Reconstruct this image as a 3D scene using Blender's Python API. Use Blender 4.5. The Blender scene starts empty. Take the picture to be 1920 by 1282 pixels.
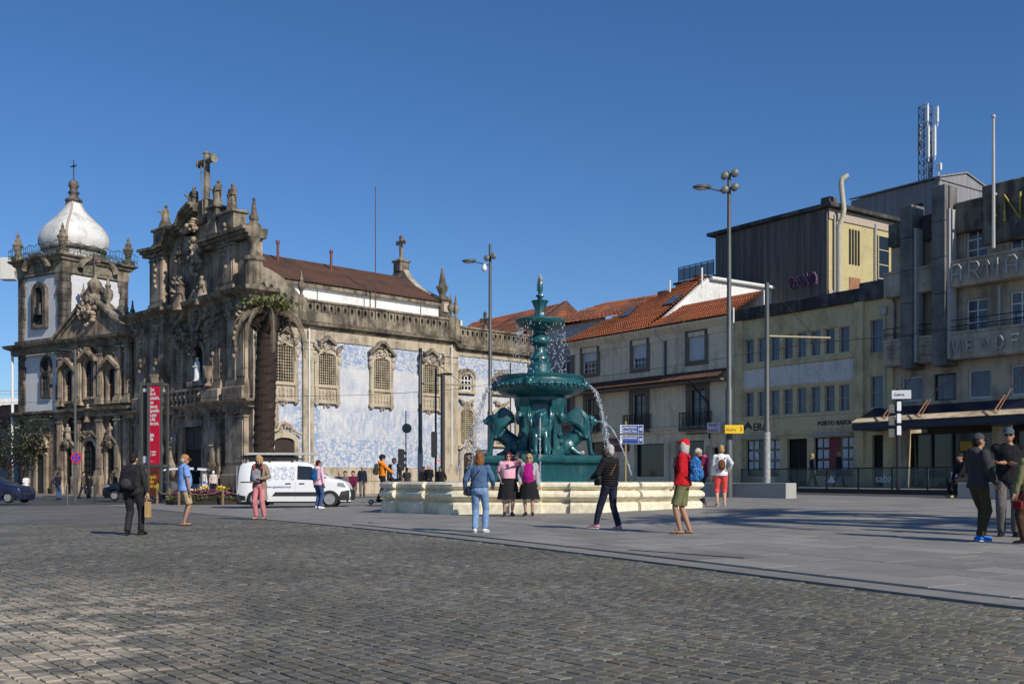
import bpy, bmesh, math, random
import numpy as np
from mathutils import Vector, Matrix, noise as mnoise
random.seed(7)
R = math.radians
scene = bpy.context.scene
COL = scene.collection

# ---------------- camera, sky, sun, exposure ----------------
F = 2000.0                      # focal length in photograph pixels (1920 wide)
CX, HY = 960.0, 900.0           # principal column and horizon row
CZ = 1.05
cam_d = bpy.data.cameras.new('camera'); cam = bpy.data.objects.new('camera', cam_d); COL.objects.link(cam)
cam.location = (0, 0, CZ); cam.rotation_euler = (R(90), 0, 0)
cam_d.sensor_width = 36; cam_d.lens = 36 * F / 1920
cam_d.shift_y = (HY - 641) / 1920
cam_d.clip_start = 0.1; cam_d.clip_end = 6000
scene.camera = cam
SUN_EL = 33.0
SUN_AZ = math.atan2(0.62, -0.785)          # angle from +Y towards +X
world = bpy.data.worlds.new('World'); scene.world = world; world.use_nodes = True
wn = world.node_tree.nodes; wl = world.node_tree.links
bg = wn['Background']
sky = wn.new('ShaderNodeTexSky'); sky.sky_type = 'NISHITA'; sky.sun_disc = False
sky.sun_elevation = R(SUN_EL); sky.sun_rotation = SUN_AZ
sky.altitude = 100; sky.air_density = 1.0; sky.dust_density = 0.15; sky.ozone_density = 2.6
hs = wn.new('ShaderNodeHueSaturation'); hs.inputs['Saturation'].default_value = 1.08; hs.inputs['Value'].default_value = 1.0
tint = wn.new('ShaderNodeMix'); tint.data_type = 'RGBA'; tint.blend_type = 'MULTIPLY'; tint.inputs[0].default_value = 1.0; tint.inputs[7].default_value = (.74, .92, 1.2, 1)
wl.new(sky.outputs[0], tint.inputs[6]); wl.new(tint.outputs[2], hs.inputs['Color']); wl.new(hs.outputs[0], bg.inputs['Color'])
bg.inputs['Strength'].default_value = 0.086
sd = bpy.data.lights.new('sun', 'SUN'); sd.energy = 4.5; sd.angle = R(0.5); sd.color = (1.0, 0.93, 0.82)
so = bpy.data.objects.new('sun', sd); COL.objects.link(so)
ce = math.cos(R(SUN_EL))
SUN = Vector((math.sin(SUN_AZ) * ce, math.cos(SUN_AZ) * ce, math.sin(R(SUN_EL))))
so.rotation_euler = (-SUN).to_track_quat('-Z', 'Y').to_euler(); so.location = (40, -50, 60)
scene.view_settings.view_transform = 'Standard'; scene.view_settings.look = 'None'
scene.view_settings.exposure = -0.05; scene.view_settings.gamma = 1.0
scene.render.engine = 'CYCLES'

# ---------------- helpers ----------------
def sstep(t):
    t = max(0.0, min(1.0, t)); return t * t * (3 - 2 * t)
def G(x, y):
    xx = max(-30, min(20, x)); yy = max(10, min(62, y))
    return 0.02 + 0.0078 * xx + 0.0142 * sstep((xx + 10) / 15) * (yy - 20)
def at(px, py, Y):
    return Vector(((px - CX) / F * Y, Y, CZ + (HY - py) / F * Y))
def gp(px, py):
    Y = 25.0
    for _ in range(60):
        x = (px - CX) / F * Y
        Y = 0.5 * Y + 0.5 * max(4.0, (CZ - G(x, Y)) * F / max(2.0, py - HY))
    return Vector(((px - CX) / F * Y, Y, G((px - CX) / F * Y, Y)))
def gx(px, Y):
    x = (px - CX) / F * Y
    return Vector((x, Y, G(x, Y)))

class MB:
    """collects shapes; build() links them as one mesh object"""
    def __init__(s, xf=None):
        s.v = []; s.f = []; s.xf = xf; s.fm = []; s.cm = 0
    def add(s, vs, fs):
        o = len(s.v)
        if s.xf is not None: vs = [s.xf @ Vector(p) for p in vs]
        s.v += [tuple(p) for p in vs]; s.f += [tuple(i + o for i in f) for f in fs]
        s.fm += [s.cm] * len(fs)
        return s
    def box(s, x0, x1, y0, y1, z0, z1, m=None):
        vs = [(x0,y0,z0),(x1,y0,z0),(x1,y1,z0),(x0,y1,z0),(x0,y0,z1),(x1,y0,z1),(x1,y1,z1),(x0,y1,z1)]
        if m is not None: vs = [m @ Vector(p) for p in vs]
        return s.add(vs, [(0,3,2,1),(4,5,6,7),(0,1,5,4),(1,2,6,5),(2,3,7,6),(3,0,4,7)])
    def bbox(s, x0, x1, y0, y1, z0, z1, b=0.02, m=None):
        """box with chamfered edges on all sides"""
        b = min(b, (x1-x0)*.4, (y1-y0)*.4, (z1-z0)*.4)
        vs = []
        for z, i, c in ((z0, b, b*.4), (z0 + b, 0, b), (z1 - b, 0, b), (z1, b, b*.4)):
            l, r_, f, k = x0 + i, x1 - i, y0 + i, y1 - i
            a = [(l+c, f), (r_-c, f), (r_, f+c), (r_, k-c), (r_-c, k), (l+c, k), (l, k-c), (l, f+c)]
            vs += [(p[0], p[1], z) for p in a]
        fs = [tuple(range(7, -1, -1)), tuple(range(24, 32))]
        for k in range(3):
            for q in range(8):
                fs.append((k*8+q, k*8+(q+1)%8, k*8+8+(q+1)%8, k*8+8+q))
        if m is not None: vs = [m @ Vector(p) for p in vs]
        return s.add(vs, fs)
    def prism(s, poly, y0, y1, m=None):
        """poly of (x,z), counter-clockwise seen from -y; extruded from y0 (front) to y1 (back)"""
        n = len(poly)
        vs = [(p[0], y0, p[1]) for p in poly] + [(p[0], y1, p[1]) for p in poly]
        if m is not None: vs = [m @ Vector(p) for p in vs]
        fs = [tuple(range(n)), tuple(range(2*n-1, n-1, -1))]
        for i in range(n): fs.append((i, i + n, (i+1) % n + n, (i+1) % n))
        return s.add(vs, fs)
    def zprism(s, poly, z0, z1):
        n = len(poly)
        vs = [(p[0], p[1], z0) for p in poly] + [(p[0], p[1], z1) for p in poly]
        fs = [tuple(range(n-1, -1, -1)), tuple(range(n, 2*n))]
        for i in range(n): fs.append((i, (i+1) % n, (i+1) % n + n, i + n))
        return s.add(vs, fs)
    def lathe(s, prof, c=(0,0,0), n=16, sx=1, sy=1, rot=0.0, lobes=0, la=0.0):
        """prof: list of (r,z)"""
        vs = []
        for r, z in prof:
            for i in range(n):
                a = 2*math.pi*i/n + rot
                k = 1 + (la * math.cos(lobes * a) if lobes else 0)
                vs.append((c[0] + r*k*math.cos(a)*sx, c[1] + r*k*math.sin(a)*sy, c[2] + z))
        fs = [tuple(range(n-1, -1, -1))]
        m = len(prof)
        for j in range(m-1):
            for i in range(n):
                fs.append((j*n+i, j*n+(i+1)%n, (j+1)*n+(i+1)%n, (j+1)*n+i))
        fs.append(tuple(range((m-1)*n, m*n)))
        return s.add(vs, fs)
    def tube(s, pts, rad, n=8, flat=1.0, cap=True, round_ends=False):
        pts = [Vector(p) for p in pts]
        if not hasattr(rad, '__len__'): rad = [rad] * len(pts)
        rad = list(rad)
        if round_ends:
            d0 = (pts[0] - pts[1]).normalized(); d1 = (pts[-1] - pts[-2]).normalized()
            r0, r1 = rad[0], rad[-1]
            pts = [pts[0] + d0*r0*.95, pts[0] + d0*r0*.6] + pts + [pts[-1] + d1*r1*.6, pts[-1] + d1*r1*.95]
            rad = [r0*.3, r0*.8] + rad + [r1*.8, r1*.3]
        m = len(pts); vs = []; up = None
        for i, p in enumerate(pts):
            d = (pts[min(i+1, m-1)] - pts[max(i-1, 0)])
            d = d.normalized() if d.length > 1e-9 else Vector((0,0,1))
            if up is None:
                up = Vector((0,0,1)) if abs(d.z) < .9 else Vector((0,1,0))
            a = d.cross(up)
            if a.length < 1e-6: a = d.cross(Vector((1,0,0)))
            a.normalize(); b = a.cross(d).normalized(); up = b
            for k in range(n):
                t = 2*math.pi*k/n
                vs.append(p + a*math.cos(t)*rad[i] + b*math.sin(t)*rad[i]*flat)
        fs = []
        for j in range(m-1):
            for k in range(n):
                fs.append((j*n+k, j*n+(k+1)%n, (j+1)*n+(k+1)%n, (j+1)*n+k))
        if cap:
            fs.append(tuple(range(n-1, -1, -1))); fs.append(tuple(range((m-1)*n, m*n)))
        return s.add(vs, fs)
    def ell(s, c, r, n=8, m=6, mat=None):
        vs = []; rx, ry, rz = r if hasattr(r, '__len__') else (r, r, r)
        for j in range(1, m):
            ph = math.pi*j/m
            for i in range(n):
                a = 2*math.pi*i/n
                vs.append((rx*math.sin(ph)*math.cos(a), ry*math.sin(ph)*math.sin(a), -rz*math.cos(ph)))
        vs += [(0,0,-rz), (0,0,rz)]
        q = (m-1)*n; fs = []
        for j in range(m-2):
            for i in range(n): fs.append((j*n+i, j*n+(i+1)%n, (j+1)*n+(i+1)%n, (j+1)*n+i))
        for i in range(n):
            fs.append((q, (i+1)%n, i)); fs.append((q+1, (m-2)*n+i, (m-2)*n+(i+1)%n))
        vs = [Vector(p) for p in vs]
        if mat is not None: vs = [mat @ p for p in vs]
        return s.add([p + Vector(c) for p in vs], fs)
    def loft(s, rings, close=True):
        """rings: list of equal-length point lists"""
        n = len(rings[0]); vs = [p for r in rings for p in r]; fs = []
        for j in range(len(rings)-1):
            for i in range(n if close else n-1):
                fs.append((j*n+i, j*n+(i+1)%n, (j+1)*n+(i+1)%n, (j+1)*n+i))
        if close:
            fs.append(tuple(range(n-1, -1, -1))); fs.append(tuple(range((len(rings)-1)*n, len(rings)*n)))
        return s.add(vs, fs)
    def sweep(s, path, prof, closed=False):
        """path: list of (x,y) walked with the outside on the right; prof: list of (out, z)"""
        n = len(path); rings = []
        for i, p in enumerate(path):
            p = Vector(p)
            if closed: a = Vector(path[i-1]); b = Vector(path[(i+1) % n])
            else: a = Vector(path[max(i-1,0)]); b = Vector(path[min(i+1,n-1)])
            d0 = (p - a); d1 = (b - p)
            if d0.length < 1e-6: d0 = d1
            if d1.length < 1e-6: d1 = d0
            n0 = Vector((d0.y, -d0.x)).normalized(); n1 = Vector((d1.y, -d1.x)).normalized()
            mm = (n0 + n1); mm.normalize(); k = 1 / max(.35, mm.dot(n0))
            rings.append([(p.x + mm.x*o*k, p.y + mm.y*o*k, z) for o, z in prof])
        q = len(prof); vs = [v for r in rings for v in r]; fs = []
        for j in range(n if closed else n-1):
            for i in range(q-1):
                a, b = j*q+i, ((j+1) % n)*q+i
                fs.append((a, b, b+1, a+1))
        if not closed:
            fs.append(tuple(range(q-1, -1, -1))); fs.append(tuple(range((n-1)*q, n*q)))
        return s.add(vs, fs)
    def mesh(s, name, mats, smooth=False, angle=40):
        me = bpy.data.meshes.new(name); me.from_pydata(s.v, [], s.f)
        for m in (mats if isinstance(mats, (list, tuple)) else [mats]): me.materials.append(m)
        if len(me.materials) > 1: me.polygons.foreach_set('material_index', s.fm)
        if smooth:
            me.polygons.foreach_set('use_smooth', [True]*len(me.polygons))
            try: me.set_sharp_from_angle(angle=R(angle))
            except Exception: pass
        me.update()
        return me
    def build(s, name, mats, parent=None, smooth=False, angle=40):
        o = bpy.data.objects.new(name, s.mesh(name, mats, smooth, angle)); COL.objects.link(o)
        if parent is not None: o.parent = parent
        return o

def tag(o, label=None, cat=None, group=None, kind=None):
    if label: o['label'] = label
    if cat: o['category'] = cat
    if group: o['group'] = group
    if kind: o['kind'] = kind
    return o
def thing(name, label, cat, loc=(0,0,0), rz=0, group=None):
    o = bpy.data.objects.new(name, None); COL.objects.link(o); o.empty_display_size = .2
    o.location = loc; o.rotation_euler = (0, 0, rz)
    return tag(o, label, cat, group)
def inst(me, name, parent, loc=(0,0,0), rot=(0,0,0), sc=(1,1,1)):
    o = bpy.data.objects.new(name, me); COL.objects.link(o); o.parent = parent
    o.location = loc; o.rotation_euler = rot; o.scale = sc
    return o
def copy_tree(o, parent=None):
    c = o.copy(); COL.objects.link(c); c.parent = parent
    for ch in o.children: copy_tree(ch, c)
    return c
TMPS = bpy.data.scenes.new('workbench')
def evaluated(ob):
    """mesh of an object after its modifiers, evaluated in a scratch scene"""
    TMPS.collection.objects.link(ob); TMPS.view_layers[0].update(); dg = TMPS.view_layers[0].depsgraph
    me = bpy.data.meshes.new_from_object(ob.evaluated_get(dg)); TMPS.collection.objects.unlink(ob); return me
def text(name, body, size, mat, parent, loc, rot=(R(90),0,0), align='LEFT', ext=0.004, bold=0.0, sx=1.0, shear=0.0):
    cu = bpy.data.curves.new(name, 'FONT'); cu.body = body; cu.size = size; cu.extrude = ext; cu.align_x = align
    cu.offset = bold; cu.resolution_u = 2; cu.shear = shear; cu.space_line = 0.82
    tmp = bpy.data.objects.new('tmp', cu); me = evaluated(tmp); bpy.data.objects.remove(tmp)
    me.materials.clear(); me.materials.append(mat)
    o = bpy.data.objects.new(name, me); COL.objects.link(o); o.parent = parent
    o.location = loc; o.rotation_euler = rot; o.scale = (sx, 1, 1)
    return o

# ---------------- materials ----------------
MATS = {}
def nmat(name):
    m = bpy.data.materials.new(name); m.use_nodes = True
    nt = m.node_tree; b = nt.nodes['Principled BSDF']
    MATS[name] = m
    return m, nt, b
def nd(nt, t, **kw):
    n = nt.nodes.new(t)
    for k, v in kw.items():
        if k in n.inputs: n.inputs[k].default_value = v
        else: setattr(n, k, v)
    return n
def coords(nt, kind='pos', scale=(1,1,1)):
    if kind == 'pos': o = nt.nodes.new('ShaderNodeNewGeometry').outputs['Position']
    else: o = nt.nodes.new('ShaderNodeTexCoord').outputs[kind]
    mp = nt.nodes.new('ShaderNodeMapping'); mp.inputs['Scale'].default_value = scale
    nt.links.new(o, mp.inputs[0]); return mp.outputs[0]
def noise(nt, vec, scale, detail=4, rough=.6, dist=0):
    n = nt.nodes.new('ShaderNodeTexNoise'); nt.links.new(vec, n.inputs['Vector'])
    n.inputs['Scale'].default_value = scale; n.inputs['Detail'].default_value = detail
    n.inputs['Roughness'].default_value = rough; n.inputs['Distortion'].default_value = dist
    return n.outputs['Fac']
def ramp(nt, fac, stops):
    r = nt.nodes.new('ShaderNodeValToRGB'); e = r.color_ramp.elements
    while len(e) < len(stops): e.new(.5)
    for i, (p, c) in enumerate(stops):
        e[i].position = p; e[i].color = (c if len(c) == 4 else (*c, 1)) if hasattr(c, '__len__') else (c, c, c, 1)
    nt.links.new(fac, r.inputs[0]); return r.outputs[0]
def mix(nt, fac, a, b, mode='MIX'):
    n = nt.nodes.new('ShaderNodeMix'); n.data_type = 'RGBA'; n.blend_type = mode
    for sock, v in ((n.inputs[0], fac), (n.inputs[6], a), (n.inputs[7], b)):
        if hasattr(v, 'is_linked') or hasattr(v, 'links'): nt.links.new(v, sock)
        elif hasattr(v, '__len__'): sock.default_value = (*v, 1) if len(v) == 3 else v
        else: sock.default_value = v
    return n.outputs[2]
def mth(nt, op, a, b=0.0, clamp=False):
    n = nt.nodes.new('ShaderNodeMath'); n.operation = op; n.use_clamp = clamp
    for i, v in enumerate((a, b)):
        if hasattr(v, 'links'): nt.links.new(v, n.inputs[i])
        else: n.inputs[i].default_value = v
    return n.outputs[0]
def bump(nt, b, h, strength=.3, dist=.02):
    n = nt.nodes.new('ShaderNodeBump'); n.inputs['Strength'].default_value = strength; n.inputs['Distance'].default_value = dist
    nt.links.new(h, n.inputs['Height']); nt.links.new(n.outputs[0], b.inputs['Normal'])
def plain(name, c, rough=.6, metal=0.0, var=.12, scale=6.0, bmp=0.0, spec=.5, coat=0.0, kind='pos'):
    """colour with slight unevenness and grain"""
    m, nt, b = nmat(name)
    v = coords(nt, kind); n1 = noise(nt, v, scale, 5, .65)
    lo = tuple(x*(1-var) for x in c); hi = tuple(min(1, x*(1+var)) for x in c)
    nt.links.new(ramp(nt, n1, [(.3, lo), (.7, hi)]), b.inputs['Base Color'])
    b.inputs['Roughness'].default_value = rough; b.inputs['Metallic'].default_value = metal
    b.inputs['Specular IOR Level'].default_value = spec; b.inputs['Coat Weight'].default_value = coat
    if bmp: bump(nt, b, noise(nt, v, scale*6, 4), bmp, .01)
    return m
def weathered(name, c, dark, dirt=.45, scale=.7, rough=.85, grain=25, bmp=.35, streak=1.0, moss=None, speck=None):
    """stone / plaster with blotches, vertical rain streaks, grain"""
    m, nt, b = nmat(name)
    v = coords(nt, 'pos'); vs = coords(nt, 'pos', (2.6, 2.6, .22))
    a = noise(nt, v, scale, 6, .65); st = noise(nt, vs, 1.0, 5, .6); g = noise(nt, v, grain, 3, .6)
    k = mth(nt, 'ADD', mth(nt, 'MULTIPLY', a, .6), mth(nt, 'MULTIPLY', st, .4*streak))
    k = ramp(nt, k, [(.29 + dirt*.22, 1.0), (.47 + dirt*.22, 0.0)])
    col = mix(nt, k, c, dark)
    gr = ramp(nt, g, [(.3, .80), (.7, 1.14)])
    col = mix(nt, 1.0, col, gr, 'MULTIPLY')
    if moss is not None:
        mm = ramp(nt, noise(nt, v, scale*3.1, 5, .7), [(.58, 0.0), (.70, .8)])
        col = mix(nt, mm, col, moss)
    nt.links.new(col, b.inputs['Base Color']); b.inputs['Roughness'].default_value = rough
    b.inputs['Specular IOR Level'].default_value = .25
    if bmp: bump(nt, b, mth(nt, 'ADD', g, mth(nt, 'MULTIPLY', a, 2.0)), bmp, .02)
    return m
# ---------------- ground ----------------
E = Vector((-.5, .866)); EP = Vector((.866, .5))            # cobble/granite edge direction
E0 = Vector((9.48, 1.1))
RD = Vector((-.58, .8146)); RN = Vector((-.8146, -.58))     # right-hand street row: direction to the left, outward normal
R0 = Vector((16.1, 60.0))
def rp(t, o=0.0):                                           # point on the row line, o metres in front of it
    return R0 + RD * t + RN * o

def m_setts():
    m, nt, b = nmat('sett_stone')
    v = coords(nt, 'pos')
    at_ = nt.nodes.new('ShaderNodeAttribute'); at_.attribute_name = 'rnd'
    oi = nt.nodes.new('ShaderNodeObjectInfo')
    r = mth(nt, 'FRACT', mth(nt, 'ADD', at_.outputs['Fac'], oi.outputs['Random']))
    c = ramp(nt, r, [(0, (.112,.106,.090)), (.35, (.136,.129,.108)), (.62, (.156,.147,.121)), (.82, (.18,.166,.134)), (.93, (.15,.12,.088)), (1, (.25,.232,.19))])
    n1 = noise(nt, v, 38, 4, .7); c = mix(nt, 1.0, c, ramp(nt, n1, [(.3, .80), (.7, 1.2)]), 'MULTIPLY')
    big = noise(nt, v, .35, 4, .6); c = mix(nt, 1.0, c, ramp(nt, big, [(.35, .82), (.68, 1.28)]), 'MULTIPLY')
    mo = mth(nt, 'MULTIPLY', ramp(nt, noise(nt, v, 5.5, 6, .75), [(.50, 0.0), (.66, 1.0)]), ramp(nt, noise(nt, v, .4, 3), [(.35, .1), (.6, .75)]))
    c = mix(nt, mo, c, (.115,.118,.05))
    # spilt pale sand trodden over the stones towards the left
    sp = nt.nodes.new('ShaderNodeSeparateXYZ'); nt.links.new(v, sp.inputs[0])
    side = mth(nt, 'ADD', mth(nt, 'MULTIPLY', sp.outputs['X'], -.42), mth(nt, 'MULTIPLY', sp.outputs['Y'], -.10))
    near = mth(nt, 'MULTIPLY', mth(nt, 'SUBTRACT', 13.0, sp.outputs['Y']), .22, True)
    side = mth(nt, 'MULTIPLY', ramp(nt, side, [(.04, 0.0), (.40, 1.0)]), near)
    sn = ramp(nt, noise(nt, v, 1.9, 7, .72, .6), [(.45, 0.0), (.54, 1.0)])
    c = mix(nt, mth(nt, 'MULTIPLY', mth(nt, 'MULTIPLY', sn, side), .72), c, (.54,.45,.33))
    nt.links.new(c, b.inputs['Base Color']); b.inputs['Roughness'].default_value = .62
    b.inputs['Specular IOR Level'].default_value = .22
    bump(nt, b, noise(nt, v, 55, 4, .7), .25, .005)
    return m
def m_joint():
    m, nt, b = nmat('joint_sand_and_moss')
    v = coords(nt, 'pos')
    sp = nt.nodes.new('ShaderNodeSeparateXYZ'); nt.links.new(v, sp.inputs[0])
    side = mth(nt, 'ADD', mth(nt, 'MULTIPLY', sp.outputs['X'], -.42), mth(nt, 'MULTIPLY', sp.outputs['Y'], -.10))
    near = mth(nt, 'MULTIPLY', mth(nt, 'SUBTRACT', 15.0, sp.outputs['Y']), .2, True)
    side = mth(nt, 'MULTIPLY', ramp(nt, side, [(.0, 0.0), (.35, 1.0)]), near)
    moss = ramp(nt, noise(nt, v, 3.2, 6, .7), [(.35, (.030,.027,.020)), (.50, (.060,.070,.018)), (.66, (.11,.125,.026))])
    c = mix(nt, side, moss, (.36,.30,.20))
    c = mix(nt, 1.0, c, ramp(nt, noise(nt, v, 60, 3), [(.3, .6), (.7, 1.25)]), 'MULTIPLY')
    nt.links.new(c, b.inputs['Base Color']); b.inputs['Roughness'].default_value = .95
    bump(nt, b, noise(nt, v, 70, 4), .6, .01)
    return m
def m_granite(name, c0, tile=True):
    m, nt, b = nmat(name)
    v = coords(nt, 'pos')
    oi = nt.nodes.new('ShaderNodeObjectInfo'); at_ = nt.nodes.new('ShaderNodeAttribute'); at_.attribute_name = 'rnd'
    r = mth(nt, 'FRACT', mth(nt, 'ADD', at_.outputs['Fac'], oi.outputs['Random']))
    c = mix(nt, 1.0, c0, ramp(nt, r, [(0, .80), (1, 1.14)]), 'MULTIPLY')
    c = mix(nt, 1.0, c, ramp(nt, noise(nt, v, .5, 6, .65), [(.3, .8), (.7, 1.15)]), 'MULTIPLY')
    c = mix(nt, 1.0, c, ramp(nt, noise(nt, v, 90, 3, .7), [(.3, .78), (.7, 1.2)]), 'MULTIPLY')
    # old gum spots and drips
    st = ramp(nt, noise(nt, v, 4.2, 5, .75), [(.60, 1.0), (.70, .66)])
    c = mix(nt, 1.0, c, st, 'MULTIPLY')
    if tile:
        br = nt.nodes.new('ShaderNodeTexBrick'); mp = nt.nodes.new('ShaderNodeMapping')
        mp.inputs['Rotation'].default_value = (0, 0, -math.atan2(E.y, E.x)); nt.links.new(v, mp.inputs[0]); nt.links.new(mp.outputs[0], br.inputs[0])
        br.inputs['Scale'].default_value = 1.0; br.inputs['Brick Width'].default_value = 1.2; br.inputs['Row Height'].default_value = .6
        br.inputs['Mortar Size'].default_value = .006; br.inputs['Color1'].default_value = (.9,.9,.9,1); br.inputs['Color2'].default_value = (1.08,1.08,1.08,1)
        br.inputs['Mortar'].default_value = (.5,.5,.48,1)
        c = mix(nt, 1.0, c, br.outputs[0], 'MULTIPLY')
    nt.links.new(c, b.inputs['Base Color']); b.inputs['Roughness'].default_value = .7; b.inputs['Specular IOR Level'].default_value = .3
    bump(nt, b, noise(nt, v, 120, 3), .2, .004)
    return m
M_SETT = m_setts(); M_JOINT = m_joint()
M_GRAN = m_granite('plaza_granite', (.285,.268,.240)); M_SLAB = m_granite('slab_granite', (.285,.268,.240), False)
M_WALK = m_granite('pavement_granite', (.27,.235,.20)); M_ROAD = m_granite('road_setts', (.085,.083,.08), False)
M_KERB = m_granite('kerb_granite', (.22,.21,.195), False)

def sheet(name, poly, dz, mat, step=4.0, thick=0.0, kind='structure'):
    bm = bmesh.new(); bm.faces.new([bm.verts.new((p[0], p[1], 0)) for p in poly])
    xs = [p[0] for p in poly]; ys = [p[1] for p in poly]
    for ax, lo, hi in ((0, max(min(xs), -34), min(max(xs), 40)), (1, max(min(ys), 0), min(max(ys), 84))):
        t = math.floor(lo/step)*step + step
        while t < hi:
            co = [0,0,0]; no = [0,0,0]; co[ax] = t; no[ax] = 1
            bmesh.ops.bisect_plane(bm, geom=bm.verts[:]+bm.edges[:]+bm.faces[:], plane_co=co, plane_no=no)
            t += step
    if thick:
        ext = bmesh.ops.extrude_face_region(bm, geom=bm.faces[:])
        top = [g for g in ext['geom'] if isinstance(g, bmesh.types.BMVert)]
        tops = set(top)
        for v_ in bm.verts: v_.co.z = G(v_.co.x, v_.co.y) + (dz if v_ in tops else dz - thick)
    else:
        for v_ in bm.verts: v_.co.z = G(v_.co.x, v_.co.y) + dz
    bmesh.ops.recalc_face_normals(bm, faces=bm.faces[:])
    if not thick:
        for f_ in bm.faces:
            if f_.normal.z < 0: f_.normal_flip()
    me = bpy.data.meshes.new(name); bm.to_mesh(me); bm.free(); me.materials.append(mat)
    o = bpy.data.objects.new(name, me); COL.objects.link(o)
    if kind: o['kind'] = kind
    return o
ground = sheet('ground', [(-1500,-300), (1500,-300), (1500,2500), (-1500,2500)], -.10, M_ROAD)

# granite plaza
eA = E0 - E*3.0; eB = E0 + E*58.5
plz = [eA, (34,-1.5), rp(-48, 12), rp(9, 12), (-7, 70), (-14, 64), eB]
plz = [tuple(p) for p in plz]
plaza = sheet('plaza_pavement', plz, -.026, M_GRAN, thick=.09)
# cobbled carriageway in front of the camera
cob = sheet('cobbled_pavement', [tuple(eA - EP*.02), tuple(eB - EP*.02), (-34, 44), (-26, 8), (-8,-4), (4,-4)], -.023, M_JOINT, 1.0)

def m_setts_far():
    m, nt, b = nmat('distant_sett_paving')
    v = coords(nt, 'pos'); br = nt.nodes.new('ShaderNodeTexBrick'); mp = nt.nodes.new('ShaderNodeMapping')
    mp.inputs['Rotation'].default_value = (0, 0, -math.atan2(.785, -.62)); nt.links.new(v, mp.inputs[0]); nt.links.new(mp.outputs[0], br.inputs[0])
    br.inputs['Scale'].default_value = 1; br.inputs['Brick Width'].default_value = .17; br.inputs['Row Height'].default_value = .128; br.inputs['Mortar Size'].default_value = .01
    br.inputs['Color1'].default_value = (.155,.142,.122,1); br.inputs['Color2'].default_value = (.235,.214,.18,1); br.inputs['Mortar'].default_value = (.045,.045,.03,1)
    c = mix(nt, 1.0, br.outputs[0], ramp(nt, noise(nt, v, .35, 4, .6), [(.35, .82), (.68, 1.28)]), 'MULTIPLY')
    c = mix(nt, 1.0, c, ramp(nt, noise(nt, v, 7, 4, .7), [(.3, .75), (.7, 1.2)]), 'MULTIPLY')
    nt.links.new(c, b.inputs['Base Color']); b.inputs['Roughness'].default_value = .65; b.inputs['Specular IOR Level'].default_value = .4
    bump(nt, b, br.outputs['Fac'], -.4, .012); return m
e27 = E0 + E*((27.6-E0.y)/E.y)
cobfar = sheet('cobbled_street', [tuple(e27 - EP*.02), tuple(eB - EP*.02), (-60, 44), (-60, 27.5)], -.014, m_setts_far())
def in_view(x, y, m=1.5):
    return y > 4.2 and abs(x) < .5*y + m
def piece_mesh(name, lx, ly, h, bev, jit, seed, mat):
    """one stone: bottom ring, shoulder ring, top ring"""
    rg = random.Random(seed); mb = MB()
    c = [(-lx/2, -ly/2), (lx/2, -ly/2), (lx/2, ly/2), (-lx/2, ly/2)]
    c = [(a + rg.uniform(-jit, jit), b_ + rg.uniform(-jit, jit)) for a, b_ in c]
    vs = [(a, b_, -h) for a, b_ in c] + [(a, b_, -bev) for a, b_ in c]
    vs += [(a - math.copysign(bev*1.3, a), b_ - math.copysign(bev*1.3, b_), rg.uniform(-.15, .25)*bev) for a, b_ in c]
    fs = [(8,9,10,11)] + [(k, (k+1) % 4, (k+1) % 4+4, k+4) for k in range(4)] + [(k+4, (k+1) % 4+4, (k+1) % 4+8, k+8) for k in range(4)]
    mb.add(vs, fs); return mb
def ground_rot(x, y):
    d = .5; nx = (G(x-d, y) - G(x+d, y)); ny = (G(x, y-d) - G(x, y+d))
    return Vector((nx, ny, 2*d)).normalized()

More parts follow.
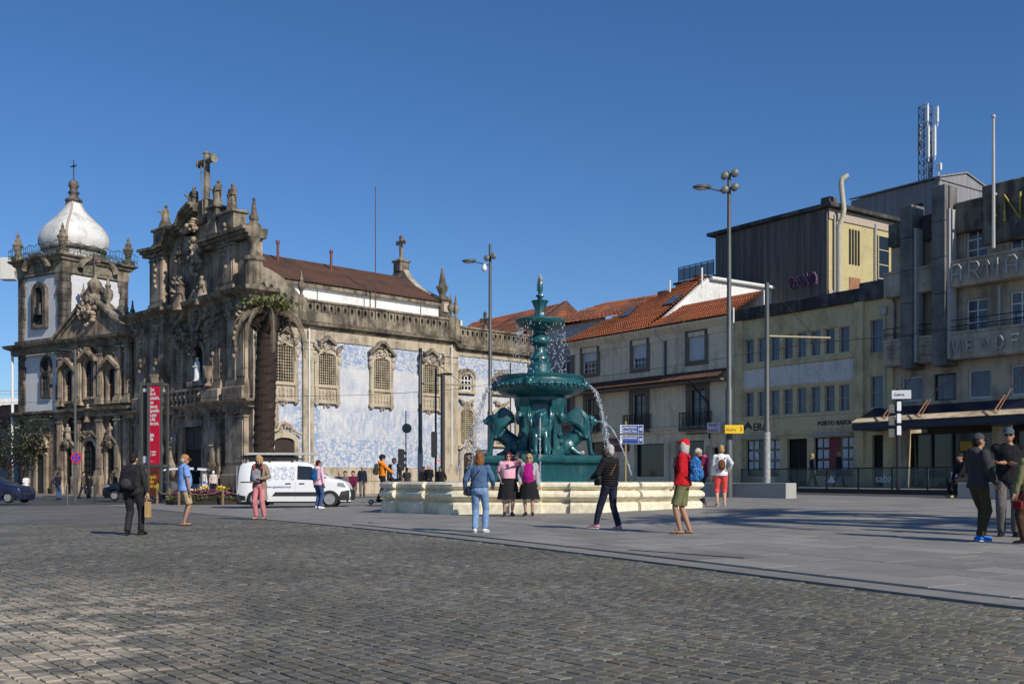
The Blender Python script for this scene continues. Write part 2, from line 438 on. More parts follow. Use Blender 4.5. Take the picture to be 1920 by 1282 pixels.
def pave(parent, name, du, dv, row_w, lens, gap, inside, zoff, h, bev, jit, mat, umax, vmax, u0, smooth=False, keep=300, rest_name=None, ymax=99):
    """rows along du; every row dv apart. 300 nearest pieces become objects, the rest one mesh"""
    rg = random.Random(3); out = []
    nv = int(vmax[1]/row_w) + 1
    for k in range(int(vmax[0]/row_w), nv):
        u = umax[0] + rg.uniform(0, .3)
        while u < umax[1]:
            L = rg.choice(lens) * rg.uniform(.94, 1.06)
            c = u0 + du*(u + L/2) + dv*((k + .5)*row_w)
            if inside(c.x, c.y) and in_view(c.x, c.y) and c.y < ymax: out.append((c.x*c.x + c.y*c.y, c.x, c.y, L))
            u += L
    vis = sorted(o for o in out if abs(o[1]) < .478*o[2] and o[2] > 5.35)
    pick = set((o[1], o[2]) for o in vis[:keep])
    ang = math.atan2(du.y, du.x)
    variants = {}
    for i in range(8):
        L = lens[i % len(lens)]
        variants.setdefault(L, []).append(piece_mesh(name, L - gap, row_w - gap, h, bev, jit, i+50, mat).mesh(name, mat))
    rest = MB(); rnd = []
    for d, x, y, L in out:
        nrm = ground_rot(x, y); z = G(x, y) + zoff + rg.uniform(-1, 1)*bev*.6
        q = Vector((0,0,1)).rotation_difference(nrm)
        tilt = rg.uniform(-.012, .012) if bev > .004 else 0
        if (x, y) in pick:
            Lk = min(variants, key=lambda t: abs(t - L)); me = rg.choice(variants[Lk])
            o = bpy.data.objects.new(name, me); COL.objects.link(o); o.parent = parent
            mt = Matrix.Translation((x, y, z)) @ q.to_matrix().to_4x4() @ Matrix.Rotation(ang + tilt, 4, 'Z') @ Matrix.Diagonal(((L - gap)/(Lk - gap), 1, 1, 1))
            o.matrix_local = mt
        else:
            mt = Matrix.Translation((x, y, z)) @ q.to_matrix().to_4x4() @ Matrix.Rotation(ang + tilt, 4, 'Z')
            p = piece_mesh(name, L - gap, row_w - gap, h, bev, jit, int(x*977 + y*3571), mat)
            rest.add([mt @ Vector(v_) for v_ in p.v], p.f); rnd += [rg.random()]*len(p.f)
    o = rest.build(rest_name or name, mat, parent); o['kind'] = 'stuff'
    a = o.data.attributes.new('rnd', 'FLOAT', 'FACE'); a.data.foreach_set('value', rnd)
    return o
rowd = Vector((-.62, .785)); rowp = Vector((.785, .62))
def in_cob(x, y): return (Vector((x, y)) - E0).dot(EP) < -.10 and y < 40
pave(cob, 'sett', rowd, rowp, .108, (.115, .135, .155, .175), .015, in_cob, -.012, .045, .0035, .007, M_SETT, (-2, 62), (-32, 20), Vector((4, 3)), ymax=27.5, rest_name='distant_setts')
M_SETTFAR = M_SETT
def in_plz(x, y): return (Vector((x, y)) - E0).dot(EP) > .33 and y < 34
pave(plaza, 'paving_slab', E, EP, .62, (1.0, 1.25, 1.5), .013, in_plz, .0, .03, .003, 0.0, M_SLAB, (-4, 44), (.34, 24), E0, ymax=26, rest_name='distant_slabs')
# border course between setts and slabs
mbk = MB()
for k in range(48):
    a = E0 + E*(k*1.2 - 2); b_ = a + E*1.194
    p = [a, b_, b_ + EP*.33, a + EP*.33]
    mbk.add([(q.x, q.y, G(q.x, q.y) + .001) for q in p] + [(q.x, q.y, G(q.x, q.y) - .05) for q in p], [(0,3,2,1) if False else (0,1,2,3)[::-1], (0,1,5,4), (2,3,7,6)])
kb = mbk.build('border_course', M_SLAB, plaza); kb['kind'] = 'stuff'
bmf = bmesh.new(); bmf.from_mesh(kb.data)
for f_ in bmf.faces:
    if abs(f_.normal.z) > .5 and f_.normal.z < 0: f_.normal_flip()
bmf.to_mesh(kb.data); bmf.free()
# drain slot in the slabs
d0 = gp(1180, 1031); d1 = gp(1395, 1046)
dd = Vector((d1.x-d0.x, d1.y-d0.y)).normalized(); dn = Vector((-dd.y, dd.x))*.035
M_DARK = plain('dark_iron', (.018,.017,.016), .6)
mb = MB(); q = [Vector((d0.x,d0.y))-dn, Vector((d1.x,d1.y))-dn, Vector((d1.x,d1.y))+dn, Vector((d0.x,d0.y))+dn]
mb.add([(p.x, p.y, G(p.x, p.y)+.008) for p in q] + [(p.x, p.y, G(p.x, p.y)-.04) for p in q], [(0,1,2,3), (0,4,5,1), (1,5,6,2), (2,6,7,3), (3,7,4,0)])
mb.build('drain_channel', M_DARK, plaza)
# pavements with kerbs: along the churches and along the right-hand row
C0 = Vector((-18.8, 78.0)); U = Vector((.72, .694)); V = Vector((-.694, .72)); UN = Vector((.694, -.72)); VN = Vector((-.72, -.694))
CW = Vector((-.834, .552)); CWN = Vector((-.552, -.834))
CB = C0 + V*20.3                                             # start of the second church
swp = [C0 + U*34 + UN*3.2, C0 + UN*3.2 + VN*7, CB + VN*7.5, CB + CW*19 + CWN*7.0, CB + CW*19 - CWN*3, CB - VN*3, C0 - VN*3 - UN*3, C0 + U*34 - UN*3]
side1 = sheet('church_pavement', [tuple(p) for p in swp], .03, M_WALK, thick=.16)
side2 = sheet('street_pavement', [tuple(rp(-30, 4.0)), tuple(rp(24, 4.0)), tuple(rp(24, -2)), tuple(rp(-30, -2))], .03, M_WALK, thick=.16)
for nm_, pts in (('kerb', swp[:4]), ('kerb', [rp(-30, 4.0), rp(24, 4.0)])):
    par = side1 if len(pts) == 4 else side2
    mk = MB()
    for a, b_ in zip(pts[:-1], pts[1:]):
        L = (b_ - a).length; n_ = int(L/1.1); d_ = (b_ - a)/L; o_ = Vector((d_.y, -d_.x))
        if o_.dot(Vector((0,0)) - (a + b_)/2) < 0: o_ = -o_
        for k in range(n_):
            p0 = a + d_*(k*L/n_ + .006); p1 = a + d_*((k+1)*L/n_ - .006)
            q = [p0, p1, p1 + o_*.16, p0 + o_*.16]
            mk.add([(p.x, p.y, G(p.x, p.y) + .034) for p in q] + [(p.x, p.y, G(p.x, p.y) - .12) for p in q], [(0,1,2,3), (0,3,2,1)[::1] if False else (4,7,6,5), (0,4,5,1), (1,5,6,2), (2,6,7,3), (3,7,4,0)])
    ko = mk.build('kerb_stones', M_KERB, par); ko['kind'] = 'stuff'
    bmf = bmesh.new(); bmf.from_mesh(ko.data); bmesh.ops.recalc_face_normals(bmf, faces=bmf.faces[:]); bmf.to_mesh(ko.data); bmf.free()
# ---------------- churches ----------------
def line_hit(O, D, px):
    k = (px - CX)/F
    return (k*O.y - O.x)/(D.x - k*D.y)
def on_line(O, D, px, py):
    t = line_hit(O, D, px); Y = O.y + D.y*t
    return t, CZ + (HY - py)/F*Y
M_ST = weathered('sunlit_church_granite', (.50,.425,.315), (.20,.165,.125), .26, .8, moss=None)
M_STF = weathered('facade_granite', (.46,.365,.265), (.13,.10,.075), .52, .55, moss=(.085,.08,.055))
M_STD = weathered('lichen_granite', (.35,.295,.215), (.092,.078,.06), .62, .9, moss=(.10,.105,.04))
M_QUOIN = weathered('dark_quoin_granite', (.24,.20,.165), (.06,.053,.046), .75, .7)
M_WHITE = weathered('white_plaster', (.78,.77,.74), (.52,.50,.46), .22, .4, bmp=.1, grain=8)
M_GLASSD = plain('dark_glass', (.012,.014,.017), .08, var=.2, scale=2, spec=.6)
M_DOORW = plain('dark_wood', (.035,.022,.018), .55, var=.3, scale=9, bmp=.2)
M_DOORG = plain('dark_green_door', (.016,.026,.022), .5, var=.3, scale=9)
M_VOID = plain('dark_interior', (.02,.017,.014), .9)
M_LATT = weathered('lattice_wood', (.46,.40,.28), (.22,.17,.11), .4, 2.0, bmp=.1)
M_IRON = plain('black_iron', (.02,.02,.021), .5, .3)
M_WFRAME = plain('white_window_paint', (.72,.72,.70), .5, var=.06)
def m_tile(name, scene_xf=None, blue=(.25,.345,.525), plainess=0.0):
    """blue and white painted tile wall: scrolling border ornament and washed scenery"""
    m, nt, b = nmat(name)
    tc = nt.nodes.new('ShaderNodeTexCoord').outputs['Object']
    def nz(sc, det=5, r_=.6, dist=0.0): return noise(nt, tc, sc, det, r_, dist)
    sp = nt.nodes.new('ShaderNodeSeparateXYZ'); nt.links.new(tc, sp.inputs[0]); x, z = sp.outputs['X'], sp.outputs['Z']
    white = (.66,.65,.645)
    # scroll ornament: warped rings
    wv = nt.nodes.new('ShaderNodeTexVoronoi'); wv.feature = 'F1'
    ad = nt.nodes.new('ShaderNodeVectorMath'); ad.operation = 'ADD'
    nc = nt.nodes.new('ShaderNodeTexNoise'); nt.links.new(tc, nc.inputs['Vector']); nc.inputs['Scale'].default_value = 1.5; nc.inputs['Detail'].default_value = 3
    sc = nt.nodes.new('ShaderNodeVectorMath'); sc.operation = 'SCALE'; sc.inputs['Scale'].default_value = 1.1
    nt.links.new(nc.outputs['Color'], sc.inputs[0]); nt.links.new(tc, ad.inputs[0]); nt.links.new(sc.outputs[0], ad.inputs[1])
    nt.links.new(ad.outputs[0], wv.inputs['Vector']); wv.inputs['Scale'].default_value = 1.5
    rings = mth(nt, 'SINE', mth(nt, 'MULTIPLY', wv.outputs['Distance'], 15.0))
    rings = ramp(nt, mth(nt, 'ADD', mth(nt, 'MULTIPLY', rings, .28), mth(nt, 'MULTIPLY', nz(4.2, 8, .82), 1.9)), [(.62, 0.0), (1.0, .55), (1.3, 1.0)])
    orn = mth(nt, 'MULTIPLY', rings, ramp(nt, nz(2.1, 4), [(.3, .55), (.6, 1.0)]))
    # masks: bottom, top and side bands are dense, the middle is scenery
    zn = mth(nt, 'ADD', z, mth(nt, 'MULTIPLY', mth(nt, 'SUBTRACT', nz(.9, 4), .5), 2.2))
    bottom = ramp(nt, mth(nt, 'MULTIPLY', zn, .1), [(.40, 1.0), (.50, 0.0)])
    top = ramp(nt, mth(nt, 'MULTIPLY', zn, .1), [(.975, 0.0), (1.04, 1.0)])
    at_ = nt.nodes.new('ShaderNodeAttribute'); at_.attribute_name = 'edge'
    en = mth(nt, 'ADD', at_.outputs['Fac'], mth(nt, 'MULTIPLY', mth(nt, 'SUBTRACT', nz(1.2, 4), .5), .5))
    edge = ramp(nt, en, [(.45, 0.0), (.62, 1.0)])
    band = mth(nt, 'MAXIMUM', mth(nt, 'MAXIMUM', bottom, top), edge)
    # scenery: soft washes of hills and figures
    vs = nt.nodes.new('ShaderNodeMapping'); vs.inputs['Scale'].default_value = (1.9, 1, .75); nt.links.new(tc, vs.inputs[0])
    fig = noise(nt, vs.outputs[0], .75, 8, .66, 1.2)
    zone = ramp(nt, mth(nt, 'MULTIPLY', z, .1), [(.42, .3), (.52, 1.0), (.66, 1.0), (.72, .45), (.84, .8), (.95, .0)])
    scen = mth(nt, 'MULTIPLY', ramp(nt, fig, [(.45, 0.0), (.54, .55), (.64, 1.0)]), zone)
    wash = mth(nt, 'MULTIPLY', ramp(nt, noise(nt, tc, .32, 5, .6, .5), [(.42, 0.0), (.62, 1.0)]), .34)
    vf = nt.nodes.new('ShaderNodeMapping'); vf.inputs['Scale'].default_value = (2.6, 1, .8); nt.links.new(tc, vf.inputs[0])
    figs = mth(nt, 'MULTIPLY', ramp(nt, noise(nt, vf.outputs[0], 1.1, 8, .7, .4), [(.5, 0.0), (.58, .8), (.66, .45), (.72, 1.0)]), ramp(nt, mth(nt, 'MULTIPLY', zn, .1), [(.42, 0.0), (.48, 1.0), (.62, 1.0), (.68, 0.0)]))
    scen = mth(nt, 'ADD', mth(nt, 'MULTIPLY', scen, .6), mth(nt, 'ADD', wash, mth(nt, 'MULTIPLY', figs, .7)), True)
    hatch = mth(nt, 'ADD', .75, mth(nt, 'MULTIPLY', ramp(nt, nz(14, 3), [(.35, 0.0), (.65, 1.0)]), .5))
    ink = mth(nt, 'ADD', mth(nt, 'MULTIPLY', band, mth(nt, 'ADD', mth(nt, 'MULTIPLY', orn, .95), .12)),
              mth(nt, 'MULTIPLY', mth(nt, 'SUBTRACT', 1.0, band), mth(nt, 'MULTIPLY', scen, .8)))
    ink = mth(nt, 'MULTIPLY', mth(nt, 'MULTIPLY', ink, hatch), (1.0 - plainess)*.92, True)
    col = mix(nt, ink, white, blue)
    # tile joints, crackled glaze and grime
    br = nt.nodes.new('ShaderNodeTexBrick'); mp = nt.nodes.new('ShaderNodeMapping'); mp.inputs['Rotation'].default_value = (R(90), 0, 0)
    nt.links.new(tc, mp.inputs[0]); nt.links.new(mp.outputs[0], br.inputs[0])
    br.offset = 0; br.inputs['Scale'].default_value = 1; br.inputs['Brick Width'].default_value = .28; br.inputs['Row Height'].default_value = .28
    br.inputs['Mortar Size'].default_value = .008; br.inputs['Mortar Smooth'].default_value = .3
    br.inputs['Color1'].default_value = (.97,.97,.97,1); br.inputs['Color2'].default_value = (1.03,1.02,1.01,1); br.inputs['Mortar'].default_value = (.80,.79,.77,1)
    col = mix(nt, 1.0, col, br.outputs[0], 'MULTIPLY')
    col = mix(nt, 1.0, col, ramp(nt, nz(.45, 6, .7), [(.3, .90), (.65, 1.03)]), 'MULTIPLY')
    nt.links.new(col, b.inputs['Base Color']); b.inputs['Roughness'].default_value = .42; b.inputs['Specular IOR Level'].default_value = .3
    bump(nt, b, br.outputs['Fac'], -.15, .01)
    return m
M_TILE = m_tile('painted_azulejo'); 
M_TILE2 = m_tile('plain_tower_tile', plainess=.86)
def m_rooftile(name, c1, c2, dark, dirt=.5):
    m, nt, b = nmat(name)
    v = coords(nt, 'pos')
    a = noise(nt, v, .55, 6, .7); g = noise(nt, v, 5.5, 3, .5); h = noise(nt, v, 20, 3)
    c = ramp(nt, g, [(.3, c1), (.7, c2)])
    c = mix(nt, ramp(nt, a, [(.5-dirt*.3, 1.0), (.78-dirt*.3, 0.0)]), c, dark)
    c = mix(nt, 1.0, c, ramp(nt, h, [(.3, .75), (.7, 1.2)]), 'MULTIPLY')
    nt.links.new(c, b.inputs['Base Color']); b.inputs['Roughness'].default_value = .88; bump(nt, b, h, .4, .02)
    return m
M_RT_OLD = m_rooftile('old_brown_roof_tile', (.105,.055,.040), (.15,.072,.048), (.05,.036,.03), .85)
M_RT = m_rooftile('orange_roof_tile', (.42,.115,.045), (.55,.19,.08), (.16,.07,.045), .3)
M_RTM = m_rooftile('mottled_orange_roof_tile', (.29,.085,.038), (.44,.145,.062), (.075,.042,.032), 1.0)

def tiled_roof(name, parent, mat, A, B, Cc, D, rows, cols, h=.05, step=.06):
    """barrel-tiled roof patch: A,B eave ends, D,C ridge ends (A-D and B-C are the slopes); each row laps the one below"""
    A, B, Cc, D = map(Vector, (A, B, Cc, D)); nrm = (B - A).cross(D - A).normalized()
    if nrm.z < 0: nrm = -nrm
    vs = []; fs = []; n = cols*4 + 1
    for r in range(rows):
        for e in (0, 1):
            v_ = (r + e)/rows
            L = A.lerp(D, v_); Rr = B.lerp(Cc, v_); lift = step*(1 - e)
            jit = random.uniform(-.012, .012)
            for i in range(n):
                u_ = i/(n-1)
                vs.append(L.lerp(Rr, u_) + nrm*(h*(.5 + .5*math.cos(i*math.pi/2)) + lift + jit))
    for r in range(rows):
        for i in range(n-1):
            a = (2*r)*n + i; fs.append((a, a+1, a+n+1, a+n))
            if r < rows-1:
                c_ = (2*r+1)*n + i; fs.append((c_, c_+1, c_+n+1, c_+n))
    mb = MB(); mb.add(vs, fs); o = mb.build(name, mat, parent); o['kind'] = 'stuff'
    return o
def arch_poly(x0, x1, z0, zs, n=8, rise=None):
    """rectangle with round or flatter arch top springing at zs"""
    c = (x0+x1)/2; r = (x1-x0)/2; rise = r if rise is None else rise
    return [(x0, z0), (x1, z0)] + [(c + r*math.cos(math.pi*i/n), zs + rise*math.sin(math.pi*i/n)) for i in range(n+1)]
def ring_prism(mb, inner, outer, y0, y1):
    """frame between two loops of equal length"""
    n = len(inner); vs = [(p[0], y0, p[1]) for p in outer] + [(p[0], y0, p[1]) for p in inner] + [(p[0], y1, p[1]) for p in outer] + [(p[0], y1, p[1]) for p in inner]
    fs = []
    for i in range(n):
        j = (i+1) % n
        fs += [(i, j, n+j, n+i), (2*n+i, i, j, 2*n+j)[::-1], (n+i, n+j, 3*n+j, 3*n+i), (2*n+i, 2*n+j, 3*n+j, 3*n+i)[::-1]]
    mb.add(vs, fs)
def scroll(mb, x, z, y, w, h, rg, n=14, d=.12):
    """carved cluster: small leaves and curls over an area"""
    for i in range(n):
        a = rg.uniform(0, 6.28); rr = math.sqrt(rg.random())
        px_, pz_ = x + rr*w*.5*math.cos(a), z + rr*h*.5*math.sin(a)
        s_ = rg.uniform(.35, 1.0)
        mb.ell((px_, y - rg.uniform(.2, .9)*d, pz_), (w*.11*s_ + .03, d*.8, h*.10*s_ + .03), 6, 4, Matrix.Rotation(rg.uniform(0, 3), 3, 'Y'))
    for i in range(max(2, n//5)):
        a = rg.uniform(0, 6.28); cx_, cz_ = x + rg.uniform(-.3, .3)*w, z + rg.uniform(-.3, .3)*h; r_ = min(w, h)*rg.uniform(.14, .25)
        mb.tube([(cx_ + r_*(1-q*.11)*math.cos(a+q*.75), y - d*.8, cz_ + r_*(1-q*.11)*math.sin(a+q*.75)) for q in range(8)], [.05*min(1.4, w)*(1-q*.07) for q in range(8)], 5)
def urn(name, par, loc, h, mat, xf=None, flame=True):
    p = [(.0,0),(.26,0),(.26,.06),(.14,.12),(.12,.2),(.3,.32),(.36,.44),(.31,.54),(.14,.60),(.2,.64),(.2,.68),(.11,.74),(.09,.84),(.05,.93),(.07,.97),(.0,1.0)]
    if not flame: p = [(.0,0),(.28,0),(.28,.08),(.13,.16),(.12,.3),(.32,.5),(.36,.8),(.42,.92),(.42,1.0),(.3,1.0),(.3,.9),(.0,.88)]
    mb = MB(xf); mb.lathe([(max(.002, a*h*(.40 if flame else .85)), b_*h) for a, b_ in p], loc, 10, lobes=5, la=.04)
    return mb.build(name, mat, par, True, 50)
def statue(name, par, loc, h, mat, rz=0, xf=None, arm=0, seed=0, kneel=False):
    """robed stone figure"""
    rg = random.Random(seed); mb = MB((xf or Matrix()) @ Matrix.Translation(loc) @ Matrix.Rotation(rz, 4, 'Z') @ Matrix.Diagonal((h, h, h, 1)))
    rings = []
    prof = [(0,.20,.17),(.08,.165,.135),(.22,.14,.12),(.36,.135,.115),(.5,.125,.105),(.6,.12,.09),(.7,.145,.095),(.77,.15,.09),(.81,.10,.075),(.835,.05,.05),(.86,.045,.045)]
    if kneel: prof = [(0,.20,.22),(.1,.19,.22),(.22,.17,.2),(.34,.15,.15),(.46,.13,.12),(.58,.13,.1),(.7,.15,.1),(.77,.15,.09),(.81,.1,.075),(.835,.05,.05),(.86,.045,.045)]
    for z, a, b_ in prof:
        sway = .03*math.sin(z*5 + seed)
        a *= 1.22; b_ *= 1.2
        rings.append([(sway + a*math.cos(t)*(1 + .09*math.sin(5*t + z*4 + seed)), b_*math.sin(t)*(1 + .09*math.sin(4*t + seed)), z) for t in [2*math.pi*i/16 for i in range(16)]])
    mb.loft(rings)
    hx = .03*math.sin(.92*5+seed)
    mb.ell((hx, -.01, .925), (.055, .062, .072), 10, 8); mb.ell((hx, .015, .945), (.062, .062, .06), 8, 6); mb.ell((hx, -.07, .92), (.012,.02,.015), 6, 4)
    for s_ in (-1, 1):
        sh = Vector((s_*.135 + hx*.5, 0, .76))
        if arm == s_ or arm == 2: el = sh + Vector((s_*.09, -.05, -.12)); ha = el + Vector((s_*.06, -.13, .04))
        else: el = sh + Vector((s_*.05, -.02, -.17)); ha = el + Vector((-s_*.11, -.12, .02))
        mb.tube([sh, el, ha], [.052, .05, .03], 8, round_ends=True); mb.ell(ha, (.028, .035, .03), 6, 5)
        mb.tube([el, el + Vector((0, .01, -.2))], [.05, .015], 6)
    for q in range(4):
        t = rg.uniform(-.09, .09); mb.tube([(t, -.12, .05), (t*.8, -.115, .35), (t*1.4, -.09, .62)], [.018, .02, .012], 5)
    return mb.build(name, mat, par, True, 60)

carmo = thing('church', 'baroque granite church with blue and white tiled side wall and stone cross on gable', 'church', (C0.x, C0.y, 0), math.atan2(U.y, U.x))
FX = Matrix(((0,1,0,0), (-1,0,0,0), (0,0,1,0), (0,0,0,1)))        # facade frame -> church frame
def sd(px, py): return on_line(C0, U, px, py)
def fr(px, py):
    t, z = on_line(C0, V, px, py); return -t, z
ZT0, ZT1, ZF, ZC, ZP = 2.05, 11.74, 12.55, 13.12, 14.8
SEND = sd(1003, 700)[0]; S830, S856, S566, S586 = sd(830, 700)[0], sd(856, 700)[0], sd(566, 700)[0], sd(586, 700)[0]
core = MB(); core.box(.45, SEND - .02, .08, 22, -1.5, 13.05); core.box(.12, 20.6, .5, 20.2, -1.5, 14.9)
core.build('wall_core', M_WHITE, carmo)
def tile_panel(x0, x1, z0, z1):
    nx, nz_ = max(2, int((x1-x0)/.35)), int((z1-z0)/.35); vs = []; fs = []; ed = []
    for j in range(nz_+1):
        for i in range(nx+1):
            x = x0+(x1-x0)*i/nx; vs.append((x, .03, z0+(z1-z0)*j/nz_)); d_ = min(x-x0, x1-x); ed.append(max(0., 1 - d_/1.5))
    for j in range(nz_):
        for i in range(nx): fs.append((j*(nx+1)+i, j*(nx+1)+i+1, (j+1)*(nx+1)+i+1, (j+1)*(nx+1)+i))
    mb = MB(); mb.add(vs, fs); o = mb.build('tile_panel', M_TILE, carmo)
    a = o.data.attributes.new('edge', 'FLOAT', 'POINT'); a.data.foreach_set('value', ed); return o
tile_panel(.55, S566, ZT0, ZT1); tile_panel(S586, S830, ZT0, ZT1); tile_panel(S856, SEND - .55, ZT0, ZT1)
# plinth of large blocks, frieze of blocks
def blocks(par, name, x0, x1, z0, z1, y0, y1, w, mat, rows=1, xf=None, gap=.012, rg=random.Random(5)):
    hh = (z1-z0)/rows
    for r in range(rows):
        x = x0 - (rg.uniform(0, w*.5) if r % 2 else 0)
        while x < x1 - .01:
            ww = w*rg.uniform(.75, 1.25); xa, xb = max(x, x0), min(x+ww, x1)
            if xb - xa > .12:
                mb = MB(xf); mb.bbox(xa+gap, xb-gap, y0 - rg.uniform(0, .012), y1, z0+r*hh+gap, z0+(r+1)*hh-gap, .02); mb.build(name, mat, par)
            x += ww
blocks(carmo, 'plinth_block', .2, SEND, -1.2, ZT0 - .02, -.10, .1, 1.9, M_ST, 3)
blocks(carmo, 'frieze_block', .5, SEND - .3, ZT1, ZF, -.06, .1, 1.5, M_ST)
for a, b_ in ((S566, S586), (S830, S856), (SEND - .9, SEND), (-.02, .62)):
    mb = MB(); mb.box(a, b_, -.22, .1, ZT0 - .3, ZT1 + .02); mb.box(a-.06, b_+.06, -.27, .1, ZT1 - .75, ZT1 - .55); mb.box(a-.1, b_+.1, -.31, .1, ZT1 - .22, ZT1 - .02)
    mb.box(a-.08, b_+.08, -.30, .1, -1, ZT0 + .05); mb.build('pilaster', M_ST, carmo)
for px_ in (576, 843):
    t = sd(px_, 700)[0]; mb = MB(); mb.tube([(t, -.29, ZT0 + .3), (t, -.29, ZF)], .06, 8)
    mb.build('downpipe', M_WFRAME, carmo, True)
cor = [(0, ZF), (.14, ZF+.05), (.2, ZF+.2), (.48, ZF+.3), (.52, ZF+.42), (.6, ZC), (0, ZC+.02)]
mb = MB()
mb.sweep([(0, 0), (S830+.9, 0)], cor); mb.sweep([(S856, 0), (SEND + .3, 0)], [(o_, z_-.5) for o_, z_ in cor])
rg_ = [(S830+.9, 0), (S856, 0)]
ring = lambda x, dz: [(x, -o_, z_ + dz) for o_, z_ in cor]
mb.loft([ring(S830+.9 + (S856-S830-.9)*q, -.5*sstep(q)) for q in (0, .25, .5, .75, 1)], close=False)
mb.build('cornice', M_STD, carmo)
def hole_cell(w, z0, z1, th, rw, rh, n=12):
    """balustrade stone with an oval opening"""
    mb = MB(); c = (z0+z1)/2; ov = []; sq = []
    for i in range(n):
        a = 2*math.pi*(i+.5)/n; ca, sa = math.cos(a), math.sin(a); ov.append((rw*ca, c + rh*sa))
        k = min(w/2/max(1e-6, abs(ca)), (z1-z0)/2/max(1e-6, abs(sa))); sq.append((k*ca, c + k*sa))
    ring_prism(mb, ov, sq, 0, th); 
    for s_ in (-1, 1):
        mb.box(s_*w/2 - .03, s_*w/2 + .03, -.03, th + .03, z0 + .05, z1 - .05)
    return mb
def parapet(x0, x1, zt, n):
    me = hole_cell((x1-x0)/n, zt-.95, zt-.22, .3, .13, .26).mesh('baluster', M_STD)
    for i in range(n): inst(me, 'baluster', carmo, (x0 + (i+.5)*(x1-x0)/n, -.30, 0))
    mb = MB(); mb.box(x0, x1, -.40, .06, zt-1.75, zt-.95); mb.sweep([(x0, .06), (x1, .06)], [(0, zt-.22), (.42, zt-.22), (.48, zt-.16), (.48, zt-.06), (.40, zt), (0, zt+.02)])
    mb.build('parapet_rail', M_STD, carmo)
XR = 3.75
parapet(XR + .5, S830 + .4, ZP, 22); parapet(S856 + .2, SEND, ZP - .5, 17)
for x_, zt in ((XR + .1, ZP), (S830 + .75, ZP), (S856 - .25, ZP - .1), (SEND, ZP - .5)):
    mb = MB(); mb.bbox(x_-.36, x_+.36, -.44, .1, zt-1.75, zt + .06, .03); mb.build('parapet_pier', M_STD, carmo)
for x_, zt, h_ in ((XR + .1, ZP, 2.0), (S830 + .75, ZP, 2.0), (S856 - .25, ZP-.1, 2.1)): urn('finial', carmo, (x_, -.18, zt + .06), h_, M_STD)
# swept-up parapet near the corner, with round holes
mb = MB(); tp = []
for i in range(15):
    a = i/14; x_ = -.1 + (XR - .1)*a; tp.append((x_, ZP + 1.75*math.cos(a*math.pi/2)**.8 if a < 1 else ZP))
for (xa, za), (xb, zb) in zip(tp[:-1], tp[1:]): mb.prism([(xa, ZC), (xb, ZC), (xb, zb), (xa, za)], -.36, .05)
mb.tube([(x_, -.15, z_ + .02) for x_, z_ in tp], .2, 6)
mb.build('swept_parapet', M_STD, carmo)
for x_, z_ in ((.5, 15.3), (1.15, 15.25), (1.75, 15.05), (2.3, 14.75), (2.85, 14.4)):
    mb = MB(); mb.prism([(x_ + .17*math.cos(q*.628), z_ + .24*math.sin(q*.628)) for q in range(10)], -.375, -.365); mb.build('oval_opening', M_VOID, carmo)
# nave behind: white wall, tiled roof, gable with cross, pinnacle
NE = 21.3
mb = MB(); mb.box(1.5, NE, 4, 16, 13, 16.9); mb.prism([(4.0, 16.9), (16.0, 16.9), (10, 19.9)], 1.6, NE - .02, Matrix(((0,1,0,0), (1,0,0,0), (0,0,1,0), (0,0,0,1))))
mb.build('nave_wall', M_WHITE, carmo)
tiled_roof('nave_roof', carmo, M_RT_OLD, (1.4, 3.55, 16.85), (NE-.3, 3.55, 16.85), (NE-.3, 10, 20.05), (1.4, 10, 20.05), 20, 56, .06, .05)
tiled_roof('nave_roof', carmo, M_RT_OLD, (NE-.3, 16.4, 16.85), (1.4, 16.4, 16.85), (1.4, 10, 20.05), (NE-.3, 10, 20.05), 10, 40, .06, .05)
mb = MB(); mb.box(1.4, NE, 3.62, 4.0, 16.55, 16.82)
mb.build('eaves', M_STD, carmo)
mb = MB()
cp = [(3.4, 16.6), (4.4, 17.3), (7.2, 18.55), (8.7, 19.7), (9.3, 20.5), (10.7, 20.5), (11.3, 19.7), (12.8, 18.55), (15.6, 17.3), (16.6, 16.6)]
for (ya, za), (yb, zb) in zip(cp[:-1], cp[1:]):
    mb.add([(NE-.3, ya, za-.55), (NE+.35, ya, za-.55), (NE+.35, yb, zb-.55), (NE-.3, yb, zb-.55), (NE-.3, ya, za+.15), (NE+.35, ya, za+.15), (NE+.35, yb, zb+.15), (NE-.3, yb, zb+.15)],
           [(0,1,2,3), (4,7,6,5), (0,4,5,1), (1,5,6,2), (2,6,7,3), (3,7,4,0)])
mb.build('gable_coping', M_ST, carmo)
mb = MB(); mb.bbox(NE-.5, NE+.55, 9.45, 10.55, 20.5, 21.6, .05); mb.bbox(NE-.62, NE+.67, 9.33, 10.67, 21.4, 21.62, .03)
mb.lathe([(.35,0),(.22,.3),(.14,.5)], (NE, 10, 21.6), 8)
def lobed_cross(mb, c, h, w, th):
    x, y, z = c; mb.box(x-th, x+th, y-th, y+th, z, z+h)
    zz = z + h*.72; mb.box(x-th*.9, x+th*.9, y-w/2, y+w/2, zz-th*.95, zz+th*.95)
    for q in ((y-w/2, zz), (y+w/2, zz), (y, z+h)):
        for d_ in ((0,.11), (.11,0), (-.11,0), (0,-.11)): mb.ell((x, q[0]+d_[0], q[1]+d_[1]), (.12, .14, .14), 7, 5)
lobed_cross(mb, (NE, 10, 22.05), 1.75, 1.05, .12); mb.build('gable_cross', M_STD, carmo)
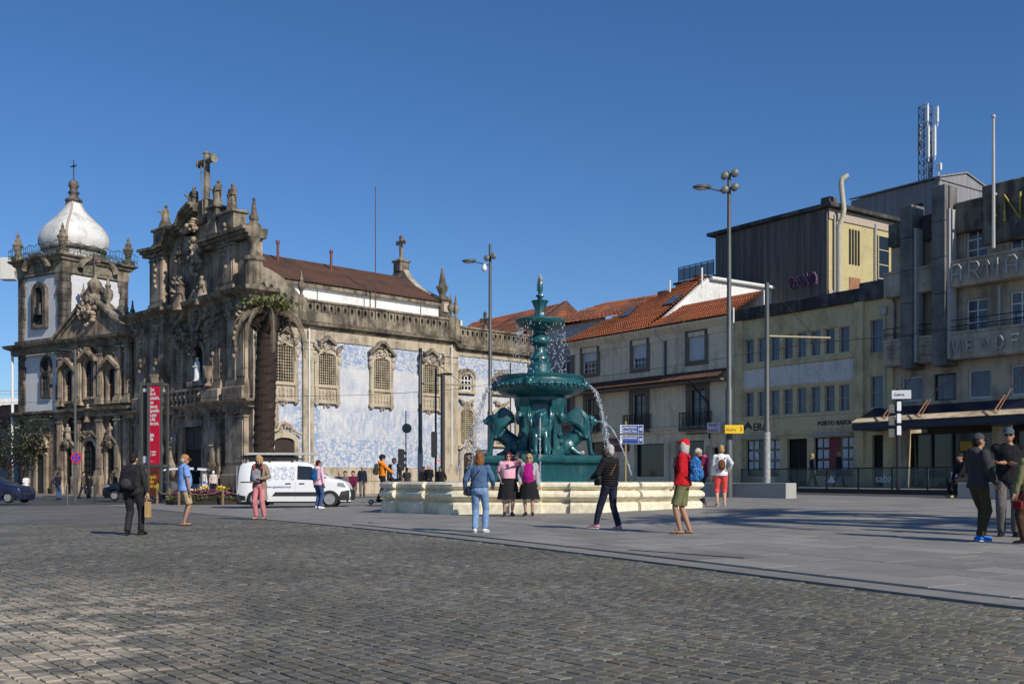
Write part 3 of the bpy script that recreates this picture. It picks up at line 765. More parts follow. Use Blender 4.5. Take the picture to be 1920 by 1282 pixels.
mb = MB(); mb.bbox(NE-.45, NE+.45, 3.55, 4.45, 15, 17.3, .04); mb.bbox(NE-.6, NE+.6, 3.4, 4.6, 17.1, 17.45, .05); mb.lathe([(.4,0),(.28,.25),(.5,.7),(.58,.95),(.36,1.05),(.1,2.45),(.13,2.55),(.02,2.75)], (NE, 4, 17.45), 8)
mb.build('pinnacle', M_STD, carmo)
for px_, py_ in ((521, 500), (621, 515)):
    t = line_hit(C0 + V*8.4, U, px_); mb = MB(); mb.tube([(t, 8.4, 19.0), (t, 8.4, 20.9)], .11, 8); mb.tube([(t, 8.4, 20.75), (t, 8.4, 21.0)], .16, 8); mb.build('flue', plain('rusty_flue'+str(px_), (.17,.05,.045), .6, .2), carmo, True)
t = line_hit(C0 + V*2.2, U, 704); mb = MB(); mb.tube([(t, 2.2, 13), (t, 2.2, 25.3)], [.055, .035], 6); mb.build('lightning_rod', plain('rust_pole', (.16,.055,.04), .6, .3), carmo)
for px_ in (592, 786):
    t = line_hit(C0 + V*.5, U, px_); mb = MB(); mb.tube([(t, .3, 14.6), (t, .3, 15.7)], .04, 6); mb.build('short_post', M_IRON, carmo)
t = line_hit(C0 + V*2, U, 694); mb = MB(); mb.tube([(t,2,14),(t,2,16.6)], .05, 6); mb.tube([(t,2,16.3),(t-.7,2,17)], .03, 5); mb.tube([(t,2,16.3),(t+.7,2,17)], .03, 5); mb.box(t-.55, t+.55, 1.9, 2.1, 14.75, 15.15); mb.build('aerial', M_IRON, carmo)

# ---- side windows and doors
def lattice(mb, x0, x1, z0, z1, y, nx, nz_, r=.035):
    for i in range(nx+1):
        x = x0+(x1-x0)*i/nx; mb.box(x-r, x+r, y-.03, y+.03, z0, z1)
    for j in range(nz_+1):
        z = z0+(z1-z0)*j/nz_; mb.box(x0, x1, y-.045, y+.012, z-r, z+r)
def side_window(px0, px1, py0, py1, kind, seed):
    x0, x1 = sd(px0, 700)[0], sd(px1, 700)[0]; xc = (x0+x1)/2; z1 = sd((px0+px1)/2, py0)[1]; z0 = sd((px0+px1)/2, py1)[1]
    rg = random.Random(seed); w = x1-x0
    mb = MB(); mb.prism(arch_poly(x0, x1, z0, z1-.3, 8, .3), .005, .02); win = mb.build('window', M_GLASSD, carmo)
    mb = MB(); inn = arch_poly(x0, x1, z0, z1-.3, 8, .3); out = arch_poly(x0-.36, x1+.36, z0-.18, z1-.28, 8, .62); ring_prism(mb, inn, out, -.2, .05)
    mb.box(x0-.42, x1+.42, -.27, .03, z0-.22, z0-.06)
    if kind == 'lat':
        mb.box(x0-.38, x1+.38, -.14, .03, z0-1.25, z0-.22); mb.box(x0-.46, x1+.46, -.24, .03, z0-1.42, z0-1.25)
        for i in range(5):
            x = x0 + (i+.5)*w/5; mb.lathe([(.06,0),(.09,.15),(.05,.3),(.1,.55),(.07,.7)], (x, -.16, z0-1.1), 6)
        for s_ in (-1, 1):
            mb.box(xc+s_*(w/2+.2)-.14, xc+s_*(w/2+.2)+.14, -.26, .03, z0-1.55, z0-.2)
            mb.ell((xc+s_*(w/2+.32), -.2, z1-.55), (.2,.16,.34), 8, 6); mb.ell((xc+s_*(w/2+.34), -.2, z1-.1), (.2,.16,.2), 8, 6)
        scroll(mb, xc, z1+.38, -.12, w*1.05, .6, rg, 22, .16); scroll(mb, xc, z0-1.55, -.08, w*.5, .25, rg, 6, .1)
    win_s = mb.build('surround', M_ST, win)
    mb = MB()
    if kind == 'lat':
        if seed % 2:
            ring_prism(mb, [(xc+.42*math.cos(a), z1+.75+.42*math.sin(a)) for a in [math.pi*i/9 for i in range(10)]], [(xc+.62*math.cos(a), z1+.78+.62*math.sin(a)) for a in [math.pi*i/9 for i in range(10)]], -.4, .03)
            for s_ in (-1, 1): mb.prism([(xc+s_*.6, z1+.72), (xc+s_*1.25, z1+.16), (xc+s_*1.32, z1+.42), (xc+s_*.66, z1+.95)][::s_], -.42, .03)
        else:
            for s_ in (-1, 1):
                mb.prism([(xc, z1+1.05), (xc+s_*.75, z1+.58), (xc+s_*.78, z1+.82), (xc, z1+1.36)][::-s_], -.42, .03)
                mb.prism([(xc+s_*.8, z1-.05), (xc+s_*1.35, z1+.42), (xc+s_*1.30, z1+.68), (xc+s_*.8, z1+.3)][::s_], -.42, .03)
        mb.build('pediment', M_STD, win)
        mb = MB(); lattice(mb, x0+.02, x1-.02, z0+.02, z1-.08, -.06, 8, 12, .027); mb.build('lattice', M_LATT, win)
    if kind == 'small':
        mb = MB(); x_ = (x0, x1)
        lattice(mb, x0+.04, x1-.04, z0+.05, z1-.1, -.03, 3, 3, .05); mb.build('casement', M_WFRAME, win)
        mb = MB(); scroll(mb, xc, z1+.2, -.1, w*1.5, .5, rg, 14, .12)
        mb.tube([(xc+(w*.5+.33)*math.cos(math.pi*i/10), -.18, z1-.35+.75*math.sin(math.pi*i/10)) for i in range(11)], .13, 6); mb.build('hood', M_STD, win)
    if kind == 'tall':
        mb = MB(); lattice(mb, x0+.02, x1-.02, z0+.02, z1-.1, -.06, 7, 16, .03); mb.build('lattice', M_LATT, win)
        mb = MB(); scroll(mb, xc, z1+.42, -.1, w*1.1, .6, rg, 14, .14)
        for s_ in (-1, 1): mb.tube([(xc, -.16, z1+.35), (xc+s_*.5, -.2, z1+.75), (xc+s_*.95, -.2, z1+.95)], [.12,.14,.06], 6)
        mb.build('hood', M_ST, win)
    return win
for i, a in enumerate([(511, 549, 646, 716), (595, 627, 662, 722), (699, 728, 672, 730), (791, 820, 683, 738)]): side_window(*a, 'lat', [2, 4, 5, 8][i])
for i, px_ in enumerate((874, 940, 982)):
    side_window(px_-11, px_+9, 702 + i*5, 733 + i*3, 'small', 20+i); side_window(px_-12, px_+10, 768+i*3, 832+i, 'tall', 30+i)
def side_door(px0, px1, py0, seed, mat):
    x0, x1 = sd(px0, 700)[0], sd(px1, 700)[0]; xc = (x0+x1)/2; z1 = sd((px0+px1)/2, py0)[1]; w = x1-x0; rg = random.Random(seed)
    mb = MB(); mb.prism(arch_poly(x0, x1, -.2, z1-.3, 8, .3), -.112, -.09)
    for i in range(2):
        for j in range(4): mb.bbox(x0+.1+i*w/2, x0+w/2-.1+i*w/2, -.15, -.1, .4+j*(z1-.9)/4, .4+(j+.82)*(z1-.9)/4, .03)
    d = mb.build('door', mat, carmo)
    mb = MB(); ring_prism(mb, arch_poly(x0, x1, -.2, z1-.3, 8, .3), arch_poly(x0-.4, x1+.4, -.3, z1-.3, 8, .75), -.32, -.08)
    for s_ in (-1, 1):
        mb.tube([(xc, -.3, z1+1.15), (xc+s_*.45, -.34, z1+.95), (xc+s_*.65, -.36, z1+.55), (xc+s_*(w/2+.6), -.36, z1+.28)], [.13,.13,.13,.1], 6)
    scroll(mb, xc, z1+.55, -.15, w*.8, .6, rg, 18, .14)
    mb.build('surround', M_ST, d)
side_door(511, 548, 820, 41, M_DOORW); side_door(865, 886, 848, 42, M_DOORW)

# ---- front of the church
ZL, ZE = 6.9, 15.0
FW = -20.3
mb = MB(FX); mb.box(FW, -.02, .05, 2.0, -1.5, ZE); mb.build('front_wall', M_STF, carmo)
def pil(mb, x0, x1, z0, z1, d=.35, cap=.5):
    mb.box(x0, x1, -d, .06, z0, z1); mb.box(x0-.1, x1+.1, -d-.1, .06, z0-.05, z0+.5); mb.box(x0-.14, x1+.14, -d-.14, .06, z0-.9 if z0 < 3 else z0-.05, z0+.28)
    mb.box(x0-.08, x1+.08, -d-.08, .06, z1-cap, z1-cap*.8); mb.box(x0-.14, x1+.14, -d-.14, .06, z1-cap*.3, z1)
    mb.box(x0+.16, x1-.16, -d-.05, -d+.01, z0+.75, z1-cap-.2)
rgF = random.Random(9)
def fp(px): return fr(px, 800)[0]
PIL = [(fp(262)+.1, fp(283)), (fp(288), fp(316)), (fp(393), fp(424)), (fp(434), fp(470))]
for a, b_ in PIL:
    mb = MB(FX); pil(mb, a, b_, 1.6, ZL-.5, .55, .7); mb.bbox(a-.2, b_+.2, -.85, .05, -1, 1.5, .06); mb.build('lower_pilaster', M_STF, carmo)
    mb = MB(FX); pil(mb, a+.1, b_-.1, ZL+1.1, ZE-1.1, .4, .8); mb.build('upper_pilaster', M_STF, carmo)
mb = MB(FX); mb.box(-.5, .02, -.16, .06, -1, ZE-.9); mb.build('corner_strip', M_STF, carmo)
for a, b_ in PIL: 
    mb = MB(FX)     # carved drops on the upper pilasters
    mb.tube([((a+b_)/2, -.44, ZL-.75), ((a+b_)/2, -.44, ZE-1.4)], .08, 6)
    for k in range(7): mb.ell(((a+b_)/2 + .16*math.sin(k*1.7), -.5, ZE-2.2-k*.42), (.24-.015*k, .16, .22), 7, 5)
    scroll(mb, (a+b_)/2, ZE-1.5, -.5, b_-a+.2, .8, rgF, 12, .2); scroll(mb, (a+b_)/2, ZL-.75, -.62, b_-a, .55, rgF, 9, .18); mb.build('carved_drop', M_STF, carmo, True, 60)
def cornice_f(name, z, prof, pts, mat):
    mb = MB(FX); mb.sweep(pts, [(o_, z + q) for o_, q in prof]); return mb.build(name, mat, carmo)
pr1 = [(0,-.55), (.2,-.5), (.25,-.3), (.55,-.15), (.7,-.1), (.75,.06), (0,.1)]
def stepped(d1, d2):
    a = [(FW-.3, 0)]
    xs = [(PIL[0][0]-.25, PIL[1][1]+.25), (PIL[2][0]-.25, PIL[3][1]+.2)]
    pts = [(FW-.2, -d2)]
    for x0, x1 in xs: pts += [(x0, -d2), (x0+.02, -d1), (x1, -d1), (x1+.02, -d2)]
    return pts[1:-1] + [(xs[1][1]+.05, 1.2)] if False else [(FW-.1, -d1), (xs[0][1], -d1), (xs[0][1]+.02, -d2), (xs[1][0]-.02, -d2), (xs[1][0], -d1), (.05, -d1), (.06, 1.5)]
cornice_f('ledge', ZL, pr1, stepped(.45, .2), M_STF)
cornice_f('entablature', ZE, [(0,-1.2), (.1,-1.1), (.12,-.7), (.25,-.6), (.3,-.4), (.75,-.2), (.85,-.12), (.9,.1), (0,.18)], stepped(.4, .1), M_STD)
# portal
dx0, dx1 = fp(350), fp(387); dc = (dx0+dx1)/2; dz = fr(368, 800)[1]
mb = MB(FX); mb.box(dx0, dx1, -.06, .04, -.3, dz); dr = mb.build('portal', M_VOID, carmo)
mb = MB(FX); ring_prism(mb, [(dx0, -.3), (dx1, -.3), (dx1, dz), (dx0, dz)], [(dx0-.6, -.3), (dx1+.6, -.3), (dx1+.6, dz+.55), (dx0-.6, dz+.55)], -.45, .02); mb.build('door_frame', M_STF, dr)
mb = MB(FX); mb.box(dx0+.05, dx1-.05, -.1, -.05, dz-1.8, dz-.05)
for i in range(2): mb.bbox(dx0+.2+i*(dx1-dx0)/2, dc-.2+i*(dx1-dx0)/2, -.16, -.08, dz-1.6, dz-.3, .05)
mb.build('transom', M_DOORW, dr)
mb = MB(FX); scroll(mb, dc, dz+1.15, -.25, 5.2, .9, rgF, 44, .3)
for s_ in (-1, 1):
    mb.tube([(dc+s_*q_[0], -.5, dz+q_[1]) for q_ in ((3.1,.2), (2.7,.95), (1.9,1.0), (1.2,1.45), (.3,1.3))], [.12,.2,.16,.2,.12], 7)
    mb.ell((dc+s_*3.0, -.3, dz-1.2), (.28,.25,.9), 8, 6)
mb.build('portal_carving', M_STF, dr, True, 60)
for i, px_ in enumerate((333, 412)): statue('statue', carmo, (fp(px_) , -.45, 2.3), 2.3, M_STF, 0, FX, 0, 60+i)
for px_ in (333, 412):
    mb = MB(FX); x_ = fp(px_); mb.lathe([(.15,0),(.5,.5),(.62,.9),(.62,1.0)], (x_, -.35, 1.3), 8); mb.prism(arch_poly(x_-.7, x_+.7, 2.3, 4.6, 8), .02, .045); mb.build('statue_bracket', M_STF, carmo)
# balcony
mb = MB(FX); n_ = 0
for i in range(9):
    x_ = PIL[1][1]+.5 + i*(PIL[2][0]-PIL[1][1]-1.0)/8
    mb.lathe([(.16,0),(.16,.1),(.09,.2),(.2,.5),(.24,.7),(.12,.95),(.16,1.05)], (x_, -.55, ZL+.1), 8)
mb.box(PIL[1][1]+.2, PIL[2][0]-.2, -.8, -.35, ZL+1.14, ZL+1.35); mb.build('balcony_balustrade', M_STF, carmo)
for a, b_ in PIL:
    mb = MB(FX); mb.bbox(a-.1, b_+.1, -.75, .05, ZL+.1, ZL+1.1, .08); mb.build('pedestal', M_STF, carmo)
urn('urn', carmo, (fp(407) - .2, -.6, ZL+1.35), 1.5, M_STF, FX, False); urn('urn', carmo, (fp(306), -.75, ZL+1.35), 1.5, M_STF, FX, False)
# niche with figure, flanking lattice windows, medallion
nx = fp(378); nz0 = fr(378, 712)[1]; nz1 = fr(378, 668)[1]
mb = MB(FX); mb.prism(arch_poly(nx-.8, nx+.8, nz0, nz1, 8), .02, .045); ni = mb.build('niche', M_VOID, carmo)
mb = MB(FX); ring_prism(mb, arch_poly(nx-.8, nx+.8, nz0, nz1, 8), arch_poly(nx-1.15, nx+1.15, nz0-.2, nz1, 8, 1.2), -.35, .03); mb.bbox(nx-1.2, nx+1.2, -.7, .02, nz0-.55, nz0-.18, .05); mb.build('surround', M_STF, ni)
statue('niche_statue', carmo, (nx, -.35, nz0-.15), 1.9, M_WHITE, 0, FX, 0, 70)
for i, px_ in enumerate((338, 411)):
    x_ = fp(px_); mb = MB(FX); mb.prism(arch_poly(x_-.65, x_+.65, 8.2, 11.6, 8), .02, .045); wi = mb.build('window', M_GLASSD, carmo)
    mb = MB(FX); lattice(mb, x_-.62, x_+.62, 8.25, 11.9, -.02, 6, 14, .035); mb.build('lattice', M_LATT, wi)
    mb = MB(FX); ring_prism(mb, arch_poly(x_-.65, x_+.65, 8.2, 11.6, 8), arch_poly(x_-1.0, x_+1.0, 7.9, 11.6, 8, 1.1), -.3, .03); scroll(mb, x_, 12.9, -.2, 2.0, 1.1, rgF, 20, .28); scroll(mb, x_, 7.7, -.2, 1.7, .6, rgF, 10, .2); mb.build('surround', M_STF, wi)
mx, mz = fr(375, 588); mz -= .2
mb = MB(FX); mb.prism([(mx+.75*math.cos(a*.393), mz+.95*math.sin(a*.393)) for a in range(16)], -.3, .0); md = mb.build('medallion', M_GLASSD, carmo)
mb = MB(FX); ring_prism(mb, [(mx+.75*math.cos(a*.393), mz+.95*math.sin(a*.393)) for a in range(16)], [(mx+1.05*math.cos(a*.393), mz+1.3*math.sin(a*.393)) for a in range(16)], -.5, 0)
lattice(mb, mx-.55, mx+.55, mz-.7, mz+.7, -.33, 4, 5, .03); mb.build('surround', M_STF, md)
mb = MB(FX)
for s_ in (-1, 1):
    mb.prism([(mx, mz+1.55), (mx+s_*2.2, mz-.2), (mx+s_*2.5, mz+.05), (mx, mz+2.0)][::-s_], -.6, .04)
    mb.tube([(mx+s_*2.3, -.5, mz-.1), (mx+s_*3.2, -.5, mz-.4), (mx+s_*3.4, -.45, mz+.3), (mx+s_*2.9, -.4, mz+.5)], [.2,.2,.15,.1], 7)
    scroll(mb, mx+s_*2.2, mz-1.6, -.3, 2.2, 1.5, rgF, 20, .35)
    statue('angel', carmo, (mx+s_*1.75, -.75, mz+.55), 2.3, M_STF, 0, FX, s_, 80+s_, True)
mb.build('window_gable', M_STF, carmo)
for sx_, sz_, sy_, sw_, sh_, sn_, sd_ in ((mx-2.6, 16.5, -.35, 2.2, 2.0, 34, .4), (mx, 11.6, -.25, 2.2, 1.6, 22, .3), (mx-.2, 18.6, -.2, 2.2, 3.2, 36, .3), (mx-.2, 21.1, -.25, 1.6, .9, 16, .35), (mx-3.0, 19, -.2, 1.2, 1.6, 12, .25)):
    mb = MB(FX); scroll(mb, sx_, sz_, sy_, sw_, sh_, rgF, sn_, sd_); mb.build('carved_relief', M_STF, carmo, True, 60)
# upper gable: wall with curved crown
def f2(px, py): return fr(px, py)
LP = (fp(290), fp(314)); RP = (fp(419), fp(447))
ztop = [f2(276, 474), f2(306, 468), f2(318, 462), f2(324, 446), f2(330, 428), f2(340, 430), f2(347, 424), f2(354, 404), f2(362, 394), f2(372, 384), f2(388, 418), f2(396, 428), f2(414, 440), f2(424, 441), f2(470, 446)]
pol = [(ztop[0][0]+.6, ZE), (-.3, ZE)] + [(min(-.3, x_), z_) for x_, z_ in ztop[::-1]]
mb = MB(FX); mb.prism(pol, .15, .9); mb.build('gable_wall', M_STF, carmo)
mb = MB(FX)
crn = [(x_, z_) for x_, z_ in ztop[:10]]
for (xa, za), (xb, zb) in zip(crn[:-1], crn[1:]):
    for k, (o_, h0, h1) in enumerate(((.45, -.55, -.3), (.7, -.3, -.12), (.95, -.12, .12))):
        mb.prism([(xa, za+h0), (xb, zb+h0), (xb, zb+h1), (xa, za+h1)], -o_, 1.0)
xa, za = f2(388, 430); xb, zb = f2(470, 446)
for o_, h0, h1 in ((.55, -.6, -.35), (.8, -.35, -.12), (1.05, -.12, .12)):
    mb.box(xa, .05, -o_, .85 + o_*.2, f2(440, 441)[1]+h0, f2(440, 441)[1]+h1)
mb.build('gable_cornice', M_STD, carmo)
mb = MB(FX); pil(mb, LP[0], LP[1], ZE+.15, f2(300, 480)[1], .45); mb.build('gable_pilaster', M_STF, carmo)
mb = MB(FX); pil(mb, RP[0], RP[1], ZE+.15, f2(440, 448)[1]-.4, .45)
mb.box(RP[1], -.3, -.05, .8, ZE, f2(440, 448)[1]-.4); mb.build('gable_pilaster', M_STF, carmo)
for a, b_ in (LP, RP):
    mb = MB(FX)
    for k in range(8): mb.ell(((a+b_)/2 + .12*math.sin(k*2), -.55, ZE+5.2-k*.45), (.2, .14, .2), 7, 5)
    mb.build('carved_drop', M_STF, carmo, True, 60)
mb = MB(FX)                     # scrolled flank on the left
for k in range(7): mb.ell((LP[0]-.5-.25*math.sin(k*1.3), .5, ZE+.8+k*.8), (.5, .5, .55), 8, 6)
mb.build('flank_scrolls', M_STD, carmo, True, 60)
def ped(name, px0, px1, py0, py1, y=.3, d=.55):
    x0, z1 = f2(px0, py0); x1, z0 = f2(px1, py1); mb = MB(FX)
    mb.bbox(x0+.12, x1-.12, y-d, y+d, z0-.5, z1, .04); mb.bbox(x0-.05, x1+.05, y-d-.17, y+d+.17, z1-.22, z1, .05); mb.bbox(x0-.02, x1+.02, y-d-.12, y+d+.12, z0-.5, z0+.45, .05)
    mb.build(name, M_STD, carmo); return (x0+x1)/2, z1
x_, z_ = ped('pedestal', 291, 318, 433, 468); statue('statue', carmo, (x_, .3, z_), f2(303, 384)[1]-z_, M_STD, R(-60), FX, 2, 1, True)
x_, z_ = ped('pedestal', 348, 366, 403, 425); statue('statue', carmo, (x_, .3, z_), f2(355, 349)[1]-z_, M_STD, R(20), FX, -1, 2)
x_, z_ = ped('pedestal', 392, 412, 391, 426); statue('statue', carmo, (x_, .3, z_), f2(401, 336)[1]-z_, M_STD, R(10), FX, -1, 3)
x_, z_ = ped('pedestal', 413, 445, 403, 440); statue('statue', carmo, (x_, .3, z_), f2(425, 344)[1]-z_, M_STD, R(15), FX, 0, 4)
xc_, zc0 = f2(379, 382); zc1 = f2(379, 284)[1]
mb = MB(FX); mb.bbox(xc_-.7, xc_+.7, -.1, .9, zc0-1.6, zc0+.3, .08); mb.tube([(xc_, .4, zc0), (xc_, .4, zc1)], .25, 8); zb_ = zc1 - (zc1-zc0)*.17
mb.tube([(xc_-1.15, .4, zb_), (xc_+1.15, .4, zb_)], .24, 8); mb.tube([(xc_, .4, zc1-.12), (xc_, .4, zc1)], .32, 8)
for s_ in (-1, 1): mb.tube([(xc_+s_*1.05, .4, zb_), (xc_+s_*1.2, .4, zb_)], .33, 8)
mb.build('gable_cross', M_STD, carmo, True, 40)
mb = MB(FX); mb.tube([(xc_+.35, -.1, f2(390, 400)[1]), (xc_+.1, -.15, zc0+2.9)], .05, 5); mb.build('stone_staff', M_STD, carmo)
# corner pier with big finial
mb = MB(); mb.lathe([(.8,0),(.8,.3),(.66,.4),(.66,2.0),(.8,2.15),(.8,2.4)], (.1, .3, ZE), 12); mb.build('corner_pier', M_STD, carmo)
urn('corner_finial', carmo, (.1, .3, ZE+2.4), 4.4, M_STD)
steps = MB(FX)
for k in range(3): steps.box(dx0-2.2-.35*k, dx1+2.2+.35*k, -1.2-.38*k, .0, -.6, .42-.15*k)
steps.build('steps', M_STF, carmo)
# ---------------- second church with bell tower ----------------
twin = thing('church', 'older dark granite church with pedimented front and white domed bell tower', 'church', (CB.x, CB.y, 0), math.atan2(-CW.y, -CW.x))
def cr(px, py):
    t, z = on_line(CB, CW, px, py); return -t, z
def cp_(px): return cr(px, 800)[0]
TW0, TW1 = -17.3, -10.2
ZA, ZB = 7.35, 13.75
mb = MB(); mb.box(-10.3, -.4, .05, 3, -1.5, ZB-.2); mb.box(-.6, .1, 1.0, 3, -1, 12.5); mb.build('front_wall', M_STF, twin)
PCX = [cp_(p) for p in (118, 152, 192, 226, 243)]
for x_ in PCX:
    w_ = .42
    mb = MB(); pil(mb, x_-w_, x_+w_, 1.4, ZA-.45, .4, .6); mb.bbox(x_-w_-.2, x_+w_+.2, -.7, .05, -1, 1.4, .05); mb.build('lower_pilaster', M_STF, twin)
    mb = MB(); pil(mb, x_-w_+.05, x_+w_-.05, ZA+.5, ZB-.9, .35, .7); mb.build('upper_pilaster', M_STF, twin)
mb = MB(); mb.sweep([(TW0-.1, -.3), (-.3, -.3), (-.28, .6)], [(0, ZA-.6), (.15, ZA-.5), (.2, ZA-.25), (.55, ZA-.1), (.6, ZA+.1), (0, ZA+.18)]); mb.build('lower_cornice', M_STD, twin)
mb = MB(); mb.sweep([(TW0-.2, .3), (TW0-.2, -.35), (-.2, -.35), (-.18, .8)], [(0, ZB-.9), (.15, ZB-.8), (.2, ZB-.4), (.65, ZB-.2), (.75, ZB+.05), (0, ZB+.15)]); mb.build('upper_cornice', M_STD, twin)
rgC = random.Random(77)
def arch_door(px, hw, z1, mat, kids):
    x_ = cp_(px); mb = MB(); mb.prism(arch_poly(x_-hw, x_+hw, -.2, z1-hw, 10), -.05, .04); d = mb.build('door', mat, twin)
    mb = MB(); ring_prism(mb, arch_poly(x_-hw, x_+hw, -.2, z1-hw, 10), arch_poly(x_-hw-.32, x_+hw+.32, -.3, z1-hw, 10), -.32, .03); mb.build('surround', M_STF, d)
    mb = MB(); lattice(mb, x_-hw+.05, x_+hw-.05, .1, z1-hw, -.09, 4, 6, .035)
    for q in range(7): mb.tube([(x_, -.09, z1-hw), (x_+hw*.97*math.cos(math.pi*q/6), -.09, z1-hw+hw*.97*math.sin(math.pi*q/6))], .03, 4)
    mb.tube([(x_+hw*.55*math.cos(math.pi*q/8), -.09, z1-hw+hw*.55*math.sin(math.pi*q/8)) for q in range(9)], .035, 4)
    mb.build('door_panel', M_DOORG, d)
    mb = MB(); scroll(mb, x_, z1+.55, -.3, hw*1.8, .5, rgC, 12, .25); mb.tube([(x_-hw-.5, -.4, z1+.1), (x_-hw*.5, -.45, z1+.75), (x_, -.45, z1+.45), (x_+hw*.5, -.45, z1+.75), (x_+hw+.5, -.4, z1+.1)], .13, 6); mb.build('hood', M_STD, d)
for px, hw, py in ((134, .5, 838), (172, .95, 825), (212, .55, 834)): arch_door(px, hw, cr(px, py)[1], M_DOORG if px != 172 else M_VOID, 0)
def tall_win(px, hw, py0, py1):
    x_ = cp_(px); z1 = cr(px, py0)[1]; z0 = cr(px, py1)[1]; mb = MB(); mb.prism(arch_poly(x_-hw, x_+hw, z0, z1-hw*.6, 8, hw*.6), .0, .04); d = mb.build('window', M_GLASSD, twin)
    mb = MB(); lattice(mb, x_-hw, x_+hw, z0, z1-.2, -.03, 3, 8, .025); mb.build('glazing_bars', M_IRON, d)
    mb = MB(); ring_prism(mb, arch_poly(x_-hw, x_+hw, z0, z1-hw*.6, 8, hw*.6), arch_poly(x_-hw-.28, x_+hw+.28, z0-.2, z1-hw*.6, 8, hw*.6+.35), -.3, .03)
    for s_ in (-1, 1): mb.prism([(x_, z1+.75), (x_+s_*(hw+.75), z1-.15), (x_+s_*(hw+.8), z1+.12), (x_, z1+1.1)][::-s_], -.75, .03)
    scroll(mb, x_, z1+.4, -.2, hw*1.4, .6, rgC, 8, .2); mb.build('surround', M_STF, d)
tall_win(172, .62, 676, 744); tall_win(134, .5, 694, 752); tall_win(214, .5, 690, 752)
for px in (133, 212):
    x_, z_ = cr(px, 830); mb = MB(); mb.prism(arch_poly(x_-.6, x_+.6, z_, z_+1.7, 8), .02, .045); n_ = mb.build('niche', M_VOID, twin)
    mb = MB(); mb.prism([(x_-.95, z_+2.4), (x_+.95, z_+2.4), (x_, z_+3.0)], -.45, .03); mb.lathe([(.1,0),(.4,.35),(.5,.5)], (x_, -.3, z_-.5), 8); mb.build('surround', M_STF, n_); statue('niche_statue', twin, (x_, -.3, z_), 1.75, M_STF, 0, None, 0, px)
x_, z_ = cr(172, 810); statue('niche_statue', twin, (x_, -.4, z_+.9), 1.6, M_STF, 0, None, 0, 5)
# pediment
pa, pb, pt = cr(104, 640), cr(250, 618), cr(172, 552)
zp = ZB + .1
mb = MB(); mb.prism([(pa[0]+.5, zp), (pb[0]-.3, zp), (pt[0]+.3, pt[1]-.4), (pt[0]-.3, pt[1]-.4)], -.1, .9); mb.build('pediment', M_STF, twin)
mb = MB()
for (xa, za), (xb, zb) in (((pa[0], zp), pt), (pt, (pb[0]-.1, zp))):
    for o_, h0, h1 in ((.25, -.5, -.22), (.5, -.22, .08)): mb.prism([(xa, za+h0+.2), (xb, zb+h0), (xb, zb+h1), (xa, za+h1+.2)] if xa == pa[0] else [(xa, za+h0), (xb, zb+h0+.2), (xb, zb+h1+.2), (xa, za+h1)], -o_, 1.0)
mb.build('raking_cornice', M_STD, twin)
mb = MB(); scroll(mb, pt[0]-.1, zp+2.3, -.2, 2.4, 2.6, rgC, 40, .4); mb.build('coat_of_arms', M_STF, twin, True, 60)
mb = MB(); scroll(mb, PCX[1]+1.2, 12.6, -.3, 2.8, .9, rgC, 26, .35); mb.build('carved_relief', M_STF, twin, True, 60)
xc2, zc2 = cr(172, 556); mb = MB(); mb.lathe([(.5,0),(.55,.25),(.3,.5),(.62,1.0),(.66,1.4),(.4,1.7),(.18,1.9)], (xc2, .3, zc2-.2), 10); zz = zc2+1.6
mb.box(xc2-.14, xc2+.14, .18, .42, zz, zz+2.3); mb.box(xc2-.65, xc2+.65, .19, .41, zz+1.45, zz+1.72); mb.build('pediment_cross', M_STD, twin)
for px, py0, py1 in ((151, 530, 566), (197, 512, 576), (231, 558, 612), (243, 562, 618)):
    x_, z0 = cr(px, py1); z1 = cr(px, py0)[1]; urn('finial', twin, (x_, .3, z0-.2), z1-z0+.2, M_STD)
    mb = MB(); mb.bbox(x_-.5, x_+.5, -.2, .8, z0-1.0, z0-.18, .05); mb.build('finial_base', M_STD, twin)
# bell tower
TD = 7.1; TC = ((TW0+TW1)/2, TD/2); ZTW = 21.9
mb = MB(); mb.box(TW0+.15, TW1-.15, .15, TD-.15, -1.5, ZTW-.3); mb.build('tower_wall', M_TILE2, twin)
rq = random.Random(12)
for cx_, cy_ in ((TW0, 0), (TW1, 0), (TW0, TD), (TW1, TD)):
    z = -1.0
    while z < ZTW-1.5:
        h = rq.uniform(.5, .8); w_ = rq.uniform(.8, 1.15); w2 = rq.uniform(.8, 1.15); sx_ = 1 if cx_ == TW0 else -1; sy_ = 1 if cy_ == 0 else -1
        xa, xb = sorted((cx_, cx_+sx_*w_)); ya, yb = sorted((cy_-.02*sy_, cy_+sy_*w2)); mb = MB(); mb.bbox(xa, xb, ya, yb, z+.008, z+h-.008, .03); mb.build('quoin', M_QUOIN, twin); z += h
mb = MB(); mb.box(TW0+1.1, TW1-1.1, -.03, .16, -1, ZA-.6); mb.build('tower_base_wall', M_STF, twin)
mb = MB(); mb.sweep([(TW0, 0), (TW1, 0), (TW1, TD), (TW0, TD)], [(-.1, ZB+.15), (.2, ZB+.2), (.25, ZB+.5), (-.1, ZB+.6)], True); mb.build('tower_band', M_STD, twin)
cyl = [(-.1, ZTW-1.7), (.05, ZTW-1.6), (.1, ZTW-.6), (.3, ZTW-.5), (.4, ZTW-.3), (.65, ZTW-.15), (.7, ZTW), (-.1, ZTW+.1)]
mb = MB(); mb.sweep([(TW0, 0), (TW1, 0), (TW1, TD), (TW0, TD)], cyl, True); mb.zprism([(TW0, 0), (TW1, 0), (TW1, TD), (TW0, TD)], ZTW-.1, ZTW+.05); mb.build('tower_cornice', M_STD, twin)
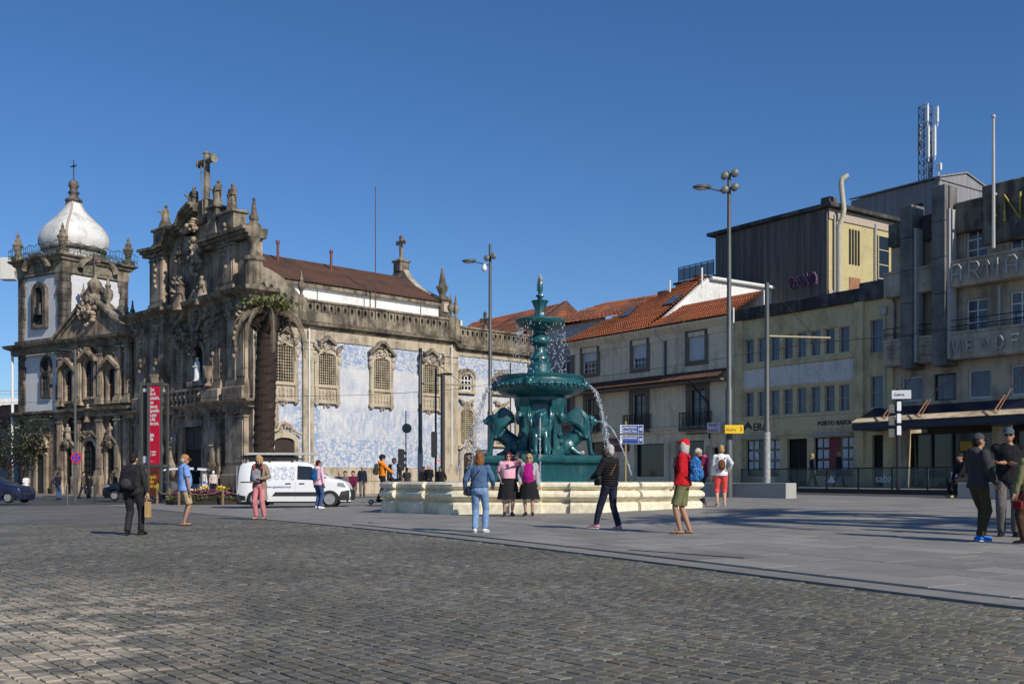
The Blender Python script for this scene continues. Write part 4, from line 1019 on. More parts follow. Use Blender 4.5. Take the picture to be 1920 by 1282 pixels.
FXR = Matrix.Translation((TW1, 0, 0)) @ Matrix(((0,-1,0,0), (1,0,0,0), (0,0,1,0), (0,0,0,1)))      # right-hand face
for xf, c_ in ((None, (TW0+TW1)/2), (FXR, TD/2)):
    mb = MB(xf); mb.prism(arch_poly(c_-.65, c_+.65, 15.6, 18.5, 8), .02, .1); bo = mb.build('bell_opening', M_VOID, twin)
    mb = MB(xf); ring_prism(mb, arch_poly(c_-.65, c_+.65, 15.6, 18.5, 8), arch_poly(c_-1.15, c_+1.15, 15.3, 18.5, 8), -.2, .18); mb.build('surround', M_QUOIN, bo)
    mb = MB(xf); mb.lathe([(.05,1.2),(.28,1.15),(.32,.7),(.42,.25),(.55,0)][::-1], (c_, -.02, 16.5), 10); mb.build('bell', M_IRON, bo, True)
    mb = MB(xf); mb.tube([(c_+1.9*math.cos(math.pi*q/12), -.35, ZTW-1.1+1.25*math.sin(math.pi*q/12)) for q in range(13)], .3, 6); mb.prism([(c_+1.7*math.cos(math.pi*q/12), ZTW-1.3+1.2*math.sin(math.pi*q/12)) for q in range(13)], -.12, .1); mb.build('arched_hood', M_STD, twin)
x_, z_ = cr(86, 686); mb = MB(); mb.prism([(x_+.55*math.cos(q*.524), z_+.7*math.sin(q*.524)) for q in range(12)], .06, .12); ocu = mb.build('oculus', M_VOID, twin)
mb = MB(); ring_prism(mb, [(x_+.55*math.cos(q*.524), z_+.7*math.sin(q*.524)) for q in range(12)], [(x_+.8*math.cos(q*.524), z_+.98*math.sin(q*.524)) for q in range(12)], -.12, .12); mb.build('surround', M_QUOIN, ocu)
z0, z1 = cr(86, 740)[1], cr(86, 702)[1]; mb = MB(); mb.prism(arch_poly(x_-.5, x_+.5, z0, z1-.4, 6, .35), .05, .1); w_ = mb.build('window', M_GLASSD, twin)
mb = MB(); ring_prism(mb, arch_poly(x_-.5, x_+.5, z0, z1-.4, 6, .35), arch_poly(x_-.8, x_+.8, z0-.3, z1-.4, 6, .65), -.12, .12); lattice(mb, x_-.5, x_+.5, z0, z1-.2, .02, 2, 3, .03); mb.build('surround', M_QUOIN, w_)
xd, zd = cr(80, 850); mb = MB(); mb.prism(arch_poly(xd-.6, xd+.6, -.2, zd-.5, 8, .5), -.12, -.06); d = mb.build('door', M_DOORG, twin)
mb = MB(); ring_prism(mb, arch_poly(xd-.6, xd+.6, -.2, zd-.5, 8, .5), arch_poly(xd-1.05, xd+1.05, -.3, zd-.4, 8, .8), -.3, -.04); mb.tube([(xd+1.3*math.cos(math.pi*q/10), -.4, zd+.5+1.3*math.sin(math.pi*q/10)) for q in range(11)], .2, 6); scroll(mb, xd, zd+.9, -.25, 1.3, 1.3, rgC, 16, .25); mb.build('surround', M_STF, d)
# roof terrace: railing, corner urns, plants, drum and dome
for cx_, cy_ in ((TW0, 0), (TW1, 0), (TW0, TD), (TW1, TD)):
    mb = MB(); mb.bbox(cx_-.45, cx_+.45, cy_-.45, cy_+.45, ZTW, ZTW+.5, .04); mb.lathe([(.2,0),(.25,.3),(.42,.9),(.5,1.0),(.5,1.15),(.28,1.4),(.3,1.6),(.12,1.9),(.16,2.0),(.03,2.4)], (cx_, cy_, ZTW+.5), 8); mb.build('terrace_finial', M_STD, twin)
M_RAIL = plain('green_iron', (.03,.05,.045), .5, .2)
for a, b_ in (((TW0-.6, -.6), (TW1+.6, -.6)), ((TW1+.6, -.6), (TW1+.6, TD+.6)), ((TW0-.6, TD+.6), (TW0-.6, -.6))):
    a, b_ = Vector(a), Vector(b_); mb = MB()
    for k in range(25):
        p = a.lerp(b_, k/24); bl = .25*math.sin(k*math.pi/4)**2; mb.tube([(p.x, p.y, ZTW+.05), (p.x, p.y, ZTW+.95+bl)], .022, 4)
        if k < 24:
            q = a.lerp(b_, (k+1)/24); mb.tube([(p.x, p.y, ZTW+.95+bl), (q.x, q.y, ZTW+.95+.25*math.sin((k+1)*math.pi/4)**2)], .03, 4); mb.tube([(p.x, p.y, ZTW+.2), (q.x, q.y, ZTW+.6)], .018, 4); mb.tube([(p.x, p.y, ZTW+.6), (q.x, q.y, ZTW+.2)], .018, 4)
    mb.build('terrace_railing', M_RAIL, twin)
def leafmat(name, c, var=.35):
    m, nt, b = nmat(name)
    v = coords(nt, 'pos'); n1 = noise(nt, v, 3, 4); n2 = nt.nodes.new('ShaderNodeTexWhiteNoise'); 
    g = nt.nodes.new('ShaderNodeNewGeometry'); r = g.outputs['Random Per Island']
    nt.links.new(mix(nt, r, tuple(x*(1-var) for x in c), tuple(x*(1+var) for x in c)), b.inputs['Base Color']); b.inputs['Roughness'].default_value = .6
    return m
M_LEAF = leafmat('weed_leaves', (.06,.085,.025))
def tuft(mb, c, n, w, h, rg, ls=.12):
    for i in range(n):
        p = Vector(c) + Vector((rg.gauss(0, w), rg.gauss(0, w), abs(rg.gauss(0, h)))); a = Vector((rg.uniform(-1,1), rg.uniform(-1,1), rg.uniform(-.6,1))).normalized()*ls*rg.uniform(.6,1.3); b_ = a.cross(Vector((rg.uniform(-1,1), rg.uniform(-1,1), rg.uniform(-1,1)))).normalized()*ls*.4
        mb.add([p, p+a*.5+b_, p+a, p+a*.5-b_], [(0,1,2,3)])
for c_, n_, w_ in (((TW1+.4, 1.5, ZTW+.1), 180, .5), ((TW1+.5, 3.6, ZTW+.1), 260, .6), ((TW1+.4, 5.6, ZTW), 220, .55), ((TW1-2.5, -.4, ZTW), 140, .5), ((TW1-5, -.4, ZTW), 120, .5)):
    mb = MB(); tuft(mb, c_, n_, w_, .35, rq); tag(mb.build('wall_plant', M_LEAF, twin), kind='stuff')
def sq_ring(r, z, n=32, k=.82):
    """rounded-square ring"""
    out = []
    for i in range(n):
        a = 2*math.pi*i/n + math.pi/4; c_, s_ = math.cos(a), math.sin(a); e = 3.2
        q = (abs(c_)**e + abs(s_)**e)**(-1/e); out.append((TC[0]+r*q*c_, TC[1]+r*q*s_, z))
    return out
M_DOME = weathered('dome_tile', (.72,.71,.68), (.42,.40,.38), .25, .9, rough=.5, bmp=.15, grain=14)
dr_ = MB(); dr_.loft([sq_ring(2.35, ZTW), sq_ring(2.35, 23.1), sq_ring(2.45, 23.2)]); dr_.build('drum', M_TILE2, twin)
mb = MB(); mb.loft([sq_ring(2.4, 22.95), sq_ring(2.65, 23.1), sq_ring(2.65, 23.3), sq_ring(2.5, 23.4)]); mb.build('drum_cornice', M_QUOIN, twin)
dp = [(2.55,23.3),(2.74,23.8),(2.78,24.3),(2.62,24.9),(2.25,25.5),(1.7,26.05),(1.2,26.6),(.82,27.1),(.6,27.6),(.48,28.0)]
mb = MB(); mb.loft([sq_ring(r_, z_) for r_, z_ in dp]); mb.build('dome', M_DOME, twin, True, 60)
M_RIB = plain('dome_rib_stone', (.42,.33,.26), .8, var=.3)
for i in range(4):
    a = i*math.pi/2 + math.pi/4; mb = MB(); pts = []
    for r_, z_ in dp:
        q = (2*abs(math.cos(a))**3.2)**(-1/3.2); pts.append((TC[0]+r_*q*math.cos(a), TC[1]+r_*q*math.sin(a), z_))
    mb.tube(pts, .11, 6); mb.build('dome_rib', M_RIB, twin, True)
mb = MB(); mb.lathe([(.8,28.95),(.82,29.1),(.42,29.4),(.38,29.6),(.55,29.8),(.42,29.95),(.34,30.2),(.5,30.45),(.5,30.6),(.4,30.9),(.2,31.0)], (TC[0], TC[1], -1.0), 10); mb.build('dome_finial', M_QUOIN, twin, True, 50)
mb = MB(); mb.tube([(TC[0],TC[1],29.9), (TC[0],TC[1],32.0)], .05, 6); mb.tube([(TC[0]-.5,TC[1],31.4), (TC[0]+.5,TC[1],31.4)], .05, 6); mb.ell((TC[0],TC[1],31.4), (.16,.1,.16), 8, 6); mb.build('iron_cross', M_IRON, twin)
mb = MB(); mb.tube([(TW0-.35, -.35, -.3), (TW0-.35, -.35, 13)], .13, 8); mb.build('downpipe', M_WFRAME, twin, True)
# thin house between the churches
slim = thing('narrow_house', 'very narrow house squeezed between the two granite churches', 'house', (CB.x, CB.y, 0), math.atan2(-CW.y, -CW.x))
mb = MB(); mb.box(-.55, 1.4, 1.2, 12, -1, 12.2); mb.build('wall', M_STF, slim)
tiled_roof('roof', slim, M_RT, (-.7, .9, 12.2), (1.5, .9, 12.2), (1.5, 6, 14.2), (-.7, 6, 14.2), 14, 8)
# ---------------- right-hand street row ----------------
XD = Vector((.58, -.8146)); YD = Vector((.8146, .58)); RZ = math.atan2(XD.y, XD.x)
def rw(px, py=800):
    t, z = on_line(R0, RD, px, py); return -t, z
def row_thing(name, label, cat, xl, d=0.0):
    p = R0 + XD*xl + YD*d
    return thing(name, label, cat, (p.x, p.y, 0), RZ), Matrix.Translation((-xl, -d, 0))
def openings_wall(mb, x0, x1, z0, z1, ops, y0=0.0, y1=.35):
    xs = sorted(set([x0, x1] + [v for o in ops for v in o[:2]])); zs = sorted(set([z0, z1] + [v for o in ops for v in o[2:4]]))
    for za, zb in zip(zs[:-1], zs[1:]):
        run = None
        for xa, xb in zip(xs[:-1], xs[1:]):
            cx_, cz_ = (xa+xb)/2, (za+zb)/2
            solid = not any(o[0] < cx_ < o[1] and o[2] < cz_ < o[3] for o in ops)
            if solid: run = [run[0], xb] if run else [xa, xb]
            if (not solid or xb == xs[-1]) and run: mb.box(run[0], run[1], y0, y1, za, zb); run = None
def m_curtain(name, c, c2, sc=7.0, refl=.06):
    m, nt, b = nmat(name)
    v = coords(nt, 'Object', (sc, sc, .15)); n1 = noise(nt, v, 1.0, 3, .5)
    nt.links.new(ramp(nt, n1, [(.3, c), (.7, c2)]), b.inputs['Base Color']); b.inputs['Roughness'].default_value = .25
    b.inputs['Specular IOR Level'].default_value = .5; b.inputs['Coat Weight'].default_value = .6; b.inputs['Coat Roughness'].default_value = .03
    return m
M_CURT = m_curtain('curtained_glass', (.05,.06,.085), (.14,.16,.20)); M_CURT2 = m_curtain('net_curtain_glass', (.03,.035,.05), (.09,.10,.13))
M_SHUT = plain('roller_shutter', (.60,.60,.62), .6, var=.05)
M_CREAM = weathered('cream_render', (.80,.67,.475), (.45,.365,.26), .24, .5, bmp=.12, grain=10)
M_YEL = weathered('yellow_render', (.66,.53,.30), (.36,.285,.165), .22, .6, bmp=.12, grain=10)
M_YEL2 = weathered('pale_panel', (.72,.67,.60), (.5,.45,.385), .2, .6, bmp=.1, grain=10)
M_CONC = weathered('stained_concrete', (.27,.245,.20), (.075,.068,.058), .75, .7, bmp=.25)
M_CONCD = weathered('black_stained_parapet', (.16,.155,.145), (.045,.045,.043), .8, .8, bmp=.25)
M_ARM = weathered('stained_beige_render', (.56,.465,.33), (.25,.205,.15), .38, .6, bmp=.15)
M_BAND = weathered('stained_grey_band', (.50,.43,.335), (.21,.175,.135), .40, .8, bmp=.15)
M_TRIM = plain('brown_stone_trim', (.16,.132,.105), .8, var=.2, scale=4)
M_PIPE = plain('grey_pipe', (.42,.41,.40), .5, var=.1)
M_BLACKP = plain('black_paint', (.012,.012,.013), .45)
M_LETTER = plain('weathered_letter', (.42,.40,.37), .7, var=.3, scale=9)
def window(par, T, x0, x1, z0, z1, frame, pane, nx=1, nz=2, y=.18, fw=.05, name='window', shutter=0.0):
    mb = MB(T); mb.box(x0, x1, y, y+.03, z0, z1); w = mb.build(name, pane, par)
    mb = MB(T); ring_prism(mb, [(x0+fw, z0+fw), (x1-fw, z0+fw), (x1-fw, z1-fw), (x0+fw, z1-fw)], [(x0, z0), (x1, z0), (x1, z1), (x0, z1)], y-.05, y-.002)
    for i in range(1, nx): x = x0+(x1-x0)*i/nx; mb.box(x-fw*.45, x+fw*.45, y-.04, y-.003, z0, z1)
    for j in range(1, nz): z = z0+(z1-z0)*j/nz; mb.box(x0, x1, y-.035, y-.004, z-fw*.4, z+fw*.4)
    mb.build('frame', frame, w)
    if shutter:
        n_ = int((z1-z0)*shutter/.09)
        mb = MB(T)
        for k in range(n_): mb.bbox(x0+.02, x1-.02, y-.09, y-.055, z1-.05-.09*(k+1)+.004, z1-.05-.09*k, .01)
        mb.box(x0, x1, y-.1, y-.03, z1-.2, z1); mb.build('roller_shutter', M_SHUT, w)
    return w
def stone_frame(par, T, x0, x1, z0, z1, b, mat, y=-.06, name='surround'):
    mb = MB(T); ring_prism(mb, [(x0, z0), (x1, z0), (x1, z1), (x0, z1)], [(x0-b, z0-b), (x1+b, z0-b), (x1+b, z1+b), (x0-b, z1+b)], y, .05); return mb.build(name, mat, par)
def railing(par, T, x0, x1, z0, z1, d, n, mat, name='balcony'):
    mb = MB(T); mb.box(x0, x1, -d, .02, z0-.12, z0); o = mb.build(name, M_TRIM, par)
    mb = MB(T)
    for k in range(n+1):
        x = x0+.03+(x1-x0-.06)*k/n; mb.box(x-.012, x+.012, -d+.03, -d+.055, z0, z1)
        if k % 2 == 0 and k < n: mb.tube([(x+(x1-x0)/n*(1+.8*math.cos(a)), -d+.04, (z0+z1)/2+.3*math.sin(a)) for a in [q*.785 for q in range(9)]], .012, 4)
    for z in (z0+.08, z1): mb.box(x0, x1, -d+.02, -d+.065, z-.02, z+.02)
    for x in (x0, x1-.03):
        mb.box(x, x+.03, -d+.05, 0, z1-.02, z1+.02)
        for q in range(4): mb.box(x, x+.02, -d+.1+q*d/4, -d+.13+q*d/4, z0, z1)
    mb.build('iron_railing', mat, o); return o
# --- cream guest house
xl, xr = rw(1070)[0], rw(1377)[0]; ZEV = 10.9
pens, T = row_thing('guest_house', 'cream rendered guest house with orange tiled hipped roof and half closed shutters', 'building', xl)
uw = [(1093, 1120, 652, 700), (1187, 1213, 637, 690), (1291, 1322, 622, 676)]
fd = [(1100, 1118, 748, 808), (1187, 1211, 740, 806), (1294, 1323, 730, 803)]
sw = [(1103, 1140, 828, 897), (1191, 1246, 832, 893), (1268, 1321, 826, 893), (1336, 1364, 838, 905)]
ops = []
def conv(a):
    x0, x1 = rw(a[0])[0], rw(a[1])[0]; m = (a[0]+a[1])/2; return (x0, x1, rw(m, a[3])[1], rw(m, a[2])[1])
for a in uw + fd + sw: ops.append(conv(a))
mb = MB(T); openings_wall(mb, xl, xr, -.5, ZEV, ops); mb.box(xl, xl+.3, .36, 9, -.5, ZEV); mb.box(xr-.3, xr, .36, 9, -.5, ZEV); mb.build('wall', M_CREAM, pens)
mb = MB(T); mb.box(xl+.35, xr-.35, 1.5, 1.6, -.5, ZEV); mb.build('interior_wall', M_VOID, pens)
for i, a in enumerate(uw):
    o = conv(a); w = window(pens, T, *o, M_WFRAME, M_GLASSD, 4, 5, shutter=(.55, .66, .98)[i]); stone_frame(w, T, *o, .28, M_TRIM)
for i, a in enumerate(fd):
    o = conv(a); w = window(pens, T, *o, M_BLACKP, M_CURT2, 2, 4, name='french_door'); stone_frame(w, T, *o, .35, M_TRIM); railing(pens, T, o[0]-.55, o[1]+.55, o[2]-.05, o[2]+1.0, .5, 14, M_IRON)
for i, a in enumerate(sw):
    o = conv(a); w = window(pens, T, *o, M_BLACKP, M_GLASSD, 1, 1, y=.25, name='shop_window')
    mb = MB(T); mb.box(o[0]-.5, o[0]-.02, -.07, .01, -.3, o[3]+.1); mb.build('shop_pilaster', M_CREAM, w); mb = MB(T); mb.box(o[1]+.02, o[1]+.5, -.07, .01, -.3, o[3]+.1); mb.build('shop_pilaster', M_CREAM, w)
mb = MB(T); mb.sweep([(xl, 0), (xr, 0)], [(0, 4.0), (.08, 4.02), (.12, 4.25), (.22, 4.3), (.22, 4.4), (0, 4.45)]); mb.build('string_course', M_CREAM, pens)
mb = MB(T); mb.sweep([(xl, 0), (xr, 0)], [(0, ZEV-.9), (.06, ZEV-.88), (.06, ZEV-.5), (.2, ZEV-.35), (.38, ZEV-.15), (.42, ZEV), (0, ZEV+.02)]); mb.build('eaves_cornice', M_CREAM, pens)
mb = MB(T); mb.box(xl-.02, xl+.45, -.05, .0, 0, ZEV-.9); mb.build('corner_pilaster', M_TRIM, pens)
xp = rw(1247)[0]; mb = MB(T); mb.box(xp-.16, xp+.16, -.05, .0, 7.7, ZEV-.9); mb.build('wall_strip', M_TRIM, pens); mb = MB(T); mb.tube([(xp-.5, -.45, ZEV-.15), (xp-.4, -.4, ZEV-.5), (xp, -.14, ZEV-1.0), (xp, -.14, 7.6)], .06, 8); mb.build('downpipe', M_PIPE, pens, True)
zs_ = 7.55; mb = MB(T); mb.box(xl, xr-.3, -.85, .02, zs_-.5, zs_-.38); mb.build('canopy_soffit', M_TRIM, pens)
o_ = tiled_roof('canopy_roof', pens, M_RT_OLD, T @ Vector((xl, -1.0, zs_-.3)), T @ Vector((xr-.3, -1.0, zs_-.3)), T @ Vector((xr-.3, .0, zs_+.25)), T @ Vector((xl, .0, zs_+.25)), 4, 70, .07, .05)
xA = rw(1224)[0]; ap = (xA, 5.0, 14.95)
tiled_roof('hipped_roof', pens, M_RTM, T @ Vector((xl-.3, -.5, ZEV-.05)), T @ Vector((xA, -.5, ZEV-.05)), T @ Vector((xA, 5, 14.95)), T @ Vector((xA-.6, 5, 14.95)), 24, 36, .10, .13)
tiled_roof('hipped_roof', pens, M_RTM, T @ Vector((xl-.3, 12, ZEV-.05)), T @ Vector((xl-.3, -.5, ZEV-.05)), T @ Vector((xA-.6, 5, 14.95)), T @ Vector((xA-.6, 12, 14.95)), 20, 30, .08, .07)
tiled_roof('lower_roof', pens, M_RTM, T @ Vector((xA+.02, -.5, ZEV-.05)), T @ Vector((xr, -.5, ZEV-.05)), T @ Vector((xr, 2.6, 12.55)), T @ Vector((xA+.02, 2.6, 12.55)), 11, 34, .10, .13)
mb = MB(T); mb.prism([(-.3, ZEV), (13, ZEV), (13, 14.9), (5, 14.9)], xA, xA+.3, T.inverted() @ T @ Matrix(((0,1,0,0), (1,0,0,0), (0,0,1,0), (0,0,0,1))))
mb.box(xA+.3, xr, 2.6, 3.0, ZEV, 12.7); mb.build('side_wall', M_WHITE, pens)
tiled_roof('rear_roof', pens, M_RT_OLD, T @ Vector((xA+.5, 4.8, 14.7)), T @ Vector((xA+.5, 13, 14.7)), T @ Vector((xA-1.2, 13, 15.05)), T @ Vector((xA-1.2, 4.8, 15.05)), 3, 24, .08, .06)
mb = MB(T); mb.tube([(xA+.5, 4.9, 14.72), (xA+.5, 13, 14.72)], .13, 8); mb.build('gutter', M_WFRAME, pens, True)
xm = rw(1158)[0]; mb = MB(T); mb.bbox(xm-.4, xm+.4, 4.2, 5.0, 12.5, 14.3, .05); mb.bbox(xm-.48, xm+.48, 4.1, 5.1, 14.1, 14.35, .04); mb.build('chimney', M_TRIM, pens)
for px, py in ((1146, 602), (1218, 590)):
    xs_ = rw(px)[0]; tz = .55 if px > 1200 else .5; yy = 1.6 + (px > 1200)*.5; zz = ZEV + (yy+.5)*.735; mb = MB(T @ Matrix.Translation((xs_, yy, zz+.22)) @ Matrix.Rotation(R(36), 4, 'X')); mb.box(-.45, .45, -.65, .65, 0, .06); sk = mb.build('skylight', M_IRON, pens); mb = MB(T @ Matrix.Translation((xs_, yy, zz+.22)) @ Matrix.Rotation(R(36), 4, 'X')); mb.box(-.37, .37, -.57, .57, .062, .075); mb.build('pane', M_CURT, sk)
for px, yy in ((1196, 3.4), (1240, 4.2)):
    xs_ = rw(px)[0]-.5; mb = MB(T); zz = ZEV+(yy+.5)*.735; mb.tube([(xs_, yy, zz-.3), (xs_, yy, zz+1.0)], .07, 6); mb.build('vent_pipe', M_WFRAME, pens)
M_SIGNW = plain('white_sign', (.62,.64,.72), .4, var=.05); M_SIGNRED = plain('sign_red', (.42,.03,.05), .5)
xs_, zs1 = rw(1349, 792); zs0 = rw(1349, 811)[1]; mb = MB(T); mb.box(xs_-.55, xs_+.5, -.5, -.4, zs0, zs1); sg = mb.build('hanging_sign', M_SIGNW, pens)
def ttext(name, body, size, mat, par, T, x, y, z, **k): return text(name, body, size, mat, par, T @ Vector((x, y, z)), **k)
h_ = zs1-zs0
ttext('sign_lettering', 'PENSÃO', h_*.36, M_SIGNRED, sg, T, xs_-.03, -.502, zs0+h_*.62, align='CENTER', shear=.2, bold=.006); ttext('sign_lettering', 'res.', h_*.18, M_SIGNRED, sg, T, xs_+.15, -.502, zs0+h_*.43, align='CENTER', shear=.2); ttext('sign_lettering', 'FRANÇA', h_*.36, M_SIGNRED, sg, T, xs_-.08, -.502, zs0+h_*.08, align='CENTER', shear=.2, bold=.006)
xb_ = rw(1120)[0]; M_MAROON = plain('maroon_fascia', (.10,.012,.03), .5); mb = MB(T); mb.box(rw(1141)[0], rw(1182)[0], -.1, -.02, 3.0, 3.9); fa = mb.build('shop_fascia', M_MAROON, pens); ttext('fascia_lettering', 'Millennium', .42, M_LETTER, fa, T, rw(1142)[0]+.05, -.102, 3.4); ttext('fascia_lettering', 'bcp', .34, M_LETTER, fa, T, rw(1168)[0], -.102, 3.08)
mb = MB(T); mb.tube([(rw(1310)[0], -.9, 7.2), (rw(1318)[0], -.3, 6.4), (rw(1330)[0], -.1, 5.8), (rw(1332)[0], -.1, 3.6)], .05, 6); mb.build('drain_hose', M_IRON, pens)
# --- yellow office building
yl, yr = xr, rw(1671)[0]
offi, T = row_thing('office_building', 'yellow rendered office block with two rows of windows and estate agent shop', 'building', yl)
ops = []; W1 = []; W2 = []
ax, bx_ = rw(1396)[0], rw(1600)[0]; pit = (bx_-ax)/8
for i in range(8):
    x0 = ax + pit*i + .04; x1 = x0 + pit*.70; W1.append((x0, x1, 7.95, 9.32)); W2.append((x0, x1, 4.8, 6.22))
sx0, sx1 = rw(1632)[0], rw(1656)[0]; W1.append((sx0, sx1, 7.75, 9.45)); W2.append((sx0, sx1, 4.85, 6.5))
shops = [conv((1399, 1462, 824, 892)), conv((1476, 1513, 822, 915)), conv((1526, 1600, 819, 892)), conv((1635, 1659, 815, 915))]
mb = MB(T); openings_wall(mb, yl, yr, -.5, 10.7, W1 + W2 + shops); mb.box(yl, yr, .36, .5, 3.7, 10.7) if False else None; mb.box(yl+.02, yl+.3, .36, 10, -.5, 10.7); mb.box(yr-.3, yr-.02, .36, 10, -.5, 10.7); mb.build('wall', M_YEL, offi)
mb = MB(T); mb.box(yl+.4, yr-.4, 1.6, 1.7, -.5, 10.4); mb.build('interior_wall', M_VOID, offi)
mb = MB(T); mb.box(yl, yr, .3, 10, 10.3, 10.5); mb.build('roof_slab', M_CONCD, offi)
for i, o in enumerate(W1 + W2): window(offi, T, *o, M_PIPE, M_CURT if i % 3 else M_CURT2, 1, 2, fw=.035)
for k, o in enumerate(shops):
    if k in (0, 2): window(offi, T, *o, M_BLACKP, M_GLASSD, 1, 1, y=.2, name='shop_window')
    else: window(offi, T, *o, M_BLACKP, M_VOID, 2 if k == 1 else 1, 1 if k == 1 else 6, y=.25, name='shop_door')
mb = MB(T); mb.box(ax-.1, bx_+.05, -.03, .0, 6.45, 7.55); mb.build('pale_band', M_YEL2, offi)
for z_, d_ in ((7.62, .09), (9.36, .05), (6.3, .05), (4.62, .09)):
    mb = MB(T); mb.box(ax-.15, bx_+.1, -d_, .0, z_, z_+.14); mb.build('sill_band', M_YEL, offi)
for px in (1388, 1613, 1668):
    x = rw(px)[0]; mb = MB(T); mb.box(x-.28, x+.28, -.16, .0, -.4, 10.5); mb.build('pilaster', M_YEL, offi)
n_ = 6
for i in range(n_):
    mb = MB(T); mb.bbox(yl+(yr-yl)*i/n_+.01, yl+(yr-yl)*(i+1)/n_-.01, -.28, .32, 10.5, 11.2 + (.25 if i == n_-1 else 0), .04); mb.build('parapet_block', M_CONCD, offi)
mb = MB(T); mb.box(yl+.1, bx_+.2, -.12, .0, 3.62, 4.6); fs_ = mb.build('fascia', M_YEL, offi)
M_BRONZE = plain('dark_lettering', (.035,.03,.028), .5)
xe = rw(1415)[0]; ttext('lettering', 'ERA', .62, M_BRONZE, fs_, T, xe, -.125, 3.95, ext=.03, bold=.004)
mb = MB(T); xv = rw(1405)[0]; mb.prism([(xv-.28, 4.0), (xv, 4.22), (xv+.28, 4.0), (xv+.28, 4.2), (xv, 4.5), (xv-.28, 4.2)], -.16, -.12); mb.build('emblem', M_BRONZE, fs_)
ttext('lettering', 'PORTO BAIXA', .34, M_BRONZE, fs_, T, rw(1536)[0], -.125, 4.05, ext=.03, bold=.004)
for (x0, x1, z0, z1) in (shops[0], shops[2]):
    mb = MB(T); mb.tube([(x0-.1, -.35, z1+.12), (x1+.1, -.35, z1+.12)], .07, 8); mb.build('rolled_awning', M_PIPE, offi)
M_PAPER = plain('pale_notice', (.55,.58,.62), .5, var=.3, scale=5, kind='Object'); M_REDP = plain('red_poster', (.22,.02,.025), .5)
mb = MB(T); x0, x1, z0, z1 = shops[2]; mb.box(x0+(x1-x0)*.22, x0+(x1-x0)*.62, .18, .19, z0+.15, z1-.05); mb.build('red_poster', M_REDP, offi)
for (x0, x1, z0, z1), cols in ((shops[0], (.1, .27, .72, .9)), (shops[2], (.12, .28, .76, .92))):
    for c in cols:
        for r in range(3):
            x = x0+(x1-x0)*c; z = z0+.35+r*.62; mb = MB(T); mb.box(x-.16, x+.16, .165, .175, z, z+.48); mb.build('property_notice', M_PAPER, offi)
mb = MB(T); mb.tube([(rw(1664)[0], -.2, 9.7), (rw(1664)[0], -.2, 4)], .05, 6); mb.bbox(rw(1664)[0]-.14, rw(1664)[0]+.14, -.34, -.1, 9.6, 10.0, .03); mb.build('downpipe', M_PIPE, offi)
for px in (1384, 1374): mb = MB(T); x = rw(px)[0]; mb.tube([(x, -.4, 10.4), (x, -.4, 11.3)], .06, 6); mb.build('vent_pipe', M_WFRAME, offi)
# --- concrete department store
al, ar = yr, rw(2060)[0]
arm, T = row_thing('department_store', 'stained concrete store building with tall dark fins and raised lettering bands', 'building', al)
WIN = [(1688, 1712, 462, 512), (1748, 1772, 446, 500), (1811, 1851, 428, 486), (1893, 1935, 405, 465), (1688, 1712, 586, 640), (1748, 1774, 574, 632), (1811, 1851, 560, 625), (1893, 1935, 545, 612),
       (1690, 1730, 706, 752), (1751, 1793, 700, 750), (1815, 1858, 692, 746), (1894, 1936, 683, 740), (1965, 2010, 380, 445), (1965, 2010, 535, 605), (1965, 2010, 672, 735)]
wo = [conv(a) for a in WIN]; so_ = [(rw(1700)[0], rw(1860)[0], -.2, 3.9), (rw(1890)[0], rw(2040)[0], -.2, 3.9)]
mb = MB(T); openings_wall(mb, al, ar, -.5, 13.3, wo + so_); mb.box(al+.02, al+.35, .36, 14, -.5, 13.3); mb.build('wall', M_ARM, arm)
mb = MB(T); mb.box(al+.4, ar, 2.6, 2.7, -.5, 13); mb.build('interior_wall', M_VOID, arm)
mb = MB(T); mb.box(al, ar, .3, 14, 13.2, 13.35); mb.build('roof_slab', M_CONCD, arm)
for i, o in enumerate(wo):
    w = window(arm, T, *o, M_WFRAME if i % 4 in (0, 2, 3) or i > 11 else M_BLACKP, M_CURT if i > 7 else M_CURT2, 2 if i < 8 or i > 11 else 1, 1 if i in (8, 9, 10, 11, 14) else 3, fw=.07)
xm0, xm1 = rw(1793)[0], ar
for x0, x1, z0, z1, nm in ((al+.05, rw(1710)[0], 13.0, 14.2, 0), (rw(1735)[0], rw(1770)[0], 13.0, 14.25, 0), (rw(1797)[0], rw(1848)[0], 13.0, 14.5, 0), (rw(1848)[0]+.01, ar, 12.2, 15.0, 0)):
    mb = MB(T); mb.bbox(x0, x1, -.35, .3, z0, z1, .04); mb.build('parapet', M_CONC, arm)
bands = []
for x0, x1 in ((al+.05, rw(1711)[0]), (rw(1734)[0], rw(1771)[0]), (rw(1796)[0], ar)):
    for z0, z1, m_ in ((10.35, 11.55, M_BAND), (6.85, 8.1, M_BAND)):
        mb = MB(T); mb.bbox(x0, x1, -.75, .02, z0, z1, .05); mb.box(x0, x1, -.8, .0, z1-.03, z1+.08); bands.append(mb.build('balcony_front', m_, arm))
    mb = MB(T)
    for z in (8.45, 8.75): mb.tube([(x0, -.72, z), (x1, -.72, z)], .025, 5)
    n_ = max(2, int((x1-x0)/1.6))
    for k in range(n_+1): x = x0+.03+(x1-x0-.06)*k/n_; mb.tube([(x, -.72, 8.1), (x, -.72, 8.78)], .02, 5)
    mb.build('balcony_rail', M_IRON, arm)
for x0, x1 in ((al+.35, rw(1706)[0]), (rw(1739)[0], rw(1766)[0])):
    for z in (7.25, 7.7): mb = MB(T); mb.bbox(x0, x1, -.84, -.76, z, z+.1, .02); mb.build('relief_bar', M_BAND, arm)
M_FIN = weathered('dark_fin_cladding', (.20,.185,.17), (.09,.085,.08), .42, .9, rough=.6, bmp=.1)
